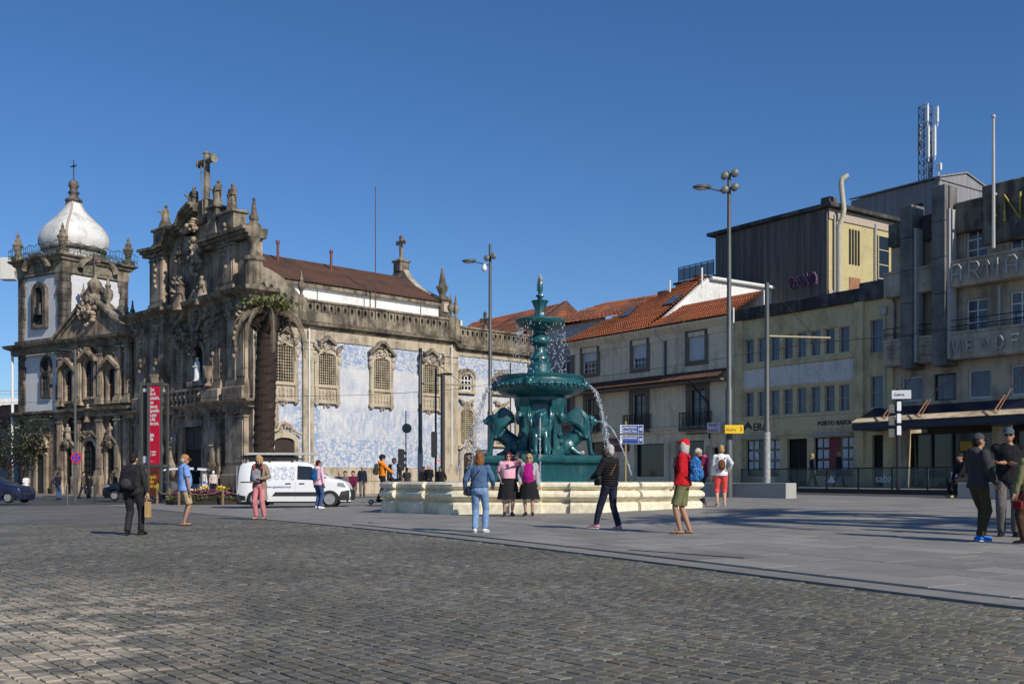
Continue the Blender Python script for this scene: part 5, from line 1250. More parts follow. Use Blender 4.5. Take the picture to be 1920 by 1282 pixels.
for px0, px1, z1 in ((1711, 1733, 14.75), (1770, 1795, 15.35)):
    x0, x1 = rw(px0)[0], rw(px1)[0]; mb = MB(T); n_ = 5
    for k in range(n_): mb.bbox(x0, x1, -1.05, .02, 6.6+(z1-6.6)*k/n_+.01, 6.6+(z1-6.6)*(k+1)/n_-.01, .02)
    fo = mb.build('fin', M_FIN, arm); mb = MB(T); mb.box(x1+.02, x1+.14, -.9, -.3, 6.9, z1-1.2); mb.build('neon_tube_box', M_PIPE, fo)
mb = MB(T)
lb = bands[4]; lb2 = bands[5]
def bar_letters(par, txt, x, z, h, y, adv, mat, r=.05):
    G_ = {'A': [((0,0),(0,.8),(.25,1),(.75,1),(1,.8),(1,0)), ((0,.42),(1,.42))], 'R': [((0,0),(0,1),(.8,1),(1,.8),(.8,.5),(0,.5)), ((.5,.5),(1,0))], 'M': [((0,0),(0,1),(.5,.4),(1,1),(1,0))], 'Z': [((0,1),(1,1),(0,0),(1,0))], 'E': [((1,1),(0,1),(0,0),(1,0)), ((0,.5),(.8,.5))],
          'N': [((0,0),(0,1),(1,0),(1,1))], 'S': [((1,.85),(.8,1),(.1,1),(0,.6),(1,.45),(.9,0),(0,.05))], 'V': [((0,1),(.5,0),(1,1))], 'D': [((0,0),(0,1),(.7,1),(1,.7),(1,.3),(.7,0),(0,0))], 'O': [((.3,0),(0,.3),(0,.7),(.3,1),(.7,1),(1,.7),(1,.3),(.7,0),(.3,0))]}
    for ch in txt:
        mb = MB(T)
        for st in G_.get(ch, []):
            mb.tube([(x+p[0]*h*.62, y, z+p[1]*h) for p in st], r, 6)
        if G_.get(ch): mb.build('raised_letter', mat, par)
        x += adv
xl_ = rw(1799)[0]; bar_letters(lb, 'ARMAZENS', xl_+.1, 10.58, .78, -.83, .92, M_LETTER, .055)
bar_letters(lb2, 'VENDEMOS', xl_+.15, 7.2, .52, -.83, .74, M_LETTER, .05)
M_GOLD = plain('gold_letter', (.45,.33,.06), .5, var=.3); bar_letters(arm, 'NO', rw(1893)[0], 13.1, 1.2, -.42, 1.0, M_GOLD, .07)
# ceramic plaque below the gold letters
mb = MB(T); x0 = rw(1908)[0]; mb.box(x0, x0+1.5, -.42, -.34, 12.25, 12.9); mb.build('plaque_frame', M_CONCD, arm)
# corrugated canopy
M_CORR = weathered('corrugated_sheet', (.40,.33,.24), (.20,.16,.12), .4, 1.0, rough=.7, bmp=.1); M_NAVY = plain('navy_fascia_and_shade', (.012,.014,.035), .4)
c0, c1 = rw(1640)[0], ar; vs = []; fs = []; n_ = 220
for i in range(n_+1):
    x = c0+(c1-c0)*i/n_; w_ = .035*math.cos(i*math.pi); vs += [(x, -1.9, 4.0+w_), (x, -1.3, 4.27+w_)]
for i in range(n_): fs.append((2*i, 2*i+2, 2*i+3, 2*i+1))
mb = MB(T); mb.add(vs, fs); cano = mb.build('canopy_sheet', M_CORR, arm)
mb = MB(T); mb.add([(c0,-1.35,4.23), (c1,-1.35,4.23), (c1,.02,4.84), (c0,.02,4.84)], [(0,1,2,3)]); mb.box(c0, c1, -1.88, -1.8, 3.65, 3.95); mb.box(c0, c1, -1.8, .0, 3.6, 3.67); mb.build('canopy_fascia_and_shade', M_NAVY, cano)  # inner slope coloured dark for the shade lying there; fascia itself is navy
M_RUST = plain('rusty_stay', (.30,.14,.07), .8, var=.3)
for px in (1705, 1770, 1915):
    x = rw(px)[0]; mb = MB(T); mb.tube([(x-.2, -1.7, 4.12), (x+.3, -.05, 6.5)], .025, 5); mb.tube([(x-.22, -1.9, 4.2), (x-.06, -1.3, 4.95)], .035, 6); mb.build('canopy_stay', M_RUST, cano)
for o in so_:
    x0, x1, z0, z1 = o; mb = MB(T); mb.box(x0, x1, .5, .53, z0, z1-.5); sh = mb.build('shop_window', M_GLASSD, arm)
    mb = MB(T)
    for k in range(5): x = x0+(x1-x0)*k/4; mb.box(x-.05, x+.05, .4, .52, z0, z1-.5)
    mb.box(x0, x1, .4, .52, z1-.55, z1-.45); mb.box(x0, x1, .4, .52, z0, z0+.5); mb.build('frame', M_BLACKP, sh)
mb = MB(T); x0 = rw(1792)[0]; mb.box(x0, x0+.7, .38, .395, 2.5, 2.95); mb.build('yellow_notice', plain('notice_yellow', (.45,.26,.02), .6), arm)
mb = MB(T); x = rw(1876)[0]; mb.tube([(x, -.6, 11.9), (x, -.6, 18.0)], [.09, .06], 8); mb.ell((x, -.6, 18.05), .11, 8, 6); mb.box(x-.05, x+.05, -.6, -.3, 13.4, 13.5); mb.box(x-.05, x+.05, -.6, -.3, 14.4, 14.5); mb.build('flagpole', M_PIPE, arm)
for px in (1663+15, 1876): x = rw(px)[0]; mb = MB(T); mb.tube([(x, -.12, 10.2), (x, -.12, 8.2)], .06, 6); mb.build('downpipe', M_PIPE, arm)
# --- blocks behind
def back_thing(name, label, cat, px, Y):
    p = gx(px, Y); return thing(name, label, cat, (p.x, p.y, 0), RZ)
M_CORD = None
def m_corrug(name, c, dark, sc):
    m, nt, b = nmat(name); v = coords(nt, 'Object'); vs_ = coords(nt, 'pos', (2.6, 2.6, .12))
    k = ramp(nt, noise(nt, vs_, 1.0, 5, .65), [(.38, 1.0), (.62, 0.0)]); col = mix(nt, k, c, dark)
    nt.links.new(col, b.inputs['Base Color']); b.inputs['Roughness'].default_value = .8; return m
M_CORD = m_corrug('dark_corrugated_wall', (.19,.172,.15), (.095,.088,.078), 3); M_CORG = m_corrug('grey_corrugated_wall', (.26,.26,.27), (.19,.19,.20), 3)
M_YELB = weathered('ochre_render', (.50,.42,.22), (.36,.30,.16), .2, .5, bmp=.1, grain=12)
def corr_panel(mb, x0, x1, z0f, z1f, y, n, axis='x', d=.06):
    vs = []; fs = []
    for i in range(n*2+1):
        x = x0+(x1-x0)*i/(n*2); w_ = d if (i//1) % 2 else 0
        p = (x, y-w_) if axis == 'x' else (y+w_, x)
        vs += [(p[0], p[1], z0f(x)), (p[0], p[1], z1f(x))]
    for i in range(n*2): fs.append((2*i, 2*i+2, 2*i+3, 2*i+1))
    mb.add(vs, fs)
dk = back_thing('warehouse', 'tall dark corrugated warehouse with ochre end wall and steel chimney pipe', 'building', 1553, 72.0)
DK = Vector((dk.location.x, dk.location.y)); ZD = 19.6
xL = -line_hit(DK, RD, 1342); xLL = -line_hit(DK, RD, 1267)
mb = MB(); mb.box(xL, 0, .05, 9.0, 4, ZD-.3); mb.box(xLL, xL, .1, 9, 4, 16.4); mb.build('walls', M_YELB, dk)
for k in range(6):
    xa, xb = xL+(0-xL)*k/6, xL+(0-xL)*(k+1)/6; mb = MB(); corr_panel(mb, xa, xb, lambda x: 4, lambda x: ZD-.2, -.02, 12); mb.build('cladding_panel', M_CORD, dk)
mb = MB(); corr_panel(mb, xLL, xL, lambda x: 4, lambda x: 16.4, .05, 16); mb.build('cladding_panel', M_CORD, dk)
mb = MB(); mb.box(xL-.6, .5, -.35, 9.4, ZD-.15, ZD+.1); mb.box(xLL-.2, xL, -.1, 9.2, 16.4, 16.55); mb.build('roof', M_CONCD, dk)
mb = MB(); mb.box(.01, .09, .0, 9.0, ZD-.9, ZD-.2); mb.build('end_wall_band', plain('pinkish_band_', (.42,.34,.28), .8), dk); mb = MB(); mb.box(.01, .07, .0, 9.0, 13.4, 13.9); mb.build('end_wall_band', plain('pinkish_band', (.42,.34,.28), .8), dk)
FXD = Matrix(((0,-1,0,0), (1,0,0,0), (0,0,1,0), (0,0,0,1)))
for (a, b_, z0, z1) in ((5.3, 6.6, 15.2, 18.3), (7.1, 8.6, 15.2, 18.3), (5.3, 6.6, 9.5, 12.9), (7.1, 8.6, 9.5, 12.9)): window(dk, FXD, a, b_, z0, z1, M_YELB, M_GLASSD, 1, 3, y=-.09, fw=.08)
for z0 in (15.9, 10.2):
    for k in range(4): mb = MB(FXD); mb.box(2.2+k*.32, 2.38+k*.32, -.05, .02, z0, z0+2.4); mb.build('slit_window', M_VOID, dk)
    mb = MB(FXD); mb.box(2.2, 3.4, -.05, .02, z0-2.0, z0-.9); mb.build('vent_panel', M_RUST, dk)
mb = MB(FXD); mb.tube([(.7, -.35, 5), (.7, -.35, 18.2), (.75, -.6, 18.8), (.8, -.65, 19.3), (.5, -.65, 21.0), (.5, -.75, 21.3), (.8, -1.0, 21.5)], .18, 10); mb.build('chimney_pipe', plain('ivory_pipe', (.50,.47,.36), .5, var=.15), dk, True, 50)
for y_ in (.5, 5.0): mb = MB(FXD); mb.tube([(y_, -.15, 5), (y_, -.15, ZD-.6)], .07, 6); mb.build('downpipe', M_PIPE, dk)
mb = MB(); mb.bbox(-.9, -.1, .3, 1.1, ZD+.1, ZD+.7, .04); mb.build('roof_stack', M_CONC, dk)
mb = MB()
for k in range(7): x = xLL+.2+(xL-xLL-.5)*k/6; mb.tube([(x, .1, 16.5), (x, .1, 17.7)], .035, 5)
mb.tube([(xLL+.2, .1, 17.7), (xL-.3, .1, 17.7)], .04, 5); tr = mb.build('terrace_rail', M_IRON, dk)
mb = MB(); mb.box(xLL+.2, xL-.3, .09, .11, 16.65, 17.6); mb.build('terrace_glass', plain('hazy_glass', (.22,.28,.33), .1, var=.1), tr)
M_GRAF = plain('graffiti_paint', (.13,.06,.12), .7, var=.3)
xg = -line_hit(DK, RD, 1480); bb = random.Random(4); mb = MB(); zg = CZ+(HY-540)/F*73.5
for k in range(4):
    cx_ = xg+.35+k*.62; mb.tube([(cx_+.28*math.cos(a+k), -.15, zg+.5+.42*math.sin(a)) for a in [q*.7 for q in range(8)]], .09, 5); mb.tube([(cx_-.2, -.15, zg+.1), (cx_+.1, -.15, zg+.95), (cx_+.3, -.15, zg+.1)], .07, 5)
mb.build('graffiti', M_GRAF, dk)
pent = back_thing('rooftop_shed', 'grey corrugated rooftop shed with low gable carrying a phone mast', 'building', 1762, 86.0)
PT = Vector((pent.location.x, pent.location.y)); xq = -line_hit(PT, RD, 1596); ZPN = 25.5
FXP = FXD; mb = MB(); mb.box(xq, 0, .06, 7.0, -.4, ZPN-.3); mb.build('core', M_CORG, pent)
for k in range(4): xa, xb = xq*(1-k/4), xq*(1-(k+1)/4); mb = MB(); corr_panel(mb, xa, xb, lambda x: 12, lambda x: ZPN-.15, -.01, 9, d=.04); mb.build('cladding_panel', M_CORG, pent)
mb = MB(); corr_panel(mb, 0, 7, lambda x: 12, lambda x: ZPN-.2, .0, 16, 'y', .04); mb.build('cladding_panel', M_CORG, pent)
mb = MB(FXP); mb.prism([(-.2, ZPN-.25), (7.2, ZPN-.25), (7.2, ZPN-.1), (3.5, ZPN+.75), (-.2, ZPN-.1)], -.12, .3); mb.build('gable', M_CORG, pent)
mb = MB(FXP)
for a, b_ in (((-.3, ZPN-.12), (3.5, ZPN+.82)), ((3.5, ZPN+.82), (7.3, ZPN-.12))): mb.prism([a, b_, (b_[0], b_[1]+.12), (a[0], a[1]+.12)], -.25, -xq)
mb.build('roof', M_CORG, pent)
xh = -line_hit(PT, RD, 1721); mb = MB(); mb.box(xh-.5, xh+.5, -.06, -.045, 22.0, 23.7); mb.build('dark_opening', M_VOID, pent)
for px in (1625, 1657): xh = -line_hit(PT, RD, px); mb = MB(); mb.box(xh-.55, xh+.55, -.06, -.045, 20.6, 22.2); mb.build('louvre', M_CURT, pent)
# phone mast
mp_ = PT + XD*(-line_hit(PT + YD*2.5, RD, 1735)) + YD*2.5
mast = thing('phone_mast', 'lattice phone mast with white panel antennas on the rooftop shed', 'antenna mast', (mp_.x, mp_.y, ZPN), RZ)
Ym = mp_.y; zt = CZ+(HY-200)/F*Ym - ZPN
M_GALV = plain('galvanised_steel', (.12,.125,.13), .5, .5); M_ANT = plain('antenna_white', (.72,.74,.74), .4, var=.04)
mb = MB(); s_ = .38
for a, b_ in ((-s_,-s_), (s_,-s_), (s_,s_), (-s_,s_)): mb.tube([(a, b_, -.6), (a, b_, zt)], .045, 5)
nb = 9
for k in range(nb):
    z0, z1 = zt*k/nb, zt*(k+1)/nb
    for (a, b_), (c_, d_) in (((-s_,-s_), (s_,-s_)), ((s_,-s_), (s_,s_)), ((s_,s_), (-s_,s_)), ((-s_,s_), (-s_,-s_))):
        mb.tube([(a,b_,z0), (c_,d_,z1)], .025, 4); mb.tube([(c_,d_,z0), (a,b_,z1)], .025, 4); mb.tube([(a,b_,z1), (c_,d_,z1)], .025, 4)
mb.build('lattice', M_GALV, mast)
for x, y, z0, z1 in ((.55, -.5, zt*.35, zt*.72), (.95, -.2, zt*.36, zt*.72), (.5, -.55, zt*.78, zt*.98), (1.0, .1, zt*.77, zt*.95), (-.75, .3, zt*.5, zt*.8)):
    mb = MB(); mb.bbox(x-.16, x+.16, y-.1, y+.1, z0, z1, .04); mb.tube([(x, y+.12, z0-.3), (x, y+.18, z1+.2)], .04, 5); mb.build('panel_antenna', M_ANT, mast)
mb = MB()
for k in range(5): mb.tube([(.1+.08*k, .2, -.4), (.15+.1*k, .25, zt*.3), (.1*k, .3, zt*.7)], .035, 4)
mb.build('cable_bundle', M_BLACKP, mast)
mb = MB(); mb.lathe([(.02,0),(.3,.1),(.42,.25)], (-.8, -.3, .4), 12); mb.tube([(-.8, -.1, -.4), (-.8, -.1, .6)], .04, 5); mb.tube([(1.2, 0, -.3), (1.25, 0, 1.6)], .05, 5); mb.bbox(1.05, 1.5, -.1, .1, 1.3, 1.9, .03); mb.build('dish', M_ANT, mast)
# ---------------- fountain ----------------
def remesh(mb, voxel, smooth=2, fold=0.0, seed=0, fs=9.0, shade=True, sharp=None):
    """fuse overlapping closed shapes into one continuous surface"""
    me = bpy.data.meshes.new('tmp'); me.from_pydata(mb.v, [], mb.f); me.update()
    ob = bpy.data.objects.new('tmp', me)
    m = ob.modifiers.new('r', 'REMESH'); m.mode = 'VOXEL'; m.voxel_size = voxel; m.use_smooth_shade = shade
    if smooth: q = ob.modifiers.new('s', 'SMOOTH'); q.iterations = smooth; q.factor = .5
    out = evaluated(ob); bpy.data.objects.remove(ob); bpy.data.meshes.remove(me)
    if fold:
        n = len(out.vertices); co = np.empty(n*3); no = np.empty(n*3); out.vertices.foreach_get('co', co); out.vertices.foreach_get('normal', no)
        co = co.reshape(-1, 3); no = no.reshape(-1, 3)
        d = np.array([mnoise.noise(Vector((p[0]*fs+seed, p[1]*fs, p[2]*fs*.55))) + .5*mnoise.noise(Vector((p[0]*fs*2.3, p[1]*fs*2.3+seed, p[2]*fs*1.1))) for p in co])
        co += no*(d*fold)[:, None]; out.vertices.foreach_set('co', co.ravel()); out.update()
    out.polygons.foreach_set('use_smooth', [True]*len(out.polygons))
    return out
def link(me, name, mat, parent=None):
    me.materials.clear(); me.materials.append(mat); o = bpy.data.objects.new(name, me); COL.objects.link(o); o.parent = parent; return o
FC = Vector((.92, 35.2)); FZ = G(FC.x, FC.y)
M_BASIN = weathered('cream_painted_stone', (.78,.71,.53), (.55,.48,.34), .10, .9, rough=.6, bmp=.03, grain=6)
M_TEAL = None
def m_teal():
    m, nt, b = nmat('teal_cast_iron'); v = coords(nt, 'pos'); n1 = noise(nt, v, 5, 5, .7); st = noise(nt, coords(nt, 'pos', (7,7,.9)), 1, 5)
    c = ramp(nt, n1, [(.3, (.004,.058,.070)), (.7, (.008,.105,.118))]); c = mix(nt, ramp(nt, st, [(.55, 0.0), (.70, .6)]), c, (.07,.16,.16))
    nt.links.new(c, b.inputs['Base Color']); b.inputs['Roughness'].default_value = .42; b.inputs['Coat Weight'].default_value = .45; b.inputs['Coat Roughness'].default_value = .16
    bump(nt, b, noise(nt, v, 30, 3), .15, .01); return m
M_TEAL = m_teal()
def m_water(name, body=.35):
    m, nt, b = nmat(name); b.inputs['Base Color'].default_value = (.86,.90,.93,1); b.inputs['Roughness'].default_value = .08
    b.inputs['Transmission Weight'].default_value = 1-body; b.inputs['IOR'].default_value = 1.33; return m
M_WATER = m_water('falling_water', .3)
fount = thing('fountain', 'teal cast iron fountain with winged lions in a cream moulded basin', 'fountain', (FC.x, FC.y, 0), 0)
OCT = [(.2+5.3*math.cos(R(239+45*k)), 5.3*math.sin(R(239+45*k))) for k in range(8)]
prof = [(0, -.25), (0, .36), (-.03, .40), (-.13, .43), (-.12, .47), (.02, .52), (.07, .58), (.07, .66), (.0, .73), (-.09, .76), (-.1, .79), (.0, .82), (.05, .87), (.05, .93), (.0, .985), (-.08, 1.0), (-.5, 1.0), (-.52, .96), (-.52, -.2)]
for k in range(8):
    a, b_ = Vector(OCT[k]), Vector(OCT[(k+1) % 8]); p0 = Vector(OCT[k-1]); d = (b_-a); L = d.length; d.normalize(); nn = Vector((d.y, -d.x)); d0 = (a-p0).normalized()
    n0 = Vector((d0.y, -d0.x)); mt = (n0+nn).normalized(); mk = 1/mt.dot(nn)
    # corner block (projecting), then the recessed face with a projecting middle
    mb = MB(); o_ = .13; n0o = n0*o_; cor_ = a + mt*o_*mk
    mb.sweep([tuple(a - d0*.75 + n0o), tuple(cor_), tuple(a + d*.75 + nn*o_)], prof); mb.build('basin_corner', M_BASIN, fount, True, 35)
    mb = MB(); mb.sweep([tuple(a + d*.70), tuple(b_ - d*.70)], prof); mb.build('basin_wall', M_BASIN, fount, True, 35)
    mb = MB(); mb.sweep([tuple(a + d*(L*.5-.45) + nn*.12), tuple(a + d*(L*.5+.45) + nn*.12)], prof); mb.build('basin_pier', M_BASIN, fount, True, 35)
mb = MB(); mb.zprism([(.2+(x-.2)*.95, y*.95) for x, y in OCT], .50, .62); pool = mb.build('pool_water', m_water('pool_water_surface', .2), fount)
def zf(y): return CZ + (HY - y)*FC.y/F
# cross-shaped pedestal
mb = MB(); a_, w_ = 2.0, .62
cross = [(-a_,-w_), (-w_,-w_), (-w_,-a_), (w_,-a_), (w_,-w_), (a_,-w_), (a_,w_), (w_,w_), (w_,a_), (-w_,a_), (-w_,w_), (-a_,w_)]
pp = [(.12, .3), (.12, .95), (.05, 1.05), (.0, 1.08), (.0, 1.52), (.04, 1.58), (.12, 1.62), (.14, 1.68), (.06, 1.73), (.0, 1.75), (.0, 1.86), (-.3, 1.86)]
mb.sweep(cross, pp, True); mb.zprism([(x*.93, y*.93) for x, y in cross], .3, 1.857); mb.build('pedestal', M_TEAL, fount, True, 35)
mb = MB()
for sx in (-1, 1):
    for sy in (-1, 1):
        mb.lathe([(.0,1.8),(.26,1.8),(.26,2.0),(.2,2.06),(.17,2.15),(.16,3.0),(.2,3.1),(.24,3.25),(.26,3.45),(.30,3.55),(.30,3.7),(.0,3.7)], (sx*.52, sy*.52, 0), 12, lobes=6, la=.05)
        for k in range(6): mb.ell((sx*.6+.07*sx*math.cos(k), sy*.6+.07*sy*math.sin(k*2), 2.3+k*.22), (.1, .1, .11), 6, 5)
        mb.ell((sx*.68, sy*.68, 3.1), (.13,.13,.2), 8, 6)
mb.box(-.55, .55, -.55, .55, 1.8, 3.75); mb.lathe([(.75,3.55),(.85,3.65),(.85,3.8)], (0,0,0), 20); mb.build('column_cluster', M_TEAL, fount, True, 40)
mb = MB(); mb.lathe([(.5,3.68),(.75,3.74),(1.05,3.80),(1.32,3.90),(1.46,4.02),(1.52,4.14),(1.50,4.2),(1.44,4.25),(1.42,4.32),(1.46,4.38),(1.47,4.43),(1.42,4.46),(1.2,4.40),(.5,4.40)], (0,0,0), 40); mb.build('large_bowl', M_TEAL, fount, True, 40)
mb = MB()
for k in range(40):
    a = k*math.pi/20; mb.ell((1.52*math.cos(a), 1.52*math.sin(a), 4.13+.02*math.sin(k*2.4)), (.07,.07,.06), 6, 4); mb.ell((1.47*math.cos(a+.08), 1.47*math.sin(a+.08), 4.05), (.05,.05,.05), 5, 4)
mb.build('bowl_relief', M_TEAL, fount, True, 60)
for k in range(4):
    a = R(-14+90*k); mb = MB(); c, s = math.cos(a), math.sin(a); mb.ell((1.52*c, 1.52*s, 4.17), (.15,.15,.17), 8, 6); mb.ell((1.64*c, 1.64*s, 4.12), (.08,.08,.07), 8, 6); mb.ell((1.5*c-.1*s, 1.5*s+.1*c, 4.3), (.05,.05,.06), 6, 5); mb.ell((1.5*c+.1*s, 1.5*s-.1*c, 4.3), (.05,.05,.06), 6, 5); mb.build('spout_mask', M_TEAL, fount, True, 60)
mb = MB(); mb.lathe([(.46,4.38),(.46,4.55),(.42,4.6),(.41,4.68),(.37,4.74),(.36,4.84),(.31,4.9),(.31,4.97),(.35,5.03),(.33,5.1),(.24,5.16),(.19,5.28),(.18,5.42),(.22,5.48)], (0,0,0), 20); mb.build('lower_stem', M_TEAL, fount, True, 35)
mb = MB(); mb.lathe([(.22,5.46),(.33,5.53),(.36,5.62),(.34,5.72),(.26,5.8),(.2,5.86),(.24,5.95),(.5,6.02),(.72,6.12),(.80,6.2),(.83,6.28),(.80,6.34),(.5,6.30),(.24,6.3)], (0,0,0), 28, lobes=14, la=.012)
mb.build('upper_bowl', M_TEAL, fount, True, 40)
mb = MB(); mb.lathe([(.25,6.28),(.24,6.4),(.16,6.48),(.15,6.6),(.18,6.75),(.24,6.9),(.28,6.96),(.2,6.92),(.07,6.9),(.07,7.04),(.13,7.12),(.12,7.16),(.05,7.17),(.05,7.24),(.09,7.3),(.09,7.5),(.07,7.58),(.02,7.6)], (0,0,0), 16, lobes=8, la=.06); mb.build('top_stem', M_TEAL, fount, True, 40)
# winged lion, modelled once, facing +x, hollow haunches, wings swept up
def lion_mesh():
    mb = MB()
    mb.tube([(-.55,0,.30), (-.3,0,.42), (0,0,.66), (.22,0,.86), (.30,0,1.0)], [.24,.27,.25,.26,.24], 12, round_ends=True)
    mb.ell((.28,0,.80), (.22,.24,.30), 12, 10); mb.ell((.30,0,1.08), (.24,.23,.26), 12, 10)
    for k in range(12):
        a = k*.524; mb.ell((.26+.06*math.cos(a*2), .2*math.cos(a), 1.07+.22*math.sin(a)), (.1,.08,.11), 7, 6)
    mb.ell((.42,0,1.20), (.17,.15,.16), 10, 8); mb.ell((.57,0,1.15), (.12,.09,.085), 10, 8); mb.ell((.57,0,1.07), (.08,.07,.04), 8, 6); mb.ell((.68,0,1.175), (.03,.05,.03), 6, 5)
    mb.ell((.50,0,1.27), (.09,.12,.05), 8, 6)
    for s in (-1, 1):
        mb.ell((.36, s*.14, 1.33), (.05,.05,.07), 6, 5)
        mb.tube([(.28, s*.15, .82), (.40, s*.16, .55), (.42, s*.16, .30), (.46, s*.16, .08)], [.12,.09,.07,.075], 10, round_ends=True)
        mb.ell((.53, s*.16, .055), (.13,.085,.055), 8, 6)
        mb.ell((-.38, s*.2, .30), (.32,.13,.27), 12, 10); mb.tube([(-.2, s*.24, .25), (.0, s*.25, .1), (.1, s*.25, .07)], [.12,.09,.07], 8, round_ends=True); mb.ell((.14, s*.25, .05), (.13,.075,.05), 8, 6)
    mb.tube([(-.72,0,.15), (-.82,.05,.3), (-.78,.1,.5), (-.7,.08,.55)], [.05,.045,.04,.06], 8, round_ends=True)
    return remesh(mb, .022, 2)
def wing_mesh(s):
    """fan of overlapping feathers along a curved leading edge"""
    mb = MB()
    for k in range(9):
        f_ = k/8; root = Vector((.25-.10*f_, s*(.24+.02*f_), .72+.10*f_-.12*(1-f_)))
        a = R(128 - 34*f_); L = .50 + .34*math.sin(math.pi*(.25+.6*f_)); tip = root + Vector((math.cos(a)*L, s*.10, math.sin(a)*L))
        mid = root.lerp(tip, .5) + Vector((.08+.10*f_, s*.07, .10)); curl = tip + Vector((-.14, 0, -.04-.05*f_))
        mb.tube([root, root.lerp(mid, .6) + Vector((.03, s*.02, .03)), mid, tip, curl], [.06,.10,.115,.085,.03], 7, .45)
    for k in range(10): mb.ell((.28-.05*k*.7, s*.27, .62+.05*math.sin(k)+.02*k), (.06,.03,.07), 6, 5)
    mb.tube([(.28, s*.22, .7), (.33, s*.3, 1.0), (.22, s*.33, 1.3), (.0, s*.33, 1.47), (-.12, s*.32, 1.42)], [.06,.06,.06,.05,.03], 7)
    return mb.mesh('wing', M_TEAL, True, 70)
LM = lion_mesh(); LM.materials.append(M_TEAL); WL, WR = wing_mesh(1), wing_mesh(-1)
for k, (lx, ly, rz) in enumerate(((-1.18, 0, 180), (1.22, 0, 0), (-.02, -1.22, -90), (0, 1.2, 90))):
    o = inst(LM, 'winged_lion', fount, (lx, ly, 1.845), (0, 0, R(rz)), (1.02, 1, 1.0)); inst(WL, 'wing', o); inst(WR, 'wing', o)
# water
def jet(pts, n, spread, r, seed, label, grp='thin water jets of the fountain'):
    rg = random.Random(seed); mb = MB(); pts = [Vector(p) for p in pts]
    if r > 0: mb.tube(pts, [r*(1+.6*math.sin(i*2.1+seed)) for i in range(len(pts))], 6)
    for i in range(n):
        t = rg.random()**.8*(len(pts)-1.001); k = int(t); p = pts[k].lerp(pts[k+1], t-k); s_ = spread*(.25+1.0*t/len(pts))
        q = rg.uniform(.4, 1.2)*.017; mb.ell(p + Vector((rg.gauss(0, s_), rg.gauss(0, s_), rg.gauss(0, s_))), (q, q, q*rg.uniform(1, 2.8)), 5, 4)
    o = mb.build('water_jet', M_WATER, None, True, 80); o.location = (FC.x, FC.y, 0); return tag(o, label, 'water', grp)
def arc(p, vx, vy, vz, T_, n=12): return [Vector(p) + Vector((vx*t, vy*t, vz*t - 4.9*t*t)) for t in [T_*i/n for i in range(n+1)]]
ca, sa = math.cos(R(-14)), math.sin(R(-14))
jet(arc((1.66*ca, 1.66*sa-.1, 4.1), .95, -.25, -.2, .80), 520, .06, .018, 1, 'water spilling from the bowl mask onto the lion spouting a long jet')
jet(arc((-1.66*ca, -.35, 4.1), -.85, -.35, .0, .80), 520, .085, .01, 2, 'water spilling from the bowl mask in front of the white tiled wall')
jet(arc((1.93, -.1, 2.98), 1.7, -.4, .2, .62), 120, .012, .02, 3, 'thin jet spouting from the lion mouth towards the woman in the puffer jacket')
jet(arc((-1.9, -.1, 2.98), -1.3, -.5, .1, .60), 150, .04, .016, 4, 'thin jet spouting from the lion mouth in front of the black and white screen')
jet(arc((-.04, -1.92, 2.98), -.02, -.35, .0, .66), 120, .02, .014, 5, 'thin water jet falling straight from the lion that faces the square')
rg = random.Random(8); mb = MB()
for i in range(420):
    a = rg.uniform(0, 6.28); z = rg.uniform(4.5, 6.25); q = rg.uniform(.008, .016); r_ = .80+rg.gauss(0, .04); mb.ell((r_*math.cos(a), r_*math.sin(a), z), (q, q, q*2.5), 4, 4)
for i in range(60): q = .03; mb.ell((rg.gauss(0, .045), rg.gauss(0, .045), 7.62+abs(rg.gauss(0, .08))), (q, q, q), 5, 4)
o = mb.build('water_drips', M_WATER, None, True, 80); o.location = (FC.x, FC.y, 0); tag(o, 'curtain of drops falling from the small upper fountain bowl', 'water', kind='stuff')

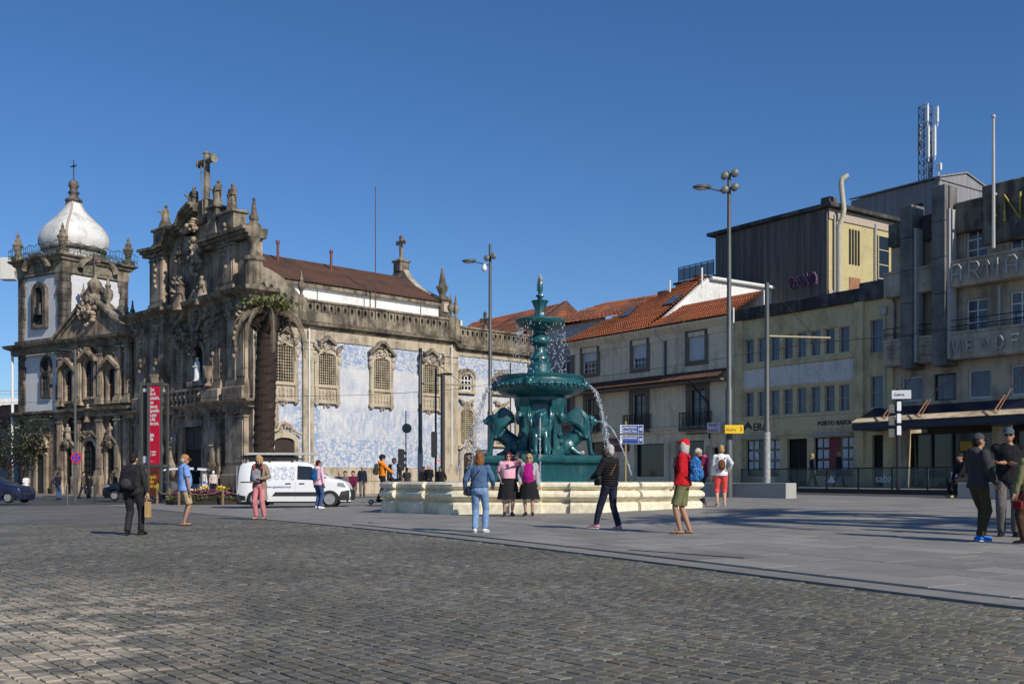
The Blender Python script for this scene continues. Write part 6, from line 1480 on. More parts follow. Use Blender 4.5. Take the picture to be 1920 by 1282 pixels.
# ---------------- trees and planting ----------------
M_TRUNK = weathered('palm_trunk', (.105,.072,.05), (.035,.025,.02), .5, 2.0, bmp=.6, grain=16, streak=.3)
M_DEAD = leafmat('dead_palm_frond', (.15,.115,.075), .4); M_FROND = leafmat('palm_frond_green', (.06,.085,.02), .4)
def palm(label, pos, H_, r0, r1, top_px=None, lean=(0,0), nd=9, ng=0, seed=3, crown=1.0, dead=True):
    rg = random.Random(seed); root = thing('palm_tree', label, 'palm tree', pos)
    rings = []; n = 16; m = int(H_/.16)
    for j in range(m+1):
        t = j/m; r_ = r0+(r1-r0)*t + (.10 if t > .90 else 0)*((t-.9)/.1) + (.02 if j % 2 else 0); x, y = lean[0]*t*t, lean[1]*t*t
        rings.append([(x+r_*(1+.05*math.sin(i*5+j*2.4)+.04*rg.random())*math.cos(2*math.pi*i/n), y+r_*(1+.05*math.sin(i*5+j*2.4))*math.sin(2*math.pi*i/n), H_*t - .3*(1-t) - (.05 if j % 2 else 0)) for i in range(n)])
    mb = MB(); mb.loft(rings); mb.build('trunk', M_TRUNK, root)
    top = Vector((lean[0], lean[1], H_))
    mb = MB(); mb.ell(top - Vector((0,0,.35)), (r1*1.35, r1*1.35, .9), 14, 10)
    for k in range(70):
        a = rg.uniform(0, 6.28); z = rg.uniform(-1.0, .35); p = top+Vector((math.cos(a)*r1*1.25, math.sin(a)*r1*1.25, z)); mb.tube([p, p+Vector((math.cos(a)*.35, math.sin(a)*.35, .35))], [.07, .03], 5)
    mb.build('frond_stubs', M_TRUNK, root)
    def frond(a, L, up, droop, mat, nm, dens=70, lw=.40):
        mb = MB(); pts = []; d = Vector((math.cos(a), math.sin(a), 0))
        for i in range(13):
            t = i/12; pts.append(top + d*(L*(t if droop < 1.2 else math.sin(t*1.45)*.92)) + Vector((0,0, up*t - droop*L*.55*t*t*t - .0*t)))
        mb.tube(pts, [.05*(1-.8*i/12) for i in range(13)], 5)
        side = Vector((-math.sin(a), math.cos(a), 0))
        for i in range(dens):
            t = .12+.88*i/dens; k = min(11, int(t*12)); p = pts[k].lerp(pts[k+1], t*12-k); tg = (pts[k+1]-pts[k]).normalized(); ll = lw*(1-.55*abs(t-.45))*rg.uniform(.7, 1.15)
            for s in (-1, 1):
                v = (side*s*(.55 if mat is M_DEAD else .9)+tg*.6+Vector((0,0,(-.75 if mat is M_DEAD else .05)+rg.uniform(-.2,.2)))).normalized()*ll; wd = tg*.022
                mb.add([p-wd, p+wd, p+v+wd*.3, p+v-wd*.3], [(0,1,2,3)])
        return tag(mb.build(nm, mat, root), kind='stuff')
    for k in range(nd): frond(2*math.pi*k/nd+rg.uniform(-.25,.25), rg.uniform(2.1, 3.0)*crown, rg.uniform(.0,.5), rg.uniform(1.7, 2.5), M_DEAD, 'dead_frond')
    for k in range(ng): frond(2*math.pi*k/ng+rg.uniform(-.15,.15), rg.uniform(2.2, 3.0)*crown, rg.uniform(.3, 2.2), rg.uniform(.5, 1.3), M_FROND, 'green_frond', 60, .5)
    if dead:
        mb = MB(); tuft(mb, top+Vector((0,0,.1)), 800, .55, .30, rg, .14); tag(mb.build('crown_weeds', leafmat('crown_weed', (.105,.13,.02)), root), kind='stuff')
    return root
pp_ = gx(494, 50); zt_ = CZ+(HY-585)/F*50 - pp_.z
palm('dying palm with bare trunk and brown drooping fronds before the church', pp_, zt_, .47, .46, lean=(.25, 0), nd=11, seed=11, crown=.85)
for i, (x, y, h_) in enumerate(((12.6, 15.4, 8.0), (15.6, 18.6, 8.4), (17.2, 13.8, 7.6))):
    palm('green palm tree outside the frame shading the square', (x, y, G(x, y)), h_, .34, .26, nd=2, ng=20, seed=20+i, crown=1.05, dead=False)['group'] = 'shade palms on the square'
def broad_tree(name, label, pos, H_, W_, seed, leaf, n=2600, ls=.16):
    rg = random.Random(seed); root = thing(name, label, 'tree', pos); mb = MB(); tips = []
    mb.tube([(0,0,-.2), (.05,0,H_*.2), (.0,.05,H_*.38)], [.22,.17,.14], 8)
    for k in range(9):
        a = rg.uniform(0, 6.28); p0 = Vector((0,.03,H_*rg.uniform(.26,.38))); p1 = p0+Vector((math.cos(a)*W_*.25, math.sin(a)*W_*.25, H_*.18)); p2 = p1+Vector((math.cos(a+.3)*W_*.22, math.sin(a+.3)*W_*.22, H_*rg.uniform(.1,.32))); mb.tube([p0,p1,p2], [.09,.05,.02], 6); tips += [p1, p2, p1.lerp(p2,.5)]
    mb.build('trunk', M_TRUNK, root); mb = MB()
    for i in range(n):
        c = rg.choice(tips); p = c+Vector((rg.gauss(0,W_*.11), rg.gauss(0,W_*.11), rg.gauss(0,H_*.08))); a = Vector((rg.uniform(-1,1),rg.uniform(-1,1),rg.uniform(-1,1))).normalized()*ls*rg.uniform(.6,1.3); b_ = a.cross(Vector((rg.random(),rg.random(),rg.random()))).normalized()*ls*.45
        mb.add([p, p+a*.5+b_, p+a, p+a*.5-b_], [(0,1,2,3)])
    tag(mb.build('crown', leaf, root), kind='stuff'); return root
M_DLEAF = leafmat('dark_leaves', (.035,.045,.022))
pt_ = gx(18, 98); broad_tree('street_tree', 'dark leafy street tree beside the bell tower', pt_, 7.4, 6.0, 5, M_DLEAF, 3600, .22)
pt_ = gx(-25, 92); broad_tree('street_tree', 'dark leafy street tree cut by the picture edge near the blue hatchback', pt_, 7.6, 6.0, 6, M_DLEAF, 3000, .22)
# flower bed with rope and posts
fb = gx(402, 52.5); bed = thing('flower_bed', 'raised flower bed with purple and yellow flowers inside a rope fence', 'flower bed', fb)
mb = MB(); mb.lathe([(2.35,-.1),(2.3,.12),(1.9,.34),(1.0,.5),(.05,.55)], (0,0,0), 24, 1, .7); mb.build('soil_mound', plain('soil', (.03,.022,.016), .95), bed)
rg = random.Random(31)
for nm, c, n, r0_, z0_, z1_ in (('green_foliage', (.07,.085,.02), 1500, 1.0, .05, .35), ('purple_flowers', (.10,.012,.05), 1300, .85, .32, .62), ('yellow_flowers', (.75,.5,.02), 90, .7, .62, .85)):
    mb = MB()
    for i in range(n):
        a = rg.uniform(0, 6.28); q = math.sqrt(rg.random())*2.35*r0_; zz = rg.uniform(z0_, z1_)*(1 if nm != 'green_foliage' else 1); q = q if nm != 'green_foliage' else 2.35*rg.uniform(.72, 1.0)
        if nm == 'yellow_flowers': a = rg.choice((R(250), R(300)))+rg.uniform(-.25,.25); q = rg.uniform(.8, 1.5)
        tuft(mb, (q*math.cos(a), q*math.sin(a)*.7, zz), 1, .02, .02, rg, .13)
    tag(mb.build(nm, leafmat(nm, c), bed), kind='stuff')
M_POST = plain('weathered_post', (.20,.14,.08), .85, var=.3)
pts = []
for k in range(8):
    a = R(200+k*45); x, y = 2.75*math.cos(a), 2.75*math.sin(a)*.75; mb = MB(); mb.tube([(x,y,-.1),(x,y,.78)], .06, 8); mb.build('rope_post', M_POST, bed); pts.append((x,y))
for k in range(8):
    a, b_ = Vector(pts[k]), Vector(pts[(k+1)%8]); mb = MB(); mb.tube([(*a.lerp(b_, q/8), .68-.22*math.sin(q/8*math.pi)) for q in range(9)], .022, 6); mb.build('rope', M_POST, bed)
# ---------------- buildings in the gap and at the left ----------------
def far_block(name, label, px, Y, rz, w, d, h, wall, roof=None, rh=2.0, eave=.5, hip=True):
    p = gx(px, Y); t = thing(name, label, 'building', (p.x, p.y, 0), rz)
    mb = MB(); mb.box(0, w, 0, d, -.5, h); mb.build('wall', wall, t)
    if roof:
        e = eave; A, B_, Cc, D = (-e,-e,h), (w+e,-e,h), (w+e,d+e,h), (-e,d+e,h); r = min(w, d)/2 if hip else 0
        if w >= d: p0, p1 = (r if hip else -e, d/2, h+rh), (w-r if hip else w+e, d/2, h+rh)
        else: p0, p1 = (w/2, r, h+rh), (w/2, d-r, h+rh)
        if w >= d:
            tiled_roof('roof', t, roof, A, B_, p1, p0, 12, int(w*2), .07, .06); tiled_roof('roof', t, roof, B_, Cc, p1, p1, 12, int(d*2), .07, .06); tiled_roof('roof', t, roof, D, A, p0, p0, 12, int(d*2), .07, .06)
        else:
            tiled_roof('roof', t, roof, A, B_, p0, p0, 12, int(w*2), .07, .06); tiled_roof('roof', t, roof, B_, Cc, p1, p0, 12, int(d*2), .07, .06); tiled_roof('roof', t, roof, D, A, p0, p1, 12, int(d*2), .07, .06)
    return t
ANG = math.atan2(U.y, U.x)
M_AZW = plain('patterned_grey_tile', (.42,.43,.45), .5, var=.25, scale=3)
b1 = far_block('town_house', 'house behind the tiled church with bright orange roof and dark gable edge', 833, 121, RZ, 16, 9, 16.0, M_WHITE, M_RT, 3.4, .6, False)
mb = MB(); mb.prism([(-.6, 16.0), (4.5, 19.55), (9.6, 16.0), (9.6, 15.4), (4.5, 18.9), (-.6, 15.4)], 16.0, 16.7, Matrix(((0,1,0,0), (1,0,0,0), (0,0,1,0), (0,0,0,1)))); mb.build('verge', M_RT_OLD, b1)
b2 = far_block('town_house', 'patterned tile house with hipped orange roof and white arched windows beside the guest house', 1004, 104, RZ + R(8), 19, 10, 15.7, M_AZW, M_RT, 2.6, .9)
for fl, (z0, z1) in enumerate(((10.6, 13.0), (6.6, 9.6), (2.6, 5.6))):
    for k in range(5):
        x = 1.6+k*2.6; mb = MB(); mb.prism(arch_poly(x-.6, x+.6, z0, z1-.6, 8), -.03, .0); w = mb.build('window', M_CURT, b2)
        mb = MB(); ring_prism(mb, arch_poly(x-.5, x+.5, z0+.1, z1-.6, 8), arch_poly(x-.62, x+.62, z0, z1-.6, 8), -.08, -.035); mb.box(x-.05, x+.05, -.08, -.035, z0, z1-.1); mb.box(x-.6, x+.6, -.08, -.035, z1-.75, z1-.62); mb.build('frame', M_WFRAME, w)
        mb = MB(); ring_prism(mb, arch_poly(x-.64, x+.64, z0, z1-.6, 8), arch_poly(x-.9, x+.9, z0-.1, z1-.6, 8), -.12, .0); mb.build('surround', M_ST, w)
    mb = MB(); mb.box(-.3, 14.2, -.7, 0, z0-.45, z0-.25); mb.build('balcony_slab', M_STD, b2)
mb = MB()
for k in range(40): mb.box(-.2+k*.36, -.05+k*.36, -.5, 0, 14.2, 14.5)
tag(mb.build('eave_brackets', M_WFRAME, b2), kind='stuff')
bq = far_block('side_chapel', 'low stone chapel range with cross behind the balustrade', 905, 104, ANG, 5, 5, 13.6, M_STD)
mb = MB(); mb.bbox(1.2, 2.0, 1, 1.8, 13.6, 15.2, .05); lobed_cross(mb, (1.6, 1.4, 15.4), 2.2, 1.15, .12); mb.lathe([(.5,15.1),(.25,15.5)], (1.6,1.4,0), 8); mb.build('chapel_cross', M_STD, bq)
M_BWALL = plain('blue_grey_wall', (.20,.21,.23), .8)
b3 = far_block('low_house', 'low dark house with orange tiled roof behind the street tree', -110, 118, math.atan2(-CW.y, -CW.x), 22, 9, 6.4, M_BWALL, M_RT, 3.0, .5)
b4 = far_block('white_block', 'white flat roofed block with roof railings beyond the orange tiled house', -80, 150, R(5), 20, 10, 12.6, M_WHITE)
for k in range(5): mb = MB(); mb.box(1+k*4, 4.2+k*4, -.04, 0, 9.6, 11); w = mb.build('window', M_GLASSD, b4); mb = MB(); mb.box(2.55+k*4, 2.65+k*4, -.08, -.04, 9.6, 11); mb.build('mullion', M_WFRAME, w)
mb = MB()
for k in range(12): mb.tube([(k*1.8, .2, 12.6), (k*1.8, .2, 13.7)], .05, 4)
mb.tube([(0,.2,13.7), (19.8,.2,13.7)], .05, 4); mb.tube([(0,.2,13.2), (19.8,.2,13.2)], .04, 4); mb.build('roof_railing', M_PIPE, b4)
# tower crane far off
pc = at(20, 495, 170); crane = thing('tower_crane', 'far tower crane with yellow jib and pale counterweight beside the bell tower', 'crane', (pc.x, pc.y, 0))
M_CRY = plain('crane_yellow', (.55,.33,.03), .5); mb = MB(); zz = pc.z
for s in (-.5, .5): mb.tube([(-6, s, zz-.4), (9, s, zz-2.3)], .12, 5)
for k in range(12): mb.tube([(-6+k*1.25, -.5, zz-.4-k*.158), (-6+(k+1)*1.25, .5, zz-.4-(k+1)*.158)], .07, 4)
mb.tube([(-6,0,zz+.8), (9,0,zz-1.1)], .1, 5); mb.build('jib', M_CRY, crane)
mb = MB(); mb.bbox(-1.4, .8, -.8, .8, zz-2.6, zz+.9, .1); mb.build('counterweight', plain('pale_concrete', (.62,.6,.55), .8), crane)
mb = MB()
for sx in (-.8, .8):
    for sy in (-.8, .8): mb.tube([(5+sx, sy, -.5), (5+sx, sy, zz-1.5)], .12, 5)
mb.build('mast', M_CRY, crane)
mb = MB(); mb.tube([(1.5, 0, zz+.1), (8, 0, zz-.8)], .06, 4); mb.lathe([(.5,0),(.5,.5)], (2.2, -1, zz+.2), 10); mb.build('winch', M_IRON, crane)

# ---------------- vehicles ----------------
M_TYRE = plain('tyre_rubber', (.014,.014,.014), .8); M_RIM = plain('steel_rim', (.38,.38,.38), .35, .5, var=.1)
M_PLASTIC = plain('black_plastic', (.022,.022,.024), .55, var=.15); M_CARGLASS = plain('car_glass', (.02,.026,.028), .04, var=.1, scale=2, spec=.7)
M_VANW = plain('van_white_paint', (.80,.80,.80), .3, var=.02, scale=1.0, coat=.6); M_NAVYP = plain('dark_blue_car_paint', (.010,.013,.045), .3, var=.1, scale=1.0, coat=.8)
M_BLACKCAR = plain('blue_black_car_paint', (.006,.009,.018), .3, coat=.8); M_REDL = plain('tail_lamp_red', (.42,.02,.015), .2, coat=.6); M_LAMP = plain('head_lamp', (.25,.28,.32), .1, coat=.8)
M_GREYD = plain('grey_door_wrap', (.22,.235,.27), .45, var=.15, scale=4); M_PLATE = plain('number_plate', (.62,.62,.58), .4); M_WRAP = plain('wrap_blue', (.10,.12,.34), .5)
def wheel(par, x, y, r, w, out, spokes=10, rim=M_RIM):
    """axis along y; out = +-1 side of the car"""
    mb = MB(Matrix.Translation((x, y, r)) @ Matrix.Rotation(R(90), 4, 'X'))
    mb.lathe([(r*.62,-w/2),(r*.9,-w/2),(r,-w*.36),(r,w*.36),(r*.9,w/2),(r*.62,w/2)], (0,0,0), 28); o = mb.build('wheel', M_TYRE, par, True, 35)
    mb = MB(Matrix.Translation((x, y+out*(w*.5+.004), r)) @ Matrix.Rotation(R(90), 4, 'X')); mb.lathe([(.001,-.02),(r*.64,-.02),(r*.64,.02),(.001,.02)], (0,0,0), 24); mb.build('rim_back', M_IRON, o)
    mb = MB(Matrix.Translation((x, y+out*(w*.5+.03), r)) @ Matrix.Rotation(R(90), 4, 'X')); ring = [(r*.64*math.cos(q*.2618), r*.64*math.sin(q*.2618)) for q in range(24)]
    for k in range(spokes):
        a = 2*math.pi*k/spokes; c_, s_ = math.cos(a), math.sin(a); wd = r*.10; mb.add([(c_*.04-s_*wd, s_*.04+c_*wd, 0), (c_*.04+s_*wd, s_*.04-c_*wd, 0), (c_*r*.62+s_*wd*.9, s_*r*.62-c_*wd*.9, 0), (c_*r*.62-s_*wd*.9, s_*r*.62+c_*wd*.9, 0)], [(0,1,2,3)])
    mb.lathe([(r*.56,-.015),(r*.65,-.02),(r*.65,.02),(r*.56,.015)], (0,0,0), 28); mb.lathe([(.001,-.03),(r*.2,-.03),(r*.2,.03),(.001,.03)], (0,0,0), 14); mb.build('rim', rim, o)
class Body:
    """car shell from a side silhouette; x forward, half-width varies with height and length"""
    def __init__(s, top, W, belt, tumble, zb, arches, nose=.12, L0=None):
        s.top, s.W, s.belt, s.tumble, s.zb, s.arches, s.nose = top, W, belt, tumble, zb, arches, nose; s.x0, s.x1 = top[0][0], top[-1][0]
    def zt(s, x):
        for (a, za), (b, zb) in zip(s.top[:-1], s.top[1:]):
            if x <= b: return za+(zb-za)*max(0, (x-a)/(b-a))
        return s.top[-1][1]
    def zl(s, x):
        z = s.zb
        for c, r in s.arches:
            if abs(x-c) < r: z = max(z, math.sqrt(max(0, r*r-(x-c)**2)) + r*.82 - .04)
        return z
    def hw(s, x, z):
        w = s.W/2
        if z > s.belt: w -= s.tumble*((z-s.belt)/max(.1, 1.0))**1.15
        if z < s.zb+.25: w -= .05*(1-(z-s.zb)/.25)
        e = min(x-s.x0, s.x1-x); 
        if e < .55: w -= s.nose*(1-e/.55)**2
        zt = s.zt(x)
        if zt-z < .12 and z > s.belt*.7: w -= .10*(1-(zt-z)/.12)**2
        return w
    def shell(s, nx=90, nz=16):
        mb = MB(); xs = [s.x0+(s.x1-s.x0)*i/nx for i in range(nx+1)]; N = 2*(nz+1)+3; rings = []
        for x in xs:
            zl, zt = s.zl(x), s.zt(x); zt = max(zt, zl+.02); r = []
            zz = [zl+(zt-zl)*(j/nz)**.9 for j in range(nz+1)]
            for z in zz: r.append((x, -s.hw(x, z), z))
            wt = s.hw(x, zt)
            for q in (-.5, 0, .5): r.append((x, wt*q, zt+.03*(1-abs(q)*2)*0+.025*(1-q*q*2)))
            for z in zz[::-1]: r.append((x, s.hw(x, z), z))
            rings.append(r)
        mb.loft(rings); return mb
    def side_patch(s, pts, side, off=.006, n=10, m=5):
        """pts: four (x,z) corners bottom-left, bottom-right, top-right, top-left"""
        vs = []; fs = []
        (ax, az), (bx, bz), (cx, cz), (dx, dz) = pts
        for j in range(m+1):
            v = j/m
            for i in range(n+1):
                u = i/n; x = (ax*(1-u)+bx*u)*(1-v)+(dx*(1-u)+cx*u)*v; z = (az*(1-u)+bz*u)*(1-v)+(dz*(1-u)+cz*u)*v; vs.append((x, side*(s.hw(x, z)+off), z))
        for j in range(m):
            for i in range(n): q = (j*(n+1)+i, j*(n+1)+i+1, (j+1)*(n+1)+i+1, (j+1)*(n+1)+i); fs.append(q if side < 0 else q[::-1])
        mb = MB(); mb.add(vs, fs); return mb
    def top_patch(s, xa, xb, f=.86, off=.012, n=8, ins=0.0):
        vs = []; fs = []
        for i in range(n+1):
            x = xa+(xb-xa)*i/n; zt = s.zt(x); w = s.hw(x, zt)*f - ins*(i/n)
            for q in (-1, -.5, 0, .5, 1): vs.append((x, w*q, zt+off+.025*(1-q*q*2 if abs(q) < .8 else -.3)))
        for i in range(n):
            for j in range(4): fs.append((i*5+j, i*5+j+1, i*5+5+j+1, i*5+5+j)[::-1])
        mb = MB(); mb.add(vs, fs); return mb
    def build(s, par, mat): return s.shell().build('body', mat, par, True, 50)
# van
vp = gx(552, 43.2); VL = 4.55
vang = math.atan2(.06, 1.0); van = thing('van', 'white panel van with blue tile pattern decal and ladder on the roof rack', 'van', (vp.x-VL/2-.05, vp.y+.6, vp.z), vang)
vb = Body([(0,.95), (.02,1.45), (.10,1.72), (.22,1.81), (.6,1.85), (2.2,1.86), (2.75,1.82), (3.05,1.70), (3.55,1.28), (3.7,1.18), (4.1,1.10), (4.35,1.0), (4.48,.84), (4.55,.55)], 1.84, 1.05, .20, .24, [(.78,.40), (3.72,.40)], .20)
vb.build(van, M_VANW)
mb = MB(); mb.box(.05, 4.45, -.78, .78, .18, .55); mb.build('underbody', M_PLASTIC, van)
for x in (.78, 3.72):
    for y, o in ((-.80, -1), (.80, 1)): wheel(van, x, y, .335, .2, o, 12)
for sd_ in (-1, 1):
    vb.side_patch([(2.42,1.12), (3.42,1.10), (2.98,1.64), (2.42,1.68)], sd_).build('door_window', M_CARGLASS, van, True)
    vb.side_patch([(3.30,1.16), (3.62,1.18), (3.5,1.26), (3.20,1.46)], sd_, .009).build('quarter_trim', M_PLASTIC, van)
    vb.side_patch([(1.42,.46), (3.35,.46), (3.30,.62), (1.55,.62)], sd_, .02).build('rubbing_strip', M_PLASTIC, van)
    vb.side_patch([(.15,1.0), (1.05,1.0), (1.05,1.04), (.15,1.04)], sd_, .012).build('slide_rail', M_PLASTIC, van)
    for x in (1.95, 2.5): vb.side_patch([(x,.94), (x+.22,.94), (x+.22,.98), (x,.98)], sd_, .03).build('door_handle', M_PLASTIC, van)
    for x in (1.12, 2.34, 3.42): vb.side_patch([(x-.006,.36), (x+.006,.36), (x+.006,1.05), (x-.006,1.05)], sd_, .004).build('door_gap', M_PIPE, van)
    vb.side_patch([(4.02,.86), (4.36,.80), (4.28,.98), (4.05,1.02)], sd_, .012).build('head_lamp', M_LAMP, van)
    vb.side_patch([(4.02,.28), (4.5,.28), (4.5,.70), (4.18,.64)], sd_, .012).build('bumper_corner', M_PLASTIC, van)
    vb.side_patch([(.03,.28), (.36,.28), (.36,.46), (.03,.50)], sd_, .012).build('rear_bumper_corner', M_PLASTIC, van)
vb.top_patch(3.02, 3.56, .88).build('windscreen', M_CARGLASS, van, True)
mb = MB(); mb.bbox(4.42, 4.60, -.72, .72, .26, .72, .06); mb.build('front_bumper', M_PLASTIC, van)
mb = MB(); mb.bbox(-.06, .1, -.80, .80, .26, .50, .05); mb.build('rear_bumper', M_PLASTIC, van)
for s_ in (-1, 1): mb = MB(); mb.box(-.025, .0, min(s_*.02, s_*.78), max(s_*.02, s_*.78), .52, 1.68); d_ = mb.build('rear_door', M_GREYD, van); mb = MB(); mb.box(-.035, -.026, min(s_*.1, s_*.68), max(s_*.1, s_*.68), 1.08, 1.58); mb.build('rear_window', M_WRAP, d_)
rgv = random.Random(5)
dec = MB()
def disc(mb, x, z, r, r2, n=14):
    for k in range(n):
        a0, a1 = 2*math.pi*k/n, 2*math.pi*(k+1)/n
        if r2 and k % 2: continue
        mb.add([(xx, -(vb.hw(xx, zz)+.008), zz) for xx, zz in ((x+r*math.cos(a0), z+r*math.sin(a0)), (x+r*math.cos(a1), z+r*math.sin(a1)), (x+(r-.009)*math.cos(a1), z+(r-.009)*math.sin(a1)), (x+(r-.009)*math.cos(a0), z+(r-.009)*math.sin(a0)))], [(0,1,2,3)])
for x, z in ((1.3,1.5), (1.3,1.2), (1.6,1.5), (1.9,1.52), (2.2,1.5), (2.2,1.22), (1.9,1.24), (1.6,1.22), (1.0,1.5), (1.0,1.2), (.72,1.48), (.72,1.2)):
    for r in (.05, .09, .13): disc(dec, x, z, r, rgv.random() < .5)
for k in range(34):
    x = .62+rgv.random()*1.68; z = 1.12+rgv.random()*.46; disc(dec, x, z, .035, False, 6)
tag(dec.build('tile_decal', M_WRAP, van), kind='stuff')
text('web_lettering', 'www.aguasdoporto.pt', .135, M_WRAP, van, (1.18, -.928, .79), ext=.002, bold=.002, sx=.82)
mb = MB()
for x in (.35, 1.3, 2.2):
    mb.box(x-.03, x+.03, -.75, .75, 1.93, 1.98)
    for y in (-.7, .7): mb.box(x-.03, x+.03, y-.03, y+.03, 1.82, 1.94)
for y in (-.72, .72): mb.box(-.1, 2.5, y-.025, y+.025, 1.96, 2.0)
mb.box(.1, 2.3, -.5, .3, 2.0, 2.10); mb.build('roof_rack', M_PLASTIC, van)
lad = thing('ladder', 'long pale aluminium ladder lying on the van roof rack', 'ladder', van.matrix_basis @ Vector((0, 0, 2.12)), vang)
M_ALU = plain('aluminium', (.55,.53,.47), .45, .3)
for y in (-.62, -.28): mb = MB(); mb.bbox(.3, 3.25, y-.03, y+.03, .0, .09, .01); mb.build('rail', M_ALU, lad)
for k in range(10): mb = MB(); mb.tube([(.45+k*.29, -.62, .045), (.45+k*.29, -.28, .045)], .018, 6); mb.build('rung', M_ALU, lad)
# hatchback
hp = gp(42, 943); hb = thing('car', 'dark blue hatchback parked before the bell tower', 'car', (hp.x, hp.y+.7, hp.z), R(172))
cb = Body([(0,.6), (.08,.85), (.7,.98), (1.0,1.03), (1.75,1.40), (2.3,1.45), (3.1,1.40), (3.72,.98), (3.82,.9), (3.86,.55)], 1.66, .92, .32, .2, [(.68,.36), (3.1,.36)], .16); cb.x0 = 0
def car_from(par, body, paint, wheels, glass, wins, rear=None, spokes=7, L=3.86):
    body.build(par, paint)
    for x in wheels:
        for y, o in ((-.70, -1), (.70, 1)): wheel(par, x, y*body.W/1.66, .30, .19, o, spokes)
    for sd_ in (-1, 1):
        for w in wins: body.side_patch(w, sd_).build('side_window', glass, par, True)
        body.side_patch([(.1, .42), (body.x1-.15, .42), (body.x1-.15, .50), (.1, .50)], sd_, .012).build('rubbing_strip', M_PLASTIC, par)
    mb = MB(); mb.box(.1, body.x1-.1, -.7, .7, .15, .45); mb.build('underbody', M_PLASTIC, par)
# model faces +x forward with nose at x=0 -> mirrored: nose at x=0, tail at x=3.86
car_from(hb, cb, M_NAVYP, (.68, 3.1), M_CARGLASS, ([(1.05,1.02), (2.0,.98), (2.0,1.36), (1.72,1.36)], [(2.06,.98), (3.0,1.0), (2.85,1.34), (2.06,1.37)]))
cb.top_patch(1.05, 1.72, .86).build('windscreen', M_CARGLASS, hb, True); cb.top_patch(3.16, 3.64, .84).build('rear_window', M_CARGLASS, hb, True)
for s_ in (-1, 1):
    cb.side_patch([(3.45,.78), (3.78,.78), (3.76,.92), (3.55,.94)], s_, .012).build('tail_lamp', M_REDL, hb)
    mb = MB(); mb.bbox(3.80, 3.87, min(s_*.42, s_*.66), max(s_*.42, s_*.66), .76, .90, .02); mb.build('tail_lamp', M_REDL, hb); mb = MB(); mb.bbox(1.35, 1.55, s_*.86-.08, s_*.86+.08, .98, 1.1, .03); mb.build('mirror', M_NAVYP, hb)
mb = MB(); mb.bbox(3.78, 3.95, -.74, .74, .34, .62, .06); mb.build('rear_bumper', M_NAVYP, hb); mb = MB(); mb.box(3.87, 3.885, -.26, .26, .68, .79); mb.build('number_plate', M_PLATE, hb)
# dark suv
sp_ = gp(200, 938); suv = thing('car', 'blue black suv seen behind the man in the dark suit', 'car', (sp_.x-.25, sp_.y+.8, sp_.z), R(-3))
sb = Body([(0,.55), (.06,.86), (.3,.98), (1.05,1.08), (1.75,1.52), (2.2,1.6), (3.4,1.58), (4.0,1.2), (4.15,1.0), (4.2,.6)], 1.8, 1.02, .30, .26, [(.80,.40), (3.35,.40)], .16)
car_from(suv, sb, M_BLACKCAR, (.80, 3.35), M_CARGLASS, ([(1.25,1.12), (2.2,1.1), (2.2,1.5), (1.78,1.5)], [(2.26,1.1), (3.3,1.12), (3.2,1.5), (2.26,1.52)]), spokes=5)
sb.top_patch(1.1, 1.74, .86).build('windscreen', M_CARGLASS, suv, True)
for s_ in (-1, 1): sb.side_patch([(.08,.78), (.5,.84), (.5,.95), (.12,.9)], s_, .012).build('head_lamp', M_LAMP, suv)
# tuk-tuk
M_TUKR = plain('tuktuk_red', (.20,.012,.018), .4, coat=.4); M_TUKW = plain('tuktuk_white', (.70,.70,.68), .4)
tp_ = gp(332, 933); tuk = thing('tuk_tuk', 'white three wheeled tuk tuk with red seats and grey canopy by the poster column', 'tuk tuk', (tp_.x-.9, tp_.y+.7, tp_.z), R(4))
mb = MB(); mb.bbox(0, 2.5, -.62, .62, .3, .62, .08); mb.bbox(1.9, 2.75, -.5, .5, .3, .95, .15); mb.build('body', M_TUKW, tuk)
mb = MB(); mb.bbox(.1, .55, -.55, .55, .62, 1.35, .08); mb.bbox(.5, 1.1, -.55, .55, .6, .8, .06); mb.bbox(1.25, 1.4, -.5, .5, .62, 1.2, .05); mb.build('red_seat', M_TUKR, tuk)
mb = MB(); mb.loft([[(x, -.7*math.cos(a), 1.86+.16*math.sin(a)+.1*math.sin(math.pi*(x+.1)/2.9)) for a in [math.pi*q/8 for q in range(9)]] for x in (-.1, .4, 1.2, 2.0, 2.8)], close=False); mb.build('canopy', M_SIGNW, tuk, True, 60)
for x, y in ((.05,-.62), (.05,.62), (1.35,-.64), (1.35,.64), (2.5,-.5), (2.5,.5)): mb = MB(); mb.tube([(x,y,.6), (x+.05,y,1.88)], .028, 6); mb.build('canopy_post', M_PIPE, tuk)
for x, y, o in ((.5,-.6,-1), (.5,.6,1), (2.5,0,-1)): wheel(tuk, x, y, .27, .16, o, 8)
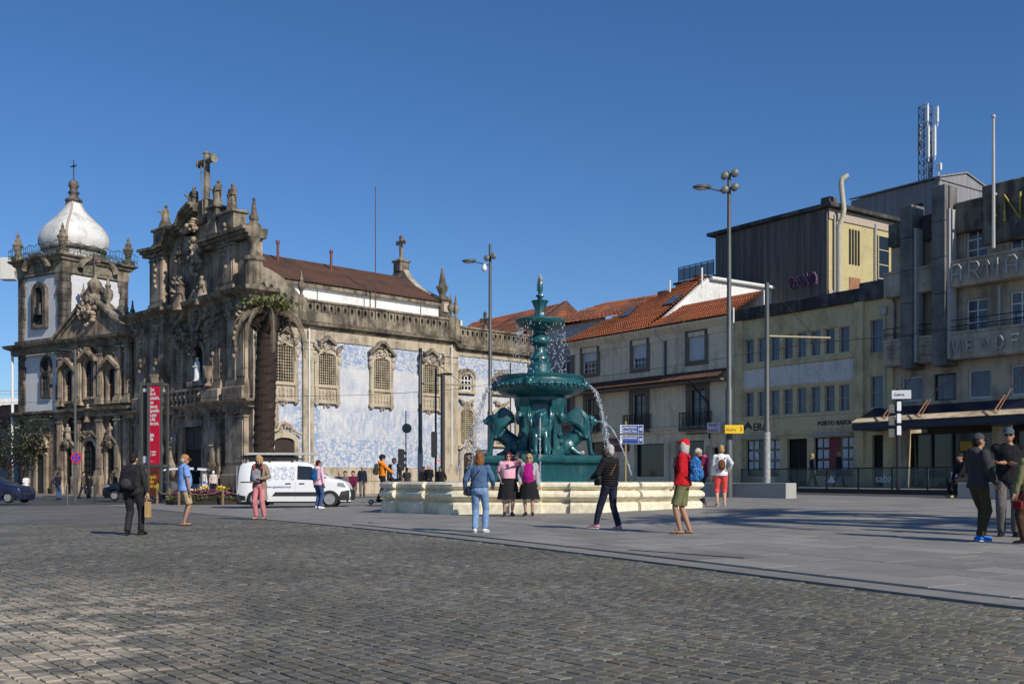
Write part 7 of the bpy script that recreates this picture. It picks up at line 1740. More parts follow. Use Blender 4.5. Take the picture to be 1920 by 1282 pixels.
# ---------------- street furniture ----------------
M_GPOLE = plain('grey_green_pole', (.10,.105,.10), .5, .3, var=.15); M_DPOLE = plain('dark_pole', (.03,.032,.034), .5, .2); M_STICK = plain('stickered_pole', (.34,.33,.31), .6, var=.4, scale=12)
def pole(mb, h, r0, r1): mb.tube([(0,0,-.1), (0,0,h*.33), (0,0,h*.335), (0,0,h)], [r0, r0, (r0+r1)/2, r1], 12)
def lamp_post(px, Y, top, label, floods, cam=False):
    p = gx(px, Y); h = CZ+(HY-top)/F*Y-p.z; t = thing('lamp_post', label, 'lamp post', p); mb = MB(); pole(mb, h, .14, .07); mb.build('pole', M_GPOLE, t, True, 40)
    za = h-.35 if not cam else h-.5
    if floods: za = h-1.5*(Y/42)*.55
    mb = MB(); mb.tube([(0,0,za), (-.8, -.05, za+.16)], .035, 6); mb.build('lamp_arm', M_GPOLE, t); mb = MB(); mb.ell((-1.1, -.07, za+.2), (.36,.2,.10), 12, 8); mb.ell((-.85,-.06,za+.21), (.14,.1,.1), 8, 6); l_ = mb.build('lamp_head', M_GPOLE, t, True, 60); mb = MB(); mb.ell((-1.12,-.07,za+.13), (.26,.15,.05), 10, 6); mb.build('lamp_glass', M_PIPE, l_)
    for k, (dx, dz) in enumerate(floods):
        mb = MB(Matrix.Translation((dx, -.08, h+dz)) @ Matrix.Rotation(R(90), 4, 'X')); mb.lathe([(.06,-.12),(.13,-.08),(.15,.14),(.12,.16)], (0,0,0), 14); mb.build('floodlight', M_GPOLE, t, True, 40)
    if cam:
        mb = MB(); mb.tube([(0,0,h-1.05), (-.3,0,h-1.05)], .03, 6); mb.tube([(-.3,0,h-1.02), (-.3,0,h-1.15)], .1, 10); mb.ell((-.3,0,h-1.25), (.14,.14,.17), 10, 8); mb.build('dome_camera', M_ANT, t, True, 60)
    return t
lamp_post(1367, 42, 322, 'tall lamp post with four round floodlights and a yellow direction sign', [(-.2,-.2), (.2,-.1), (-.2,-.75), (.2,-.65)])
lamp_post(919, 55, 458, 'tall lamp post with two floodlights and a white dome camera', [(-.18,-.75), (.18,-.65)], True)
def tram_pole(px, Y, top, label, arm_px, arm_py, base_px=0):
    p = gx(px, Y); h = CZ+(HY-top)/F*Y-p.z; t = thing('tram_pole', label, 'pole', p); mb = MB(); pole(mb, h, .135, .10); mb.build('pole', M_GPOLE, t, True, 40)
    mb = MB(); mb.tube([(0,0,.1), (0,0,h*.29)], .15, 12); mb.build('stickered_sleeve', M_STICK, t, True)
    za = CZ+(HY-arm_py)/F*Y-p.z; L = (arm_px-px)/F*Y; mb = MB(); mb.tube([(.1,0,za), (L,0,za-.08)], .045, 8); mb.build('bracket_arm', plain('ochre_arm', (.42,.36,.22), .5), t)
    mb = MB(); mb.tube([(0,0,h-.1), (L*.75,0,za)], .015, 5); mb.tube([(L*.72,0,za), (L*.72,0,za-.25)], .03, 6); mb.ell((L*.72,0,za-.27), .07, 8, 6); mb.build('stay_wire', M_IRON, t); return p, za, L
P1 = tram_pole(1438, 47, 530, 'tram wire pole in front of the estate agent, stickers at its base', 1557, 630)
P2 = tram_pole(788, 60, 653, 'tram wire pole before the big tile panel, bracket arm below the last window', 892, 719)
def thin_pole(name, px, Y, top, r, label, cat, mat=M_DPOLE):
    p = gx(px, Y); h = CZ+(HY-top)/F*Y-p.z; t = thing(name, label, cat, p); mb = MB(); mb.tube([(0,0,-.1), (0,0,h)], r, 8); mb.build('pole', mat, t, True); return t, h
t, h = thin_pole('street_lamp', 830, 58, 703, .12, 'short dark street lamp beside the church pilaster with red traffic signal', 'street lamp'); mb = MB(); mb.tube([(0,0,h-.1), (-.35,0,h), (.2,0,h+.1)], .05, 6); mb.ell((.3,0,h+.05), (.25,.12,.07), 8, 6); mb.build('lamp_head', M_DPOLE, t)
mb = MB(); mb.bbox(-.62, -.3, -.15, .12, 2.1, 3.5, .04); sg = mb.build('signal_box', M_PLASTIC, t)
m_, nt_, b_ = nmat('red_signal'); b_.inputs['Base Color'].default_value = (.8,.05,.02,1); b_.inputs['Emission Color'].default_value = (1,.06,.02,1); b_.inputs['Emission Strength'].default_value = 1.6
mb = MB(); mb.ell((-.2,-.12,1.9), (.07,.05,.07), 10, 8); mb.build('red_lamp', m_, sg)
t, h = thin_pole('pole', 817, 59, 690, .055, 'thin dark pole close beside the short street lamp', 'pole')
t, h = thin_pole('sign_post', 761, 61, 770, .03, 'thin post with round sign before the tile wall', 'sign post', M_GPOLE); mb = MB(Matrix.Translation((.05,0,h-1.0)) @ Matrix.Rotation(R(90),4,'X')); mb.lathe([(.001,-.01),(.28,-.01),(.28,.01),(.001,.01)], (0,0,0), 16); mb.build('round_sign', M_GPOLE, t)
t, h = thin_pole('traffic_light', 752, 57, 845, .05, 'black traffic light seen from behind near the scooter rider', 'traffic light'); mb = MB(); mb.bbox(-.16,.16,-.1,.12,h-1.05,h+.1,.03); b_ = mb.build('housing', M_PLASTIC, t)
for k in range(3): mb = MB(); mb.tube([(.16,.05,h-.1-k*.33), (.30,.05,h-.12-k*.33)], .09, 8); mb.build('visor', M_PLASTIC, b_)
mb = MB(); mb.bbox(-.36,-.02,-.1,.12,h-1.65,h-1.1,.03); mb.build('pedestrian_signal', M_PLASTIC, t)
t, h = thin_pole('street_lamp', 957, 62, 680, .04, 'thin dark lamp pole behind the big fountain bowl', 'street lamp'); mb = MB(); mb.tube([(0,0,h-.45), (-1.0,0,h-.45)], .03, 6); mb.build('arm', M_DPOLE, t)
# direction signs
M_SBLUE = plain('sign_blue', (.012,.05,.26), .35, var=.05); M_SWHT = plain('sign_border', (.70,.71,.72), .4, var=.04); M_SYEL = plain('sign_yellow', (.80,.50,.01), .4, var=.04); M_BRASS = plain('ochre_post', (.36,.26,.10), .5)
t, h = thin_pole('direction_sign', 1173, 44, 789, .035, 'blue direction signs with white arrows on an ochre post', 'sign', M_BRASS)
for py0, py1, rows in ((796.5, 812.5, ('al Madeira Hotel Ind', 'Grande (P) S. Marino')), (816, 832, ('Grande Residencial Sabor', ''))):
    z1, z0 = CZ+(HY-py0)/F*44-G(4.7,44), CZ+(HY-py1)/F*44-G(4.7,44); x0, x1 = -.24, .72
    mb = MB(); mb.bbox(x0, x1, -.07, -.04, z0, z1, .01); s_ = mb.build('sign_panel', M_SWHT, t)
    for r, tx in enumerate(rows):
        za, zb = z1-.02-(z1-z0-.03)*(r+1)/2+.008, z1-.02-(z1-z0-.03)*r/2; mb = MB(); mb.box(x0+.10, x1-.2, -.074, -.071, za, zb); mb.build('name_strip', M_SBLUE, s_)
        if tx: text('sign_lettering', tx, .135, M_SWHT, s_, (x0+.12, -.076, za+.035), ext=.001, sx=.50 if len(tx) < 22 else .42, bold=.002); text('sign_lettering', 'P', .13, M_SBLUE, s_, (x0+.03, -.072, za+.03), ext=.002)
    mb = MB(); mb.box(x1-.185, x1-.02, -.074, -.071, z0+.02, z1-.02); a_ = mb.build('arrow_field', M_SBLUE, s_); mb = MB(Matrix.Translation((x1-.10, -.076, (z0+z1)/2)) @ Matrix.Rotation(R(90),4,'X')); mb.lathe([(.001,-.001),(.062,-.001),(.062,.001),(.001,.001)], (0,0,0), 16); ad = mb.build('arrow_disc', M_SWHT, a_)
    mb = MB(); c_ = (z0+z1)/2; mb.prism([(x1-.14, c_-.012), (x1-.10, c_-.012), (x1-.10, c_-.036), (x1-.058, c_), (x1-.10, c_+.036), (x1-.10, c_+.012), (x1-.14, c_+.012)], -.08, -.078); mb.build('arrow', M_SBLUE, a_)
lp = gx(1367, 41.8); ys = thing('direction_sign', 'yellow Aliados direction sign fixed to the tall lamp post', 'sign', (lp.x, lp.y, lp.z)); z1, z0 = CZ+(HY-797)/F*41.8-lp.z, CZ+(HY-813)/F*41.8-lp.z
mb = MB(); mb.bbox(-.21, .52, -.22, -.18, z0, z1, .01); mb.build('panel', M_SYEL, ys); mb = MB(); mb.box(-.05,.05,-.18,.05,z0+.1,z0+.2); mb.build('bracket', M_GPOLE, ys); text('lettering', 'Aliados', .17, M_BLACKP, ys, (-.18, -.223, z0+.10), ext=.001, sx=.82); mb = MB(); c_ = (z0+z1)/2; mb.prism([(.38,c_-.09), (.41,c_-.09), (.47,c_), (.41,c_+.09), (.38,c_+.09), (.435,c_)], -.224, -.222); mb.build('chevron', M_BLACKP, ys)
t, h = thin_pole('direction_sign', 1684, 49.5, 728, .10, 'dark post with white direction sign and three small white plates', 'sign')
mb = MB(Matrix.Rotation(R(-14), 4, 'Z')); mb.bbox(-.3, .55, -.16, -.11, h-.5, h-.1, .01); s_ = mb.build('sign_panel', M_SWHT, t); text('lettering', 'Galeria', .2, M_BLACKP, s_, (-.24, -.115, h-.36), rot=(R(90),0,R(-14)), ext=.001, sx=.8)
for k in range(3): mb = MB(); mb.bbox(-.10, .10, -.13, -.08, h-1.05-k*.56, h-.62-k*.56, .01); mb.build('small_plate', M_SWHT, t); mb = MB(); mb.bbox(-.45, -.12, -.02, .02, h-1.15-k*.56, h-.75-k*.56, .01); mb.build('side_plate', M_GPOLE, t)
t, h = thin_pole('lamp_pole', 141, 69.5, 655, .085, 'slim grey lamp pole with round no stopping sign before the older church', 'pole', M_GPOLE)
for dz, dx in ((0, -1.0), (-5.3, -.9)): mb = MB(); mb.tube([(0,0,h+dz-.1), (dx,0,h+dz)], .035, 6); mb.build('arm', M_GPOLE, t)
zs_ = CZ+(HY-858)/F*69.5-G(-28,69.5); mb = MB(Matrix.Translation((.13,-.14,zs_)) @ Matrix.Rotation(R(90),4,'X')); mb.lathe([(.001,-.01),(.36,-.01),(.36,.01),(.001,.01)], (0,0,0), 24); s_ = mb.build('no_stopping_sign', plain('sign_rim_red', (.62,.03,.05), .4), t)
mb = MB(Matrix.Translation((.13,-.155,zs_)) @ Matrix.Rotation(R(90),4,'X')); mb.lathe([(.001,-.003),(.28,-.003),(.28,.003),(.001,.003)], (0,0,0), 24); mb.build('sign_field', plain('sign_field_blue', (.03,.06,.42), .4), s_)
mb = MB()
for a in (45, -45): mb.box(-.27, .27, -.166, -.160, -.035, .035, Matrix.Translation((.13, 0, zs_)) @ Matrix.Rotation(R(a), 4, 'Y'))
mb.build('red_cross_bars', MATS['sign_rim_red'], s_)
for px, py, m_, lab in ((126, 943, M_GPOLE, 'slim grey steel bollard on the cobbled street edge'), (178, 940, M_DPOLE, 'black bollard at the kerb near the church portal')):
    p = gp(px, py); bo = thing('bollard', lab, 'bollard', p); mb = MB(); mb.lathe([(.06,-.1),(.06,.82),(.045,.86),(.07,.9),(.05,1.0),(.02,1.03)], (0,0,0), 12); mb.build('post', m_, bo, True, 40)
# poster column
pc_ = gx(281, 62); col = thing('poster_column', 'tall advertising column with red poster and black side screen', 'advertising column', pc_, R(-20)); hh = CZ+(HY-718)/F*62-pc_.z
mb = MB()
for x, y in ((-.5,-.1), (.78,0), (.0,-.12), (-.5,.55), (.78,.6)): mb.box(x-.06, x+.06, y-.06, y+.06, -.05, hh)
mb.box(-.56, .84, -.12, .66, hh-.16, hh); mb.box(-.56,.84,-.12,.66, 1.95, 2.1); mb.build('frame', M_GPOLE, col)
M_RED = plain('poster_red', (.52,.006,.035), .5, var=.04); mb = MB(); mb.box(.06, .74, -.09, -.05, 2.12, hh-.18); rp_ = mb.build('red_poster', M_RED, col); mb = MB(); mb.box(-.46, -.05, -.02, .02, 2.12, hh-.18); mb.build('black_screen', M_BLACKP, col)
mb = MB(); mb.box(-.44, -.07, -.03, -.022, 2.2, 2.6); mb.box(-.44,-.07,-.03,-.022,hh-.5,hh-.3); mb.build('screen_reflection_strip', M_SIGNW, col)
text('poster_lettering', 'Que\ndia do\ncamandro,\nque\npena ter\naprendido\na gozar\na vida\ntão tarde.', .30, M_SWHT, rp_, (.09, -.093, hh-.48), ext=.001, sx=.52, bold=.008); text('poster_lettering', 'joca\nfica', .30, M_SWHT, rp_, (.1,-.093,hh-3.1), ext=.001, sx=.5, bold=.02); text('poster_lettering', 'b  teatro\nj  carlos', .2, M_SWHT, rp_, (.12,-.093,hh-4.05), ext=.001, sx=.55, bold=.006); text('poster_lettering', '- C - - -', .16, M_SWHT, rp_, (.1,-.093,2.25), ext=.001, sx=.7)
M_POST2 = plain('brown_red_poster', (.14,.03,.012), .5, var=.6, scale=2.5); mb = MB(); mb.box(.06,.74,-.09,-.05,.25,1.93); lp_ = mb.build('lower_poster', M_POST2, col); text('poster_lettering', 'epois\ndas\nobras', .33, M_SYEL, lp_, (.08,-.093,1.3), ext=.001, sx=.6, bold=.004); mb = MB(); mb.prism([(.52,.5), (.68,.45), (.72,.9), (.6,1.05), (.5,.85)], -.094, -.091); mb.build('poster_figure', plain('poster_lime', (.45,.5,.05), .5), lp_)
# granite benches
M_BENCH = plain('pale_granite', (.36,.345,.32), .7, var=.15, scale=20)
def bench(label, pos, L, W_, h, rz):
    t = thing('granite_bench', label, 'bench', pos, rz); mb = MB(); n = max(1, int(L/1.8))
    for k in range(n): mb = MB(); mb.bbox(k*L/n+.004, (k+1)*L/n-.004, 0, W_, -.1, h, .015); mb.build('granite_block', M_BENCH, t)
    return t
bp = gp(1474, 933); bench('long granite bench block by the tram pole and glass railing', (bp.x, bp.y, bp.z), 5.4, .75, .56, R(180-8)) if False else None
q_ = Vector((bp.x, bp.y)) + RD*5.2; bench('long granite bench block by the tram pole and glass railing', (q_.x, q_.y, bp.z), 5.2, .6, .56, RZ)
bp2 = gp(692, 925); bench('granite bench under the seated man in brown', (bp2.x-1.0, bp2.y+1.2, bp2.z), 2.2, .6, .48, RZ); bp3 = gp(1795, 933); bench('granite bench block behind the men in caps', (bp3.x, bp3.y, bp3.z), 4.4, .6, .56, RZ)
# glass railing with lettering
rl = rp(-2.2, 7); gr = thing('glass_railing', 'glass balustrade with dark frame around the car park ramp', 'railing', (rl.x, rl.y, G(rl.x, rl.y)-.05), RZ)
m_, nt_, b_ = nmat('railing_glass'); b_.inputs['Base Color'].default_value = (.55,.62,.60,1); b_.inputs['Transmission Weight'].default_value = .92; b_.inputs['Roughness'].default_value = .02; b_.inputs['IOR'].default_value = 1.2; M_RGL = m_
for k in range(13):
    x0 = k*1.75; mb = MB(); mb.box(x0+.04, x0+1.71, -.008, .008, .14-.008*k*0, 1.0); mb.build('glass_pane', M_RGL, gr); mb = MB(); mb.box(x0-.03, x0+.03, -.03, .03, 0, 1.06); mb.build('post', M_DPOLE, gr)
mb = MB(); mb.box(-.05, 22.8, -.04, .04, 1.02, 1.08); mb.build('hand_rail', M_DPOLE, gr); mb = MB(); mb.box(-.05, 22.8, -.1, .1, -.3, .10); mb.build('base_beam', M_DPOLE, gr)
for x in (1.3, 7.9): text('glass_lettering', 'saba', .5, M_SIGNW, gr, (x, -.012, .42), ext=.001)
mb = MB(); mb.prism([(5.2,.4), (5.75,.4), (5.5,.75), (5.42,.55)], -.012, -.010); mb.build('glass_emblem', M_SIGNW, gr)
mb = MB(); mb.box(11.6, 11.95, -.02, -.012, .55, .85); mb.build('paper_notice', M_SIGNW, gr)
# black and white screen box by the side chapel
p = gx(908, 66); bx_ = thing('utility_screen', 'black and white patterned screen box behind the left lion', 'screen', p); mb = MB(); mb.bbox(-.55,.4,-.2,.2,.9,2.6,.03); mb.build('panel', plain('speckled_black_white', (.12,.12,.12), .4, var=.98, scale=6), bx_); mb = MB(); mb.bbox(.4,1.0,-.2,.2,1.0,1.9,.03); mb.build('side_box', M_PLASTIC, bx_); mb = MB(); mb.tube([(-.1,0,-.1),(-.1,0,.9)], .06, 8); mb.build('stand', M_DPOLE, bx_)
# tram wires
def wire(a, b_, sag, lab, r=.012):
    a, b_ = Vector(a), Vector(b_); mb = MB(); mb.tube([a.lerp(b_, k/16) - Vector((0,0,sag*math.sin(k/16*math.pi))) for k in range(17)], r, 4); o = mb.build('tram_wire', M_IRON); return tag(o, lab, 'wire')
p1 = P1[0] + Vector((P1[2]*.72, 0, P1[1]-.3)); p2 = P2[0] + Vector((P2[2]*.72, 0, P2[1]-.3))
wire(p1, at(1075, 712, 80), .1, 'tram wire running past the guest house upper windows'); wire(p1, at(2000, 590, 40), .1, 'tram wire running past the department store lower balcony'); wire(p2, at(480, 742, 62), .15, 'tram wire running past the big tile panel to the palm'); wire(p2, at(1060, 690, 75), .1, 'tram wire crossing behind the fountain bowl'); wire(at(-60, 755, 75), at(480, 742, 62), .1, 'tram wire crossing in front of both church fronts')

# ---------------- people ----------------
def cloth(name, c, rough=.85, var=.18, scale=14): return plain(name, c, rough, var=var, scale=scale, kind='Object', spec=.2)
def m_stripe(name, a, b_, sc):
    m, nt, bs = nmat(name); v = coords(nt, 'Object', (sc, sc*.2, 0)); w = nt.nodes.new('ShaderNodeTexWave'); nt.links.new(v, w.inputs[0]); w.inputs['Scale'].default_value = 1; w.inputs['Distortion'].default_value = .6
    nt.links.new(ramp(nt, w.outputs['Fac'], [(.48, a), (.56, b_)]), bs.inputs['Base Color']); bs.inputs['Roughness'].default_value = .85; return m
def m_blotch(name, a, b_, sc, th=.5):
    m, nt, bs = nmat(name); v = coords(nt, 'Object'); nt.links.new(ramp(nt, noise(nt, v, sc, 3, .6), [(th-.04, a), (th+.04, b_)]), bs.inputs['Base Color']); bs.inputs['Roughness'].default_value = .85; return m
SK1 = plain('skin_light', (.50,.30,.21), .55, var=.1, kind='Object'); SK2 = plain('skin_tan', (.36,.19,.115), .55, var=.1, kind='Object'); SK3 = plain('skin_brown', (.16,.08,.05), .55, var=.1, kind='Object')
HD = cloth('hair_dark', (.018,.013,.01), .6, .4, 40); HG = cloth('hair_grey', (.42,.40,.37), .7, .3, 40); HB = cloth('hair_brown', (.12,.065,.035), .6, .4, 40); HA = cloth('hair_auburn', (.22,.085,.028), .55, .4, 40); HBL = cloth('hair_blonde', (.40,.26,.11), .6, .35, 40); HR = cloth('hair_wine', (.07,.01,.02), .6, .3, 40)
BLK = cloth('black_cloth', (.014,.014,.016)); CHAR = cloth('charcoal_cloth', (.040,.040,.045)); SUITM = cloth('suit_cloth', (.022,.021,.023), .75); NAVY = cloth('navy_cloth', (.016,.02,.04)); JEAN = cloth('blue_jeans', (.045,.085,.19), .85, .3); LJEAN = cloth('light_jeans', (.17,.28,.45), .85, .25); DENIM = cloth('denim_jacket', (.075,.13,.24), .85, .25)
SKY = cloth('sky_blue_tee', (.19,.33,.66)); KHAKI = cloth('khaki_cotton', (.40,.29,.17)); OLIVE = cloth('olive_cotton', (.16,.155,.075)); OLIVED = cloth('olive_dark', (.055,.048,.026)); PINK = cloth('pink_knit', (.72,.37,.44)); ROSE = cloth('rose_trousers', (.55,.20,.22)); BEIGE = cloth('beige_cardigan', (.26,.20,.145)); RED = cloth('red_sweater', (.45,.010,.018)); CORAL = cloth('coral_shorts', (.68,.085,.075)); MAG = cloth('magenta_top', (.36,.01,.17)); MAROON = cloth('maroon_polo', (.13,.012,.045)); HOTP = cloth('hot_pink', (.66,.08,.24)); ORANGE = cloth('orange_jacket', (.80,.22,.010)); BROWN = cloth('brown_jacket', (.055,.032,.02)); GREY = cloth('grey_trousers', (.13,.12,.115)); WHITEC = cloth('white_cloth', (.70,.70,.70), .8, .06); LBLUE = cloth('pale_blue_shirt', (.36,.42,.55)); BLUE = cloth('royal_blue', (.02,.12,.42)); GREYC = cloth('grey_cloth', (.24,.25,.28))
STRP = m_stripe('striped_jacket', (.02,.02,.025), (.72,.72,.72), 26); FLOR = m_blotch('white_patterned_blouse', (.74,.74,.76), (.10,.10,.16), 26, .60); BLUEP = m_blotch('blue_patterned_pack', (.012,.05,.20), (.03,.28,.62), 30, .52)
SH_W = cloth('white_trainer', (.68,.68,.70), .6, .05); SH_B = cloth('black_shoe', (.012,.012,.012), .4); SH_BL = cloth('blue_trainer', (.015,.20,.62), .6); SH_P = cloth('pink_trainer', (.62,.28,.32), .7); SH_BR = cloth('brown_shoe', (.12,.06,.03), .6); SANDAL = cloth('sandal_leather', (.05,.03,.022), .6); TAN = cloth('tan_leather', (.30,.13,.04), .5); PAPER = cloth('paper_bag', (.42,.27,.12), .8)
GLASSES = plain('sunglass_lens', (.008,.008,.01), .12); LIPS = plain('lips', (.33,.10,.085), .5, kind='Object'); EYES = plain('eye_dark', (.03,.02,.015), .3)
CAPT = cloth('tan_cap', (.42,.20,.06)); CAPW = cloth('pale_cap', (.58,.53,.46)); CAPG = cloth('grey_cap', (.055,.058,.065)); CAPR = cloth('red_cap', (.62,.012,.02))
def ik(a, c, la, lb, pole):
    d = c - a; D = min(d.length, (la+lb)*.999); u = d.normalized(); c2 = a + u*D
    x = (la*la - lb*lb + D*D)/(2*D); h = math.sqrt(max(0, la*la - x*x)); p = pole - u*pole.dot(u)
    p = p.normalized() if p.length > 1e-5 else Vector((0,1,0)); return a + u*x + p*h, c2
def person(label, px, head_py, feet=None, Y=None, face=0, skin=SK1, bw=1.0, LF=(-.10,.02), RF=(.10,-.02), LH=None, RH=None, lean=0.0, head=(0,0), top=None, sleeve='long', hem=.86, bottom=None, btype='trousers', shoes=SH_B, stype='shoe', hair=HD, hstyle='short', hat=None, hatm=None, glasses=False, voxel=None, sit=None, coat=None, inner=None, belly=0.0, sleeve_m=None, lift=0.0, tw=1.0, hemr=1.0, hood=False):
    if feet is not None: p = gp(px, feet)
    else: p = gx(px, Y)
    p = p + Vector((0, 0, lift)); dY = p.y
    Ht = CZ + (HY-head_py)/F*dY - p.z
    hatx = .03 if hat else 0
    std = 1.74 if sit is None else (1.74-.87+sit)
    S = Ht/(std+hatx); S = max(.8, min(1.2, S)); vx = voxel or (.012 if dY < 32 else .02)
    t = thing('person', label, 'person', p, -R(face)); t.scale = (S, S, S)
    ph = .93 if sit is None else sit + .06
    pel = Vector((0, 0, ph)); Ml = Matrix.Translation(pel) @ Matrix.Rotation(-R(lean), 4, 'X') @ Matrix.Translation((0, 0, -.93))
    Mh = Ml @ Matrix.Translation((0,.008,1.505)) @ Matrix.Rotation(-R(head[0]), 4, 'Z') @ Matrix.Rotation(-R(head[1]), 4, 'X') @ Matrix.Translation((0,0,-1.53))
    def L(*q): return Ml @ Vector(q)
    def Hh(*q): return Mh @ Vector(q)
    sh = {s: L(s*.178*bw, -.005, 1.405) for s in (-1, 1)}; hands = {}; elb = {}
    for s, tgt in ((-1, LH), (1, RH)):
        tg = L(s*.26*bw, .05, .80) if tgt is None else Ml @ Vector(tgt)
        elb[s], hands[s] = ik(sh[s], tg, .285, .255, Vector((s*.5, -1, -.25)))
    hips = {s: pel + Vector((s*.088*bw, 0, -.02)) for s in (-1, 1)}; ank = {}; kne = {}
    for s, f in ((-1, LF), (1, RF)):
        z = f[2] if len(f) > 2 else 0.0; a = Vector((f[0], f[1], .085+z)); kne[s], ank[s] = ik(hips[s], a, .435, .42, Vector((s*.12, 1, .1)))
    fdir = {s: Vector((s*.18, 1, 0)).normalized() for s in (-1, 1)}
    TR = [(.83,.135,.095,0),(.90,.168*bw,.115,-.005),(.99,.155*bw,.108+belly*.5,belly*.4),(1.10,.148*bw,.105+belly,belly*.6),(1.22,.165*bw,.115+belly*.5,belly*.4),(1.33,.182*bw,.118,0),(1.40,.172*bw,.10,-.01),(1.45,.115,.078,-.01),(1.49,.06,.06,-.005)]
    def torso(mb, grow, z0=.0, z1=9.0, flare=0.0):
        rings = []
        rows = [r for r in TR if z0 <= r[0] <= z1]
        if z0 > TR[0][0]: rows = [next((z0, a, b_, o) for z, a, b_, o in TR if z >= z0)] + rows
        for z, a, b_, o in rows:
            g = grow + (flare*(1-min(1, (z-z0)/.25)) if flare else 0)
            rings.append([L((a+g)*math.cos(q), o+(b_+g)*math.sin(q), z) for q in [2*math.pi*k/16 for k in range(16)]])
        mb.loft(rings)
    # body: one continuous surface
    mb = MB(); torso(mb, -.004)
    mb.tube([L(0,-.012,1.43), Hh(0,.0,1.50), Hh(0,.008,1.57)], [.062,.054,.052], 10)
    mb.ell(Hh(0,.005,1.645), (.074,.094,.106), 14, 12); mb.ell(Hh(0,.035,1.575), (.055,.062,.055), 12, 8); mb.ell(Hh(0,.104,1.618), (.014,.022,.024), 8, 6); mb.ell(Hh(0,.09,1.655), (.05,.018,.014), 8, 6)
    for s in (-1, 1):
        mb.ell(Hh(s*.076,.0,1.618), (.012,.024,.034), 8, 6)
        mb.tube([sh[s], sh[s].lerp(elb[s], .5), elb[s], elb[s].lerp(hands[s], .45), hands[s]], [.046,.044*tw,.040*tw,.038*tw,.027], 10, round_ends=True)
        mb.tube([hips[s], hips[s].lerp(kne[s], .5), kne[s], kne[s].lerp(ank[s], .4), ank[s]], [.092,.078,.056,.057,.036], 10, round_ends=True)
        f0 = ank[s]-Vector((0,0,.055)); mb.tube([f0-fdir[s]*.045, f0+fdir[s]*.06, f0+fdir[s]*.15], [.034,.036,.028], 8, .8, round_ends=True)
    mb.ell(L(0,-.012,1.435), (.115,.062,.045), 12, 8)
    bm_ = remesh(mb, vx, 1)
    # fingers, each its own short chain rooted in the palm
    mf = MB(); hd = {}
    for s in (-1, 1):
        d = (hands[s]-elb[s]).normalized(); side = d.cross(Vector((0,1,0)) if abs(d.y) < .8 else Vector((0,0,1))).normalized()
        if side.x*s > 0: side = -side
        flat = d.cross(side).normalized(); hd[s] = (d, side, flat); pc = hands[s]+d*.045
        mt = Matrix((side, flat, d)).transposed(); mf.ell(pc, (.040, .017, .052), 10, 8, mt)
        for k in range(4):
            o = side*(.030-.020*k); ln = (.062,.072,.067,.052)[k]; b0 = pc+d*.035+o; b1 = b0+d*ln*.55+flat*s*.008; b2 = b1+d*ln*.4+flat*s*.022; mf.tube([b0,b1,b2], [.0095,.009,.007], 6, round_ends=True)
        b0 = pc-d*.01+side*.034; mf.tube([b0, b0+side*.022+d*.03, b0+side*.026+d*.062], [.012,.011,.008], 6, round_ends=True)
    nv = len(bm_.vertices); vv = [tuple(v.co) for v in bm_.vertices] + mf.v; ff = [tuple(q.vertices) for q in bm_.polygons] + [tuple(i+nv for i in f) for f in mf.f]
    b2m = bpy.data.meshes.new('body'); b2m.from_pydata(vv, [], ff); b2m.polygons.foreach_set('use_smooth', [True]*len(ff)); b2m.update(); bpy.data.meshes.remove(bm_); link(b2m, 'body', skin, t)
    fold = .010 if vx < .015 else .007; sd_ = (px*7.3) % 50
    # lower garment
    if bottom is not None:
        mb = MB(); endk = {'trousers': 1.0, 'shorts': .0, 'capri': .35}.get(btype, 1.0)
        if btype == 'skirt':
            rings = []; z1 = 1.03; z0 = hemr
            for j in range(12):
                v = j/11; z = z1+(z0-z1)*v; g = .03+.11*v**.8; rings.append([Vector(((.15*bw+g)*math.cos(q)*(1+.05*v*math.sin(9*q)), (.11+g)*math.sin(q)*(1+.05*v*math.sin(9*q+1)) + belly*.3, z-.93+ph)) for q in [2*math.pi*k/40 for k in range(40)]])
            mb.loft(rings); me = mb.mesh('skirt', bottom, True, 70); o = bpy.data.objects.new('skirt', me); COL.objects.link(o); o.parent = t
        else:
            torso(mb, .012, .83, 1.03)
            for s in (-1, 1):
                k0, a0 = kne[s], ank[s]
                if btype == 'shorts': mb.tube([hips[s], hips[s].lerp(k0, .5), k0+Vector((0,-.01,.03))], [.104,.096,.090], 12, round_ends=False)
                elif btype == 'capri': mb.tube([hips[s], hips[s].lerp(k0, .5), k0, k0.lerp(a0, .3)], [.105,.095,.078,.076], 12)
                else:
                    lg = .6 if btype == 'leggings' else 1.0; mb.tube([hips[s], hips[s].lerp(k0, .5), k0, k0.lerp(a0, .55), a0+Vector((0,0,.0))], [.104,.088*(.94 if lg < 1 else 1.02),.066+.012*lg,.058+.014*lg,.042+.026*lg], 12)
            link(remesh(mb, vx, 1, fold, sd_), 'shorts' if btype == 'shorts' else 'trousers', bottom, t)
    # upper garment
    if top is not None:
        mb = MB(); torso(mb, .020, hem, 1.46, .012)
        for s in (-1, 1):
            e, h_ = elb[s], hands[s]; mb.ell(sh[s]+Vector((-s*.012,0,-.004)), (.083,.080,.078), 12, 10)
            if sleeve == 'long': mb.tube([sh[s]+Vector((-s*.03,0,.0)), sh[s].lerp(e, .5), e, e.lerp(h_, .5), h_-(h_-e).normalized()*.01], [.076*tw,.068*tw,.060*tw,.054*tw,.042], 12, round_ends=False)
            else: mb.tube([sh[s]+Vector((-s*.03,0,.0)), sh[s].lerp(e, .4), sh[s].lerp(e, .78)], [.078,.075,.072], 12)
        if hood: mb.ell(L(0,-.10,1.44), (.12,.075,.075), 10, 8); mb.ell(L(0,-.05,1.49), (.095,.06,.04), 10, 8)
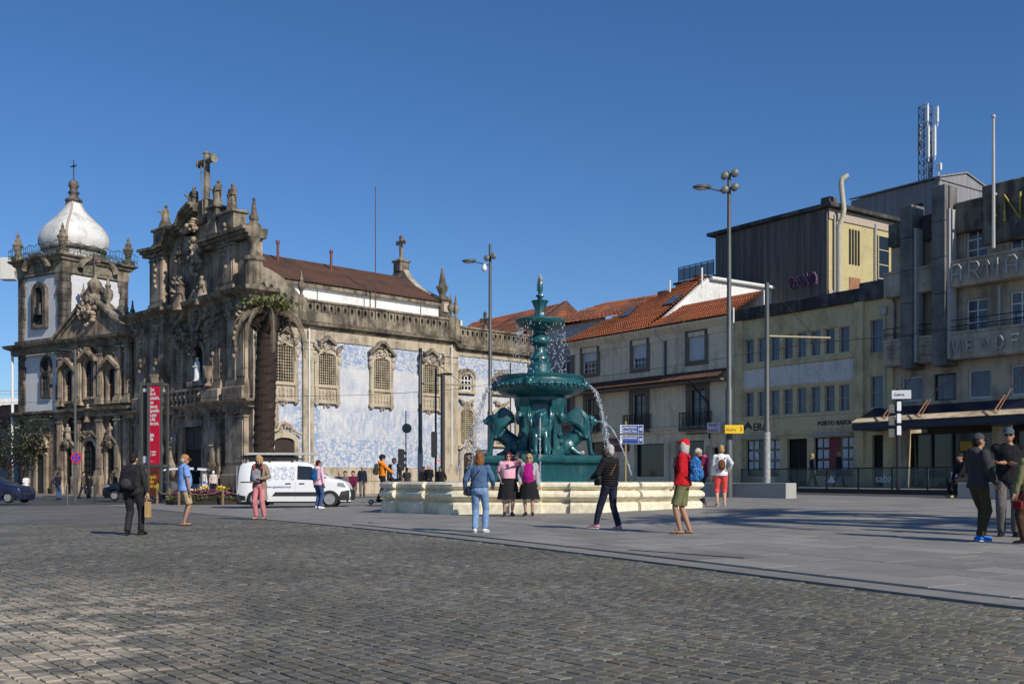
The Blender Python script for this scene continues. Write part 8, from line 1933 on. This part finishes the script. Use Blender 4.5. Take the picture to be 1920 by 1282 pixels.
        mb.ell(L(0,-.012,1.44), (.135,.078,.058), 12, 8)
        if not hood: mb.tube([L(0,-.012,1.43), L(0,-.004,1.492)], [.085,.066], 10)
        link(remesh(mb, vx, 1, fold*1.1, sd_+9, 8), 'top', top, t)
    if coat is not None:      # open long coat or jacket: back and side panel following the body
        cm, z0c, open_ = coat; rings = []
        for j in range(14):
            z = 1.44+(z0c-1.44)*j/13; zz = max(.83, min(1.45, z)); r_ = min(TR, key=lambda q: abs(q[0]-zz)); g = .035+.05*max(0, (1.0-z)/.5)
            arc_ = [math.pi*.5+open_+(2*math.pi-2*open_)*k/22 for k in range(23)]; outer = [L((r_[1]+g)*math.cos(a)*(1+.03*math.sin(6*a)), (r_[2]+g)*math.sin(a), z) for a in arc_]; inn = [L((r_[1]+g-.014)*math.cos(a), (r_[2]+g-.014)*math.sin(a), z) for a in arc_[::-1]]
            rings.append(outer+inn)
        mb = MB(); mb.loft(rings); me = mb.mesh('coat', cm, True, 70); o = bpy.data.objects.new('coat', me); COL.objects.link(o); o.parent = t
        mb = MB()
        for s in (-1, 1): mb.tube([sh[s]+Vector((-s*.03,0,.01)), sh[s].lerp(elb[s], .5), elb[s], elb[s].lerp(hands[s], .5), hands[s]], [.088,.078,.068,.06,.052], 12, round_ends=True)
        link(remesh(mb, vx, 1, fold, sd_), 'coat_sleeves', cm, t)
    # shoes
    for s in (-1, 1):
        f0 = ank[s]-Vector((0,0,.05)); fd = fdir[s]; mb = MB()
        if stype == 'shoe': mb.tube([f0-fd*.05+Vector((0,0,.012)), f0+fd*.03+Vector((0,0,.015)), f0+fd*.11, f0+fd*.175-Vector((0,0,.008))], [.045,.047,.042,.034], 10, .85, round_ends=True); mb.tube([f0+Vector((0,0,.02)), f0+Vector((0,0,.07))], [.047,.044], 10)
        me = None
        if stype == 'shoe': link(remesh(mb, .014, 1), 'shoe', shoes, t); ms = MB(); ms.tube([f0-fd*.06-Vector((0,0,.028)), f0+fd*.05-Vector((0,0,.028)), f0+fd*.19-Vector((0,0,.028))], [.040,.044,.034], 10, .30); ms.build('sole', SH_W if shoes is not SH_B else SH_B, t)
        else:
            mb.tube([f0-fd*.07-Vector((0,0,.030)), f0+fd*.05-Vector((0,0,.030)), f0+fd*.19-Vector((0,0,.030))], [.036,.042,.036], 10, .25); sdv = Vector((fd.y, -fd.x, 0)); mb.tube([f0+fd*.04+sdv*.042-Vector((0,0,.02)), f0+fd*.09+Vector((0,0,.03)), f0+fd*.04-sdv*.042-Vector((0,0,.02))], .010, 6)
            if stype == 'sandal': mb.tube([f0-fd*.03+sdv*.038, f0+fd*.02+Vector((0,0,.045)), f0-fd*.03-sdv*.038], .011, 6)
            mb.build('sandal', shoes, t)
    # hair, hats, face
    if hstyle != 'bald':
        mb = MB()
        if hat is None: mb.ell(Hh(0,-.010,1.682), (.088,.102,.092), 14, 10)
        mb.ell(Hh(0,-.045,1.62), (.080,.066,.085), 12, 10)
        if hstyle in ('bob', 'long'):
            for s in (-1, 1): mb.ell(Hh(s*.074,-.008,1.60), (.036,.058,.115), 10, 8)
            mb.ell(Hh(0,-.062,1.56), (.085,.05,.105), 12, 10)
        if hstyle == 'long': mb.ell(Hh(0,-.085,1.47), (.085,.045,.14), 12, 10)
        link(remesh(mb, min(vx, .013), 1, .006, sd_, 26), 'hair', hair, t)
    if hat == 'cap':
        mb = MB(); rings = [[Hh(.088*math.cos(q)*c_, -.006+.104*math.sin(q)*c_, 1.672+.098*s_) for q in [2*math.pi*k/18 for k in range(18)]] for c_, s_ in [(math.cos(a), math.sin(a)) for a in (0, .3, .6, .9, 1.2, 1.45)]]; mb.loft(rings); vs = []
        top_ = [Hh(.082*math.sin(a), .09*math.cos(a)*.9 + (.085 if k else 0)*math.cos(a*.8), 1.682-.022*k*math.cos(a)) for k in (0, 1) for a in [-1.1+2.2*q/10 for q in range(11)]]
        mb.add(top_ + [v-(Mh.to_3x3() @ Vector((0,0,.008))) for v in top_], [(q, q+1, q+12, q+11) for q in range(10)] + [(q+22, q+33, q+34, q+23) for q in range(10)] + [(q+11, q+12, q+34, q+33) for q in range(10)]); mb.build('cap', hatm, t, True, 50)
    if hat == 'helmet':
        mb = MB(); mb.ell(Hh(0,-.01,1.69), (.105,.13,.105), 16, 12); mb.ell(Hh(0,.07,1.70), (.085,.06,.03), 10, 8); link(remesh(mb, .014, 1), 'helmet', hatm, t)
    if glasses:
        mb = MB()
        for s in (-1, 1): mb.ell(Hh(s*.034,.099,1.640), (.031,.010,.022), 10, 8, Mh.to_3x3()); mb.tube([Hh(s*.062,.09,1.645), Hh(s*.082,.0,1.645)], .005, 5)
        mb.tube([Hh(-.02,.105,1.645), Hh(.02,.105,1.645)], .005, 5); mb.build('sunglasses', GLASSES, t)
    else:
        for s in (-1, 1): mb = MB(); mb.ell(Hh(s*.032,.0905,1.640), (.013,.007,.007), 8, 6, Mh.to_3x3()); mb.build('eye', EYES, t)
    mb = MB(); mb.ell(Hh(0,.0935,1.568), (.022,.008,.007), 8, 6, Mh.to_3x3()); mb.build('mouth', LIPS, t)
    t['_'] = 0; del t['_']
    return t, S, hands, hd, Ml
def carried(name, label, cat, t, S):
    o = thing(name, label, cat, t.location, t.rotation_euler.z); o.scale = (S, S, S); return o
def backpack(info, label, mat, strap=BLK, side=-1, z=1.2, sz=1.0, y=.0, pocket=None):
    t, S, hands, hd, Ml = info; o = carried('backpack', label, 'backpack', t, S); yy = side*(.135+.09*sz)+y
    mb = MB(); mb.ell((0,0,0), (.15*sz, .095*sz, .23*sz), 14, 12); mb.box(-.12*sz,.12*sz,-.08*sz,.08*sz,-.2*sz,.16*sz); me = remesh(mb, .016, 2, .005, 3, 10)
    a = link(me, 'main_bag', mat, o); a.matrix_local = Matrix.Translation((0,0,0)) @ Ml @ Matrix.Translation((0, yy, z))
    mb = MB(); mb.ell((0, side*.09*sz, -.08*sz), (.115*sz,.05*sz,.10*sz), 12, 10); p = mb.build('pocket', pocket or mat, o, True, 80); p.matrix_local = Ml @ Matrix.Translation((0, yy, z))
    for s in (-1, 1):
        mb = MB(); pts = [(s*.09, yy*.75, z+.17), (s*.105, side*.03, 1.465), (s*.115, -side*.13, 1.38), (s*.125, -side*.152, 1.25), (s*.15, -side*.10, 1.10), (s*.13, yy*.7, z-.17)]; mb.tube([Ml @ Vector(q) for q in pts], .022, 6, .5); mb.build('strap', strap, o)
    return o
def shoulder_bag(info, label, mat, side=1, z=.88, strap=None, y=.06, sz=1.0):
    t, S, hands, hd, Ml = info; o = carried('shoulder_bag', label, 'bag', t, S); mb = MB(); mb.ell((side*.24, y, z), (.05*sz,.13*sz,.12*sz), 12, 10); mb.box(side*.24-.035, side*.24+.035, y-.11*sz, y+.11*sz, z-.1*sz, z+.08*sz); a = link(remesh(mb, .016, 2), 'pouch', mat, o); a.matrix_local = Ml
    mb = MB(); mb.tube([Ml @ Vector(q) for q in ((side*.22, y, z+.08), (side*.13, -.145, 1.12), (-side*.02, -.15, 1.33), (-side*.115, -.05, 1.475), (-side*.10, .10, 1.39), (side*.04, .165, 1.15), (side*.2, y+.09, z+.08))], .013, 6, .6); mb.build('strap', strap or mat, o); return o

i = person('man in black suit walking away, black backpack and paper bag', 250, 848, feet=1002, face=8, skin=SK1, LF=(-.11,-.05), RF=(.10,.14), top=SUITM, hem=.80, bottom=SUITM, shoes=SH_B, hair=HD, bw=1.1, LH=(-.30,.02,.80), RH=(.31,.02,.82))
backpack(i, 'black backpack with red piping on the man in the suit', BLK, sz=1.1, z=1.17, pocket=CHAR)
o = carried('paper_bag', 'long brown paper bag in the hand of the man in the suit', 'bag', i[0], i[1]); h_ = i[2][1]; mb = MB(); mb.bbox(h_.x-.035, h_.x+.06, h_.y-.06, h_.y+.08, .36, .70, .01); mb.tube([(h_.x+.0,h_.y-.04,.69), (h_.x,h_.y,.79), (h_.x,h_.y+.05,.69)], .006, 5); mb.build('bag_body', PAPER, o)
i = person('man in sky blue t-shirt and khaki shorts wearing a tan cap', 345, 849, feet=984, face=55, skin=SK2, LF=(-.10,.04), RF=(.10,-.03), top=SKY, sleeve='short', hem=.84, bottom=KHAKI, btype='shorts', shoes=SANDAL, stype='sandal', hair=HG, hat='cap', hatm=CAPT, bw=1.08, belly=.05, head=(15, 8))
i = person('woman in rose trousers and long beige cardigan looking down', 487, 852, feet=973, face=192, skin=SK1, LF=(-.14,.02), RF=(.10,.0), top=BLK, hem=.98, bottom=ROSE, btype='leggings', shoes=SANDAL, stype='sandal', hair=HBL, hstyle='bob', glasses=True, coat=(BEIGE, .52, .75), LH=(-.16,.22,1.10), RH=(.12,.22,1.02), head=(0, 24), bw=.92)
backpack(i, 'grey backpack with red straps worn on the chest', GREYC, cloth('red_strap', (.55,.02,.02)), side=1, z=1.17, sz=.85)
i = person('boy in pale pink hoodie and jeans with a blue backpack', 597, 862, feet=953, face=35, skin=SK2, top=cloth('pale_pink_hoodie', (.72,.45,.56)), hood=True, hem=.84, bottom=JEAN, shoes=SH_W, hair=HR, LH=(-.26,.05,.84), RH=(.28,.0,.82), head=(25, 0))
backpack(i, 'navy and teal backpack on the pink hoodie', cloth('teal_pack', (.012,.09,.22)), NAVY, sz=.9, z=1.2)
# scooter rider
i = person('scooter rider in orange jacket and dark helmet', 717, 851, Y=43.5, lift=.14, face=82, skin=SK1, top=ORANGE, hem=.95, bottom=BLK, btype='leggings', shoes=SH_B, hat='helmet', hatm=NAVY, hstyle='short', LF=(-.08,.16), RF=(.09,-.16), LH=(-.2,.40,1.05), RH=(.2,.40,1.05), hood=True, voxel=.014)
backpack(i, 'olive green backpack on the scooter rider', OLIVED, sz=1.0, z=1.2)
rp0 = i[0].location; sc = thing('kick_scooter', 'black electric kick scooter under the rider in orange', 'scooter', (rp0.x, rp0.y, rp0.z-.14), -R(82))
mb = MB(); mb.bbox(-.09,.09,-.36,.34,.09,.135,.02); mb.build('deck', M_PLASTIC, sc)
for y_ in (-.46, .50):
    mb = MB(Matrix.Translation((0,y_,.11)) @ Matrix.Rotation(R(90),4,'Y')); mb.lathe([(.05,-.025),(.10,-.03),(.11,0),(.10,.03),(.05,.025)], (0,0,0), 18); w = mb.build('wheel', M_TYRE, sc); mb = MB(Matrix.Translation((0,y_,.11)) @ Matrix.Rotation(R(90),4,'Y')); mb.lathe([(.001,-.035),(.06,-.035),(.06,.035),(.001,.035)], (0,0,0), 12); mb.build('hub', M_RIM, w)
mb = MB(); mb.tube([(0,.34,.11), (0,.48,.2), (0,.42,1.12)], .026, 8); mb.tube([(-.24,.40,1.13), (.24,.40,1.13)], .018, 8); mb.build('steering_column', M_PLASTIC, sc); mb = MB(); mb.tube([(0,-.36,.11), (0,-.5,.16)], .02, 6); mb.build('mudguard', M_PLASTIC, sc)
person('man in open dark jacket and pale blue shirt behind the rider', 739, 858, Y=50, face=170, skin=SK3, top=LBLUE, hem=.9, bottom=NAVY, coat=(BLK, .82, .55), hair=HD)
person('man with moustache in navy coat and grey trousers by the seated man', 679, 869, feet=930, face=172, skin=SK2, top=NAVY, hem=.9, bottom=GREY, shoes=SH_B, coat=(NAVY, .78, .35), hair=HG, LF=(-.10,-.10), RF=(.09,.16))
pb = bp2; person('seated man in brown jacket and jeans on the granite bench', 697, 880, Y=pb.y+.9, face=230, skin=SK1, top=BROWN, hem=.86, bottom=JEAN, shoes=TAN, hair=HD, sit=.48, LF=(-.12,.42), RF=(.12,.36), LH=(-.12,.36,1.02), RH=(.12,.36,1.0), lean=22)
for px, hp_, tm, lb, hr_ in ((637, 882, BLK, 'bald man in black sitting low against the church plinth', HD), (647, 881, GREY, 'dark haired person sitting low against the church plinth', HD), (662, 878, MAROON, 'woman in red scarf sitting by the church plinth', HD)):
    person(lb, px, hp_, Y=60, face=180, top=tm, bottom=GREY, sit=.45, LF=(-.12,.40), RF=(.12,.42), hair=hr_, hstyle='bald' if px == 637 else 'short', LH=(-.1,.3,.95), RH=(.1,.3,.95), lift=.05)
person('man in dark polo shirt standing at the traffic light', 763, 876, Y=56, face=20, skin=SK2, top=CHAR, sleeve='short', bottom=BLK, hair=HD, LH=(-.3,.02,.85))
person('man in black jacket and jeans beside the tram pole', 804, 870, Y=54, face=200, top=BLK, bottom=JEAN, hair=HG, LH=(-.2,.25,1.0))
person('young man half hidden behind the tram pole', 795, 874, Y=56, face=160, top=BLK, bottom=NAVY, hair=HD, skin=SK2)
person('woman in black leather jacket and sunglasses by the street lamp', 826, 874, Y=53, face=200, top=BLK, bottom=BLK, hair=HD, hstyle='long', glasses=True, LH=(-.38,.12,.95))
person('dark dressed person standing in the small church doorway', 877, 872, Y=80, face=200, top=BLK, bottom=BLK, hair=HD, LH=(-.15,.25,1.2))
# around the fountain
i = person('woman in denim jacket and light jeans seen from behind', 899, 848, feet=998, face=12, skin=SK2, top=DENIM, hem=.98, bottom=LJEAN, shoes=SH_W, hair=HA, hstyle='bob', LH=(-.34,.06,.92), RH=(.27,.16,1.0), LF=(-.10,.0), RF=(.10,.10), bw=1.08, head=(-14,0))
shoulder_bag(i, 'navy bag hanging on the woman in denim', NAVY, -1, .90, NAVY, .0)
i1 = person('woman in pale pink top and long black skirt taking a selfie', 953, 846, feet=966, face=172, skin=SK1, top=PINK, sleeve='short', hem=1.0, bottom=BLK, btype='skirt', hemr=.44, shoes=SH_B, hair=HR, hstyle='long', glasses=True, LH=(-.20,.46,1.52), RH=(.2,.05,.95), bw=1.12, belly=.05, head=(10, 0))
person('woman in magenta top and striped jacket leaning to her friend', 992, 850, feet=966, face=190, skin=SK1, top=MAG, hem=.92, sleeve='short', bottom=BLK, btype='skirt', hemr=.46, shoes=SH_B, hair=HBL, hstyle='bob', glasses=True, coat=(STRP, .92, .62), LH=(-.27,.06,.84), RH=(.24,.1,.95), bw=1.12, belly=.05, head=(-6, 0))
o = carried('phone', 'dark phone held up for the selfie', 'phone', i1[0], i1[1]); hq = i1[2][-1]; mb = MB(); mb.bbox(hq.x-.02, hq.x+.06, hq.y+.04, hq.y+.05, hq.z+.02, hq.z+.17, .004); mb.build('phone_body', M_PLASTIC, o)
person('grey haired man beyond the fountain pedestal', 1092, 845, Y=44, face=190, top=WHITEC, bottom=GREY, hair=HG)
i = person('woman in black puffer jacket and navy leggings watching the fountain', 1143, 833, feet=993, face=318, skin=SK2, top=BLK, hem=.90, bottom=NAVY, btype='leggings', shoes=SH_P, hair=HG, LF=(-.10,.30), RF=(.10,-.16), LH=(-.20,.32,1.05), RH=(.26,.10,.82), tw=1.12, bw=1.02)
for k in range(9):
    mb = MB(); z = .95+k*.052; mb.tube([i[4] @ Vector(((.182+.012)*math.cos(a), (.128+.012)*math.sin(a), z)) for a in [2*math.pi*q/20 for q in range(21)]], .021, 6); mb.build('quilted_ring', BLK, i[0], True, 80)
shoulder_bag(i, 'brown strapped bag on the black puffer jacket', BLK, -1, .98, TAN, .10, .7)
i = person('man in red sweater and red cap with olive shorts', 1281, 819, feet=1000, face=292, skin=SK2, top=RED, hem=.88, bottom=OLIVE, btype='shorts', shoes=SANDAL, stype='flip', hair=HG, hstyle='bob', hat='cap', hatm=CAPR, LF=(-.08,.04), RF=(.08,-.10), LH=(-.22,.10,.90), RH=(.22,.12,.90), head=(0, -10), belly=.03)
backpack(i, 'blue patterned backpack on the man in red', BLUEP, NAVY, sz=1.05, z=1.18)
i = person('man in maroon polo and pale cap looking down at his phone', 1319, 836, feet=947, face=268, skin=SK2, top=MAROON, sleeve='short', hem=.86, bottom=NAVY, shoes=SH_BR, hair=HG, hat='cap', hatm=CAPW, LH=(-.12,.30,1.08), RH=(.12,.30,1.06), head=(0, 30), lean=8)
o = carried('sweater', 'hot pink sweater draped over the maroon polo', 'sweater', i[0], i[1]); mb = MB(); mb.tube([i[4] @ Vector(q) for q in ((-.16,.10,1.28), (-.17,0,1.44), (0,-.12,1.46), (.17,0,1.44), (.16,.10,1.28))], .06, 10, .6); mb.ell(i[4] @ Vector((0,-.15,1.22)), (.15,.045,.22), 12, 10); me = remesh(mb, .016, 2, .008, 2); link(me, 'knit', HOTP, o)
i = person('woman in white patterned blouse and coral shorts, hand on hip', 1352, 834, feet=948, face=5, skin=SK1, top=FLOR, hem=.86, bottom=CORAL, btype='capri', shoes=cloth('grey_trainer', (.3,.28,.27)), hair=HBL, RH=(.22,-.02,1.02), LH=(-.24,.08,.86), head=(-20, 0))
backpack(i, 'small brown leather backpack on the patterned blouse', cloth('brown_leather', (.14,.045,.02), .5), TAN, sz=.7, z=1.17)
# far street, behind the railing
person('blonde woman in navy jacket walking behind the glass railing', 1523, 850, Y=56.5, face=85, skin=SK1, top=NAVY, bottom=BLK, hair=HBL, hstyle='long', glasses=True, LF=(-.08,.26), RF=(.08,-.24))
person('man in dark jacket walking past the shop window', 1573, 846, Y=56.5, face=85, skin=SK1, top=NAVY, bottom=JEAN, hair=HBL, LF=(-.08,-.22), RF=(.08,.24))
# men at the right
i = person('man in charcoal hoodie and dark cap with blue trainers', 1834, 808, feet=1014, face=78, skin=SK2, top=CHAR, hood=True, hem=.86, bottom=OLIVED, shoes=SH_BL, hair=HD, hat='cap', hatm=CAPG, glasses=True, LH=(-.20,.16,.92), RH=(.20,.18,.92), LF=(-.09,.14), RF=(.09,-.04), tw=1.2, bw=1.08)
mb = MB(); mb.box(.02,.11,.146,.150,1.30,1.345); q = mb.build('chest_badge', cloth('badge_blue', (.05,.42,.75)), i[0]); q.matrix_local = i[4]
i = person('man in black polo with folded arms and blue grey cap', 1891, 797, feet=1005, face=205, skin=SK2, top=BLK, sleeve='short', hem=.82, bottom=GREY, shoes=SH_B, hair=HG, hat='cap', hatm=cloth('blue_grey_cap', (.07,.10,.13)), glasses=True, LH=(.12,.20,1.17), RH=(-.12,.23,1.14), bw=1.1)
i = person('person in olive coat holding a red bag', 1930, 830, feet=1020, face=330, skin=SK2, top=OLIVE, hem=.62, bottom=BROWN, shoes=SH_BR, hair=HD, hstyle='bob', LH=(-.26,.1,.85))
shoulder_bag(i, 'small red bag on the person in olive', cloth('red_bag', (.17,.014,.02)), -1, .68, None, .05, .75)
person('person in black sitting on the granite bench behind the hoodie man', 1806, 838, Y=bp3.y+.5, face=250, skin=SK2, top=BLK, bottom=BLK, shoes=cloth('olive_trainer', (.35,.33,.12)), sit=.5, LF=(-.12,.44), RF=(.12,.40), hair=HD, lean=10, LH=(-.1,.32,.98), RH=(.1,.32,.98))
# by the churches
person('man in navy jacket and jeans watching the church, back turned', 109, 885, feet=936, face=10, top=NAVY, bottom=JEAN, hair=HD, LH=(-.2,-.08,.92), RH=(.2,-.08,.92))
person('man in grey green jacket walking along the church pavement', 156, 884, Y=70, face=85, top=cloth('grey_green_jacket', (.085,.08,.065)), bottom=NAVY, hair=HD, LF=(-.08,.28), RF=(.08,-.26), lift=.05)
person('woman in black and pale scarf by the church portal', 168, 890, Y=74, face=190, top=BLK, bottom=BLK, hair=HD, hstyle='bob', glasses=True, LF=(-.1,.1), lift=.05)
person('boy in white shirt behind the blue hatchback', 49, 888, Y=62, face=290, top=WHITEC, sleeve='short', bottom=NAVY, hair=HD, skin=SK2)
i = person('man with jeans and large black backpack near the tuk tuk', 367, 873, Y=57, face=20, top=BLK, sleeve='short', bottom=LJEAN, hair=HD, skin=SK1)
backpack(i, 'large black backpack near the tuk tuk', BLK, sz=1.15, z=1.18)
person('woman in white shirt and bright blue skirt by the church steps', 383, 882, Y=78, face=40, top=WHITEC, bottom=BLUE, btype='skirt', hemr=.55, hair=HD, skin=SK2, lift=.05)
person('white haired woman in pale pink cardigan by the church steps', 400, 882, Y=78, face=350, top=cloth('pale_cardigan', (.58,.48,.44)), bottom=NAVY, btype='capri', hair=WHITEC, shoes=SH_W, lift=.05)
person('person raising an arm beside the dark suv', 214, 885, Y=66, face=120, top=OLIVED, bottom=BLK, hair=HB, RH=(.25,.2,1.7))
bpy.data.scenes.remove(TMPS)
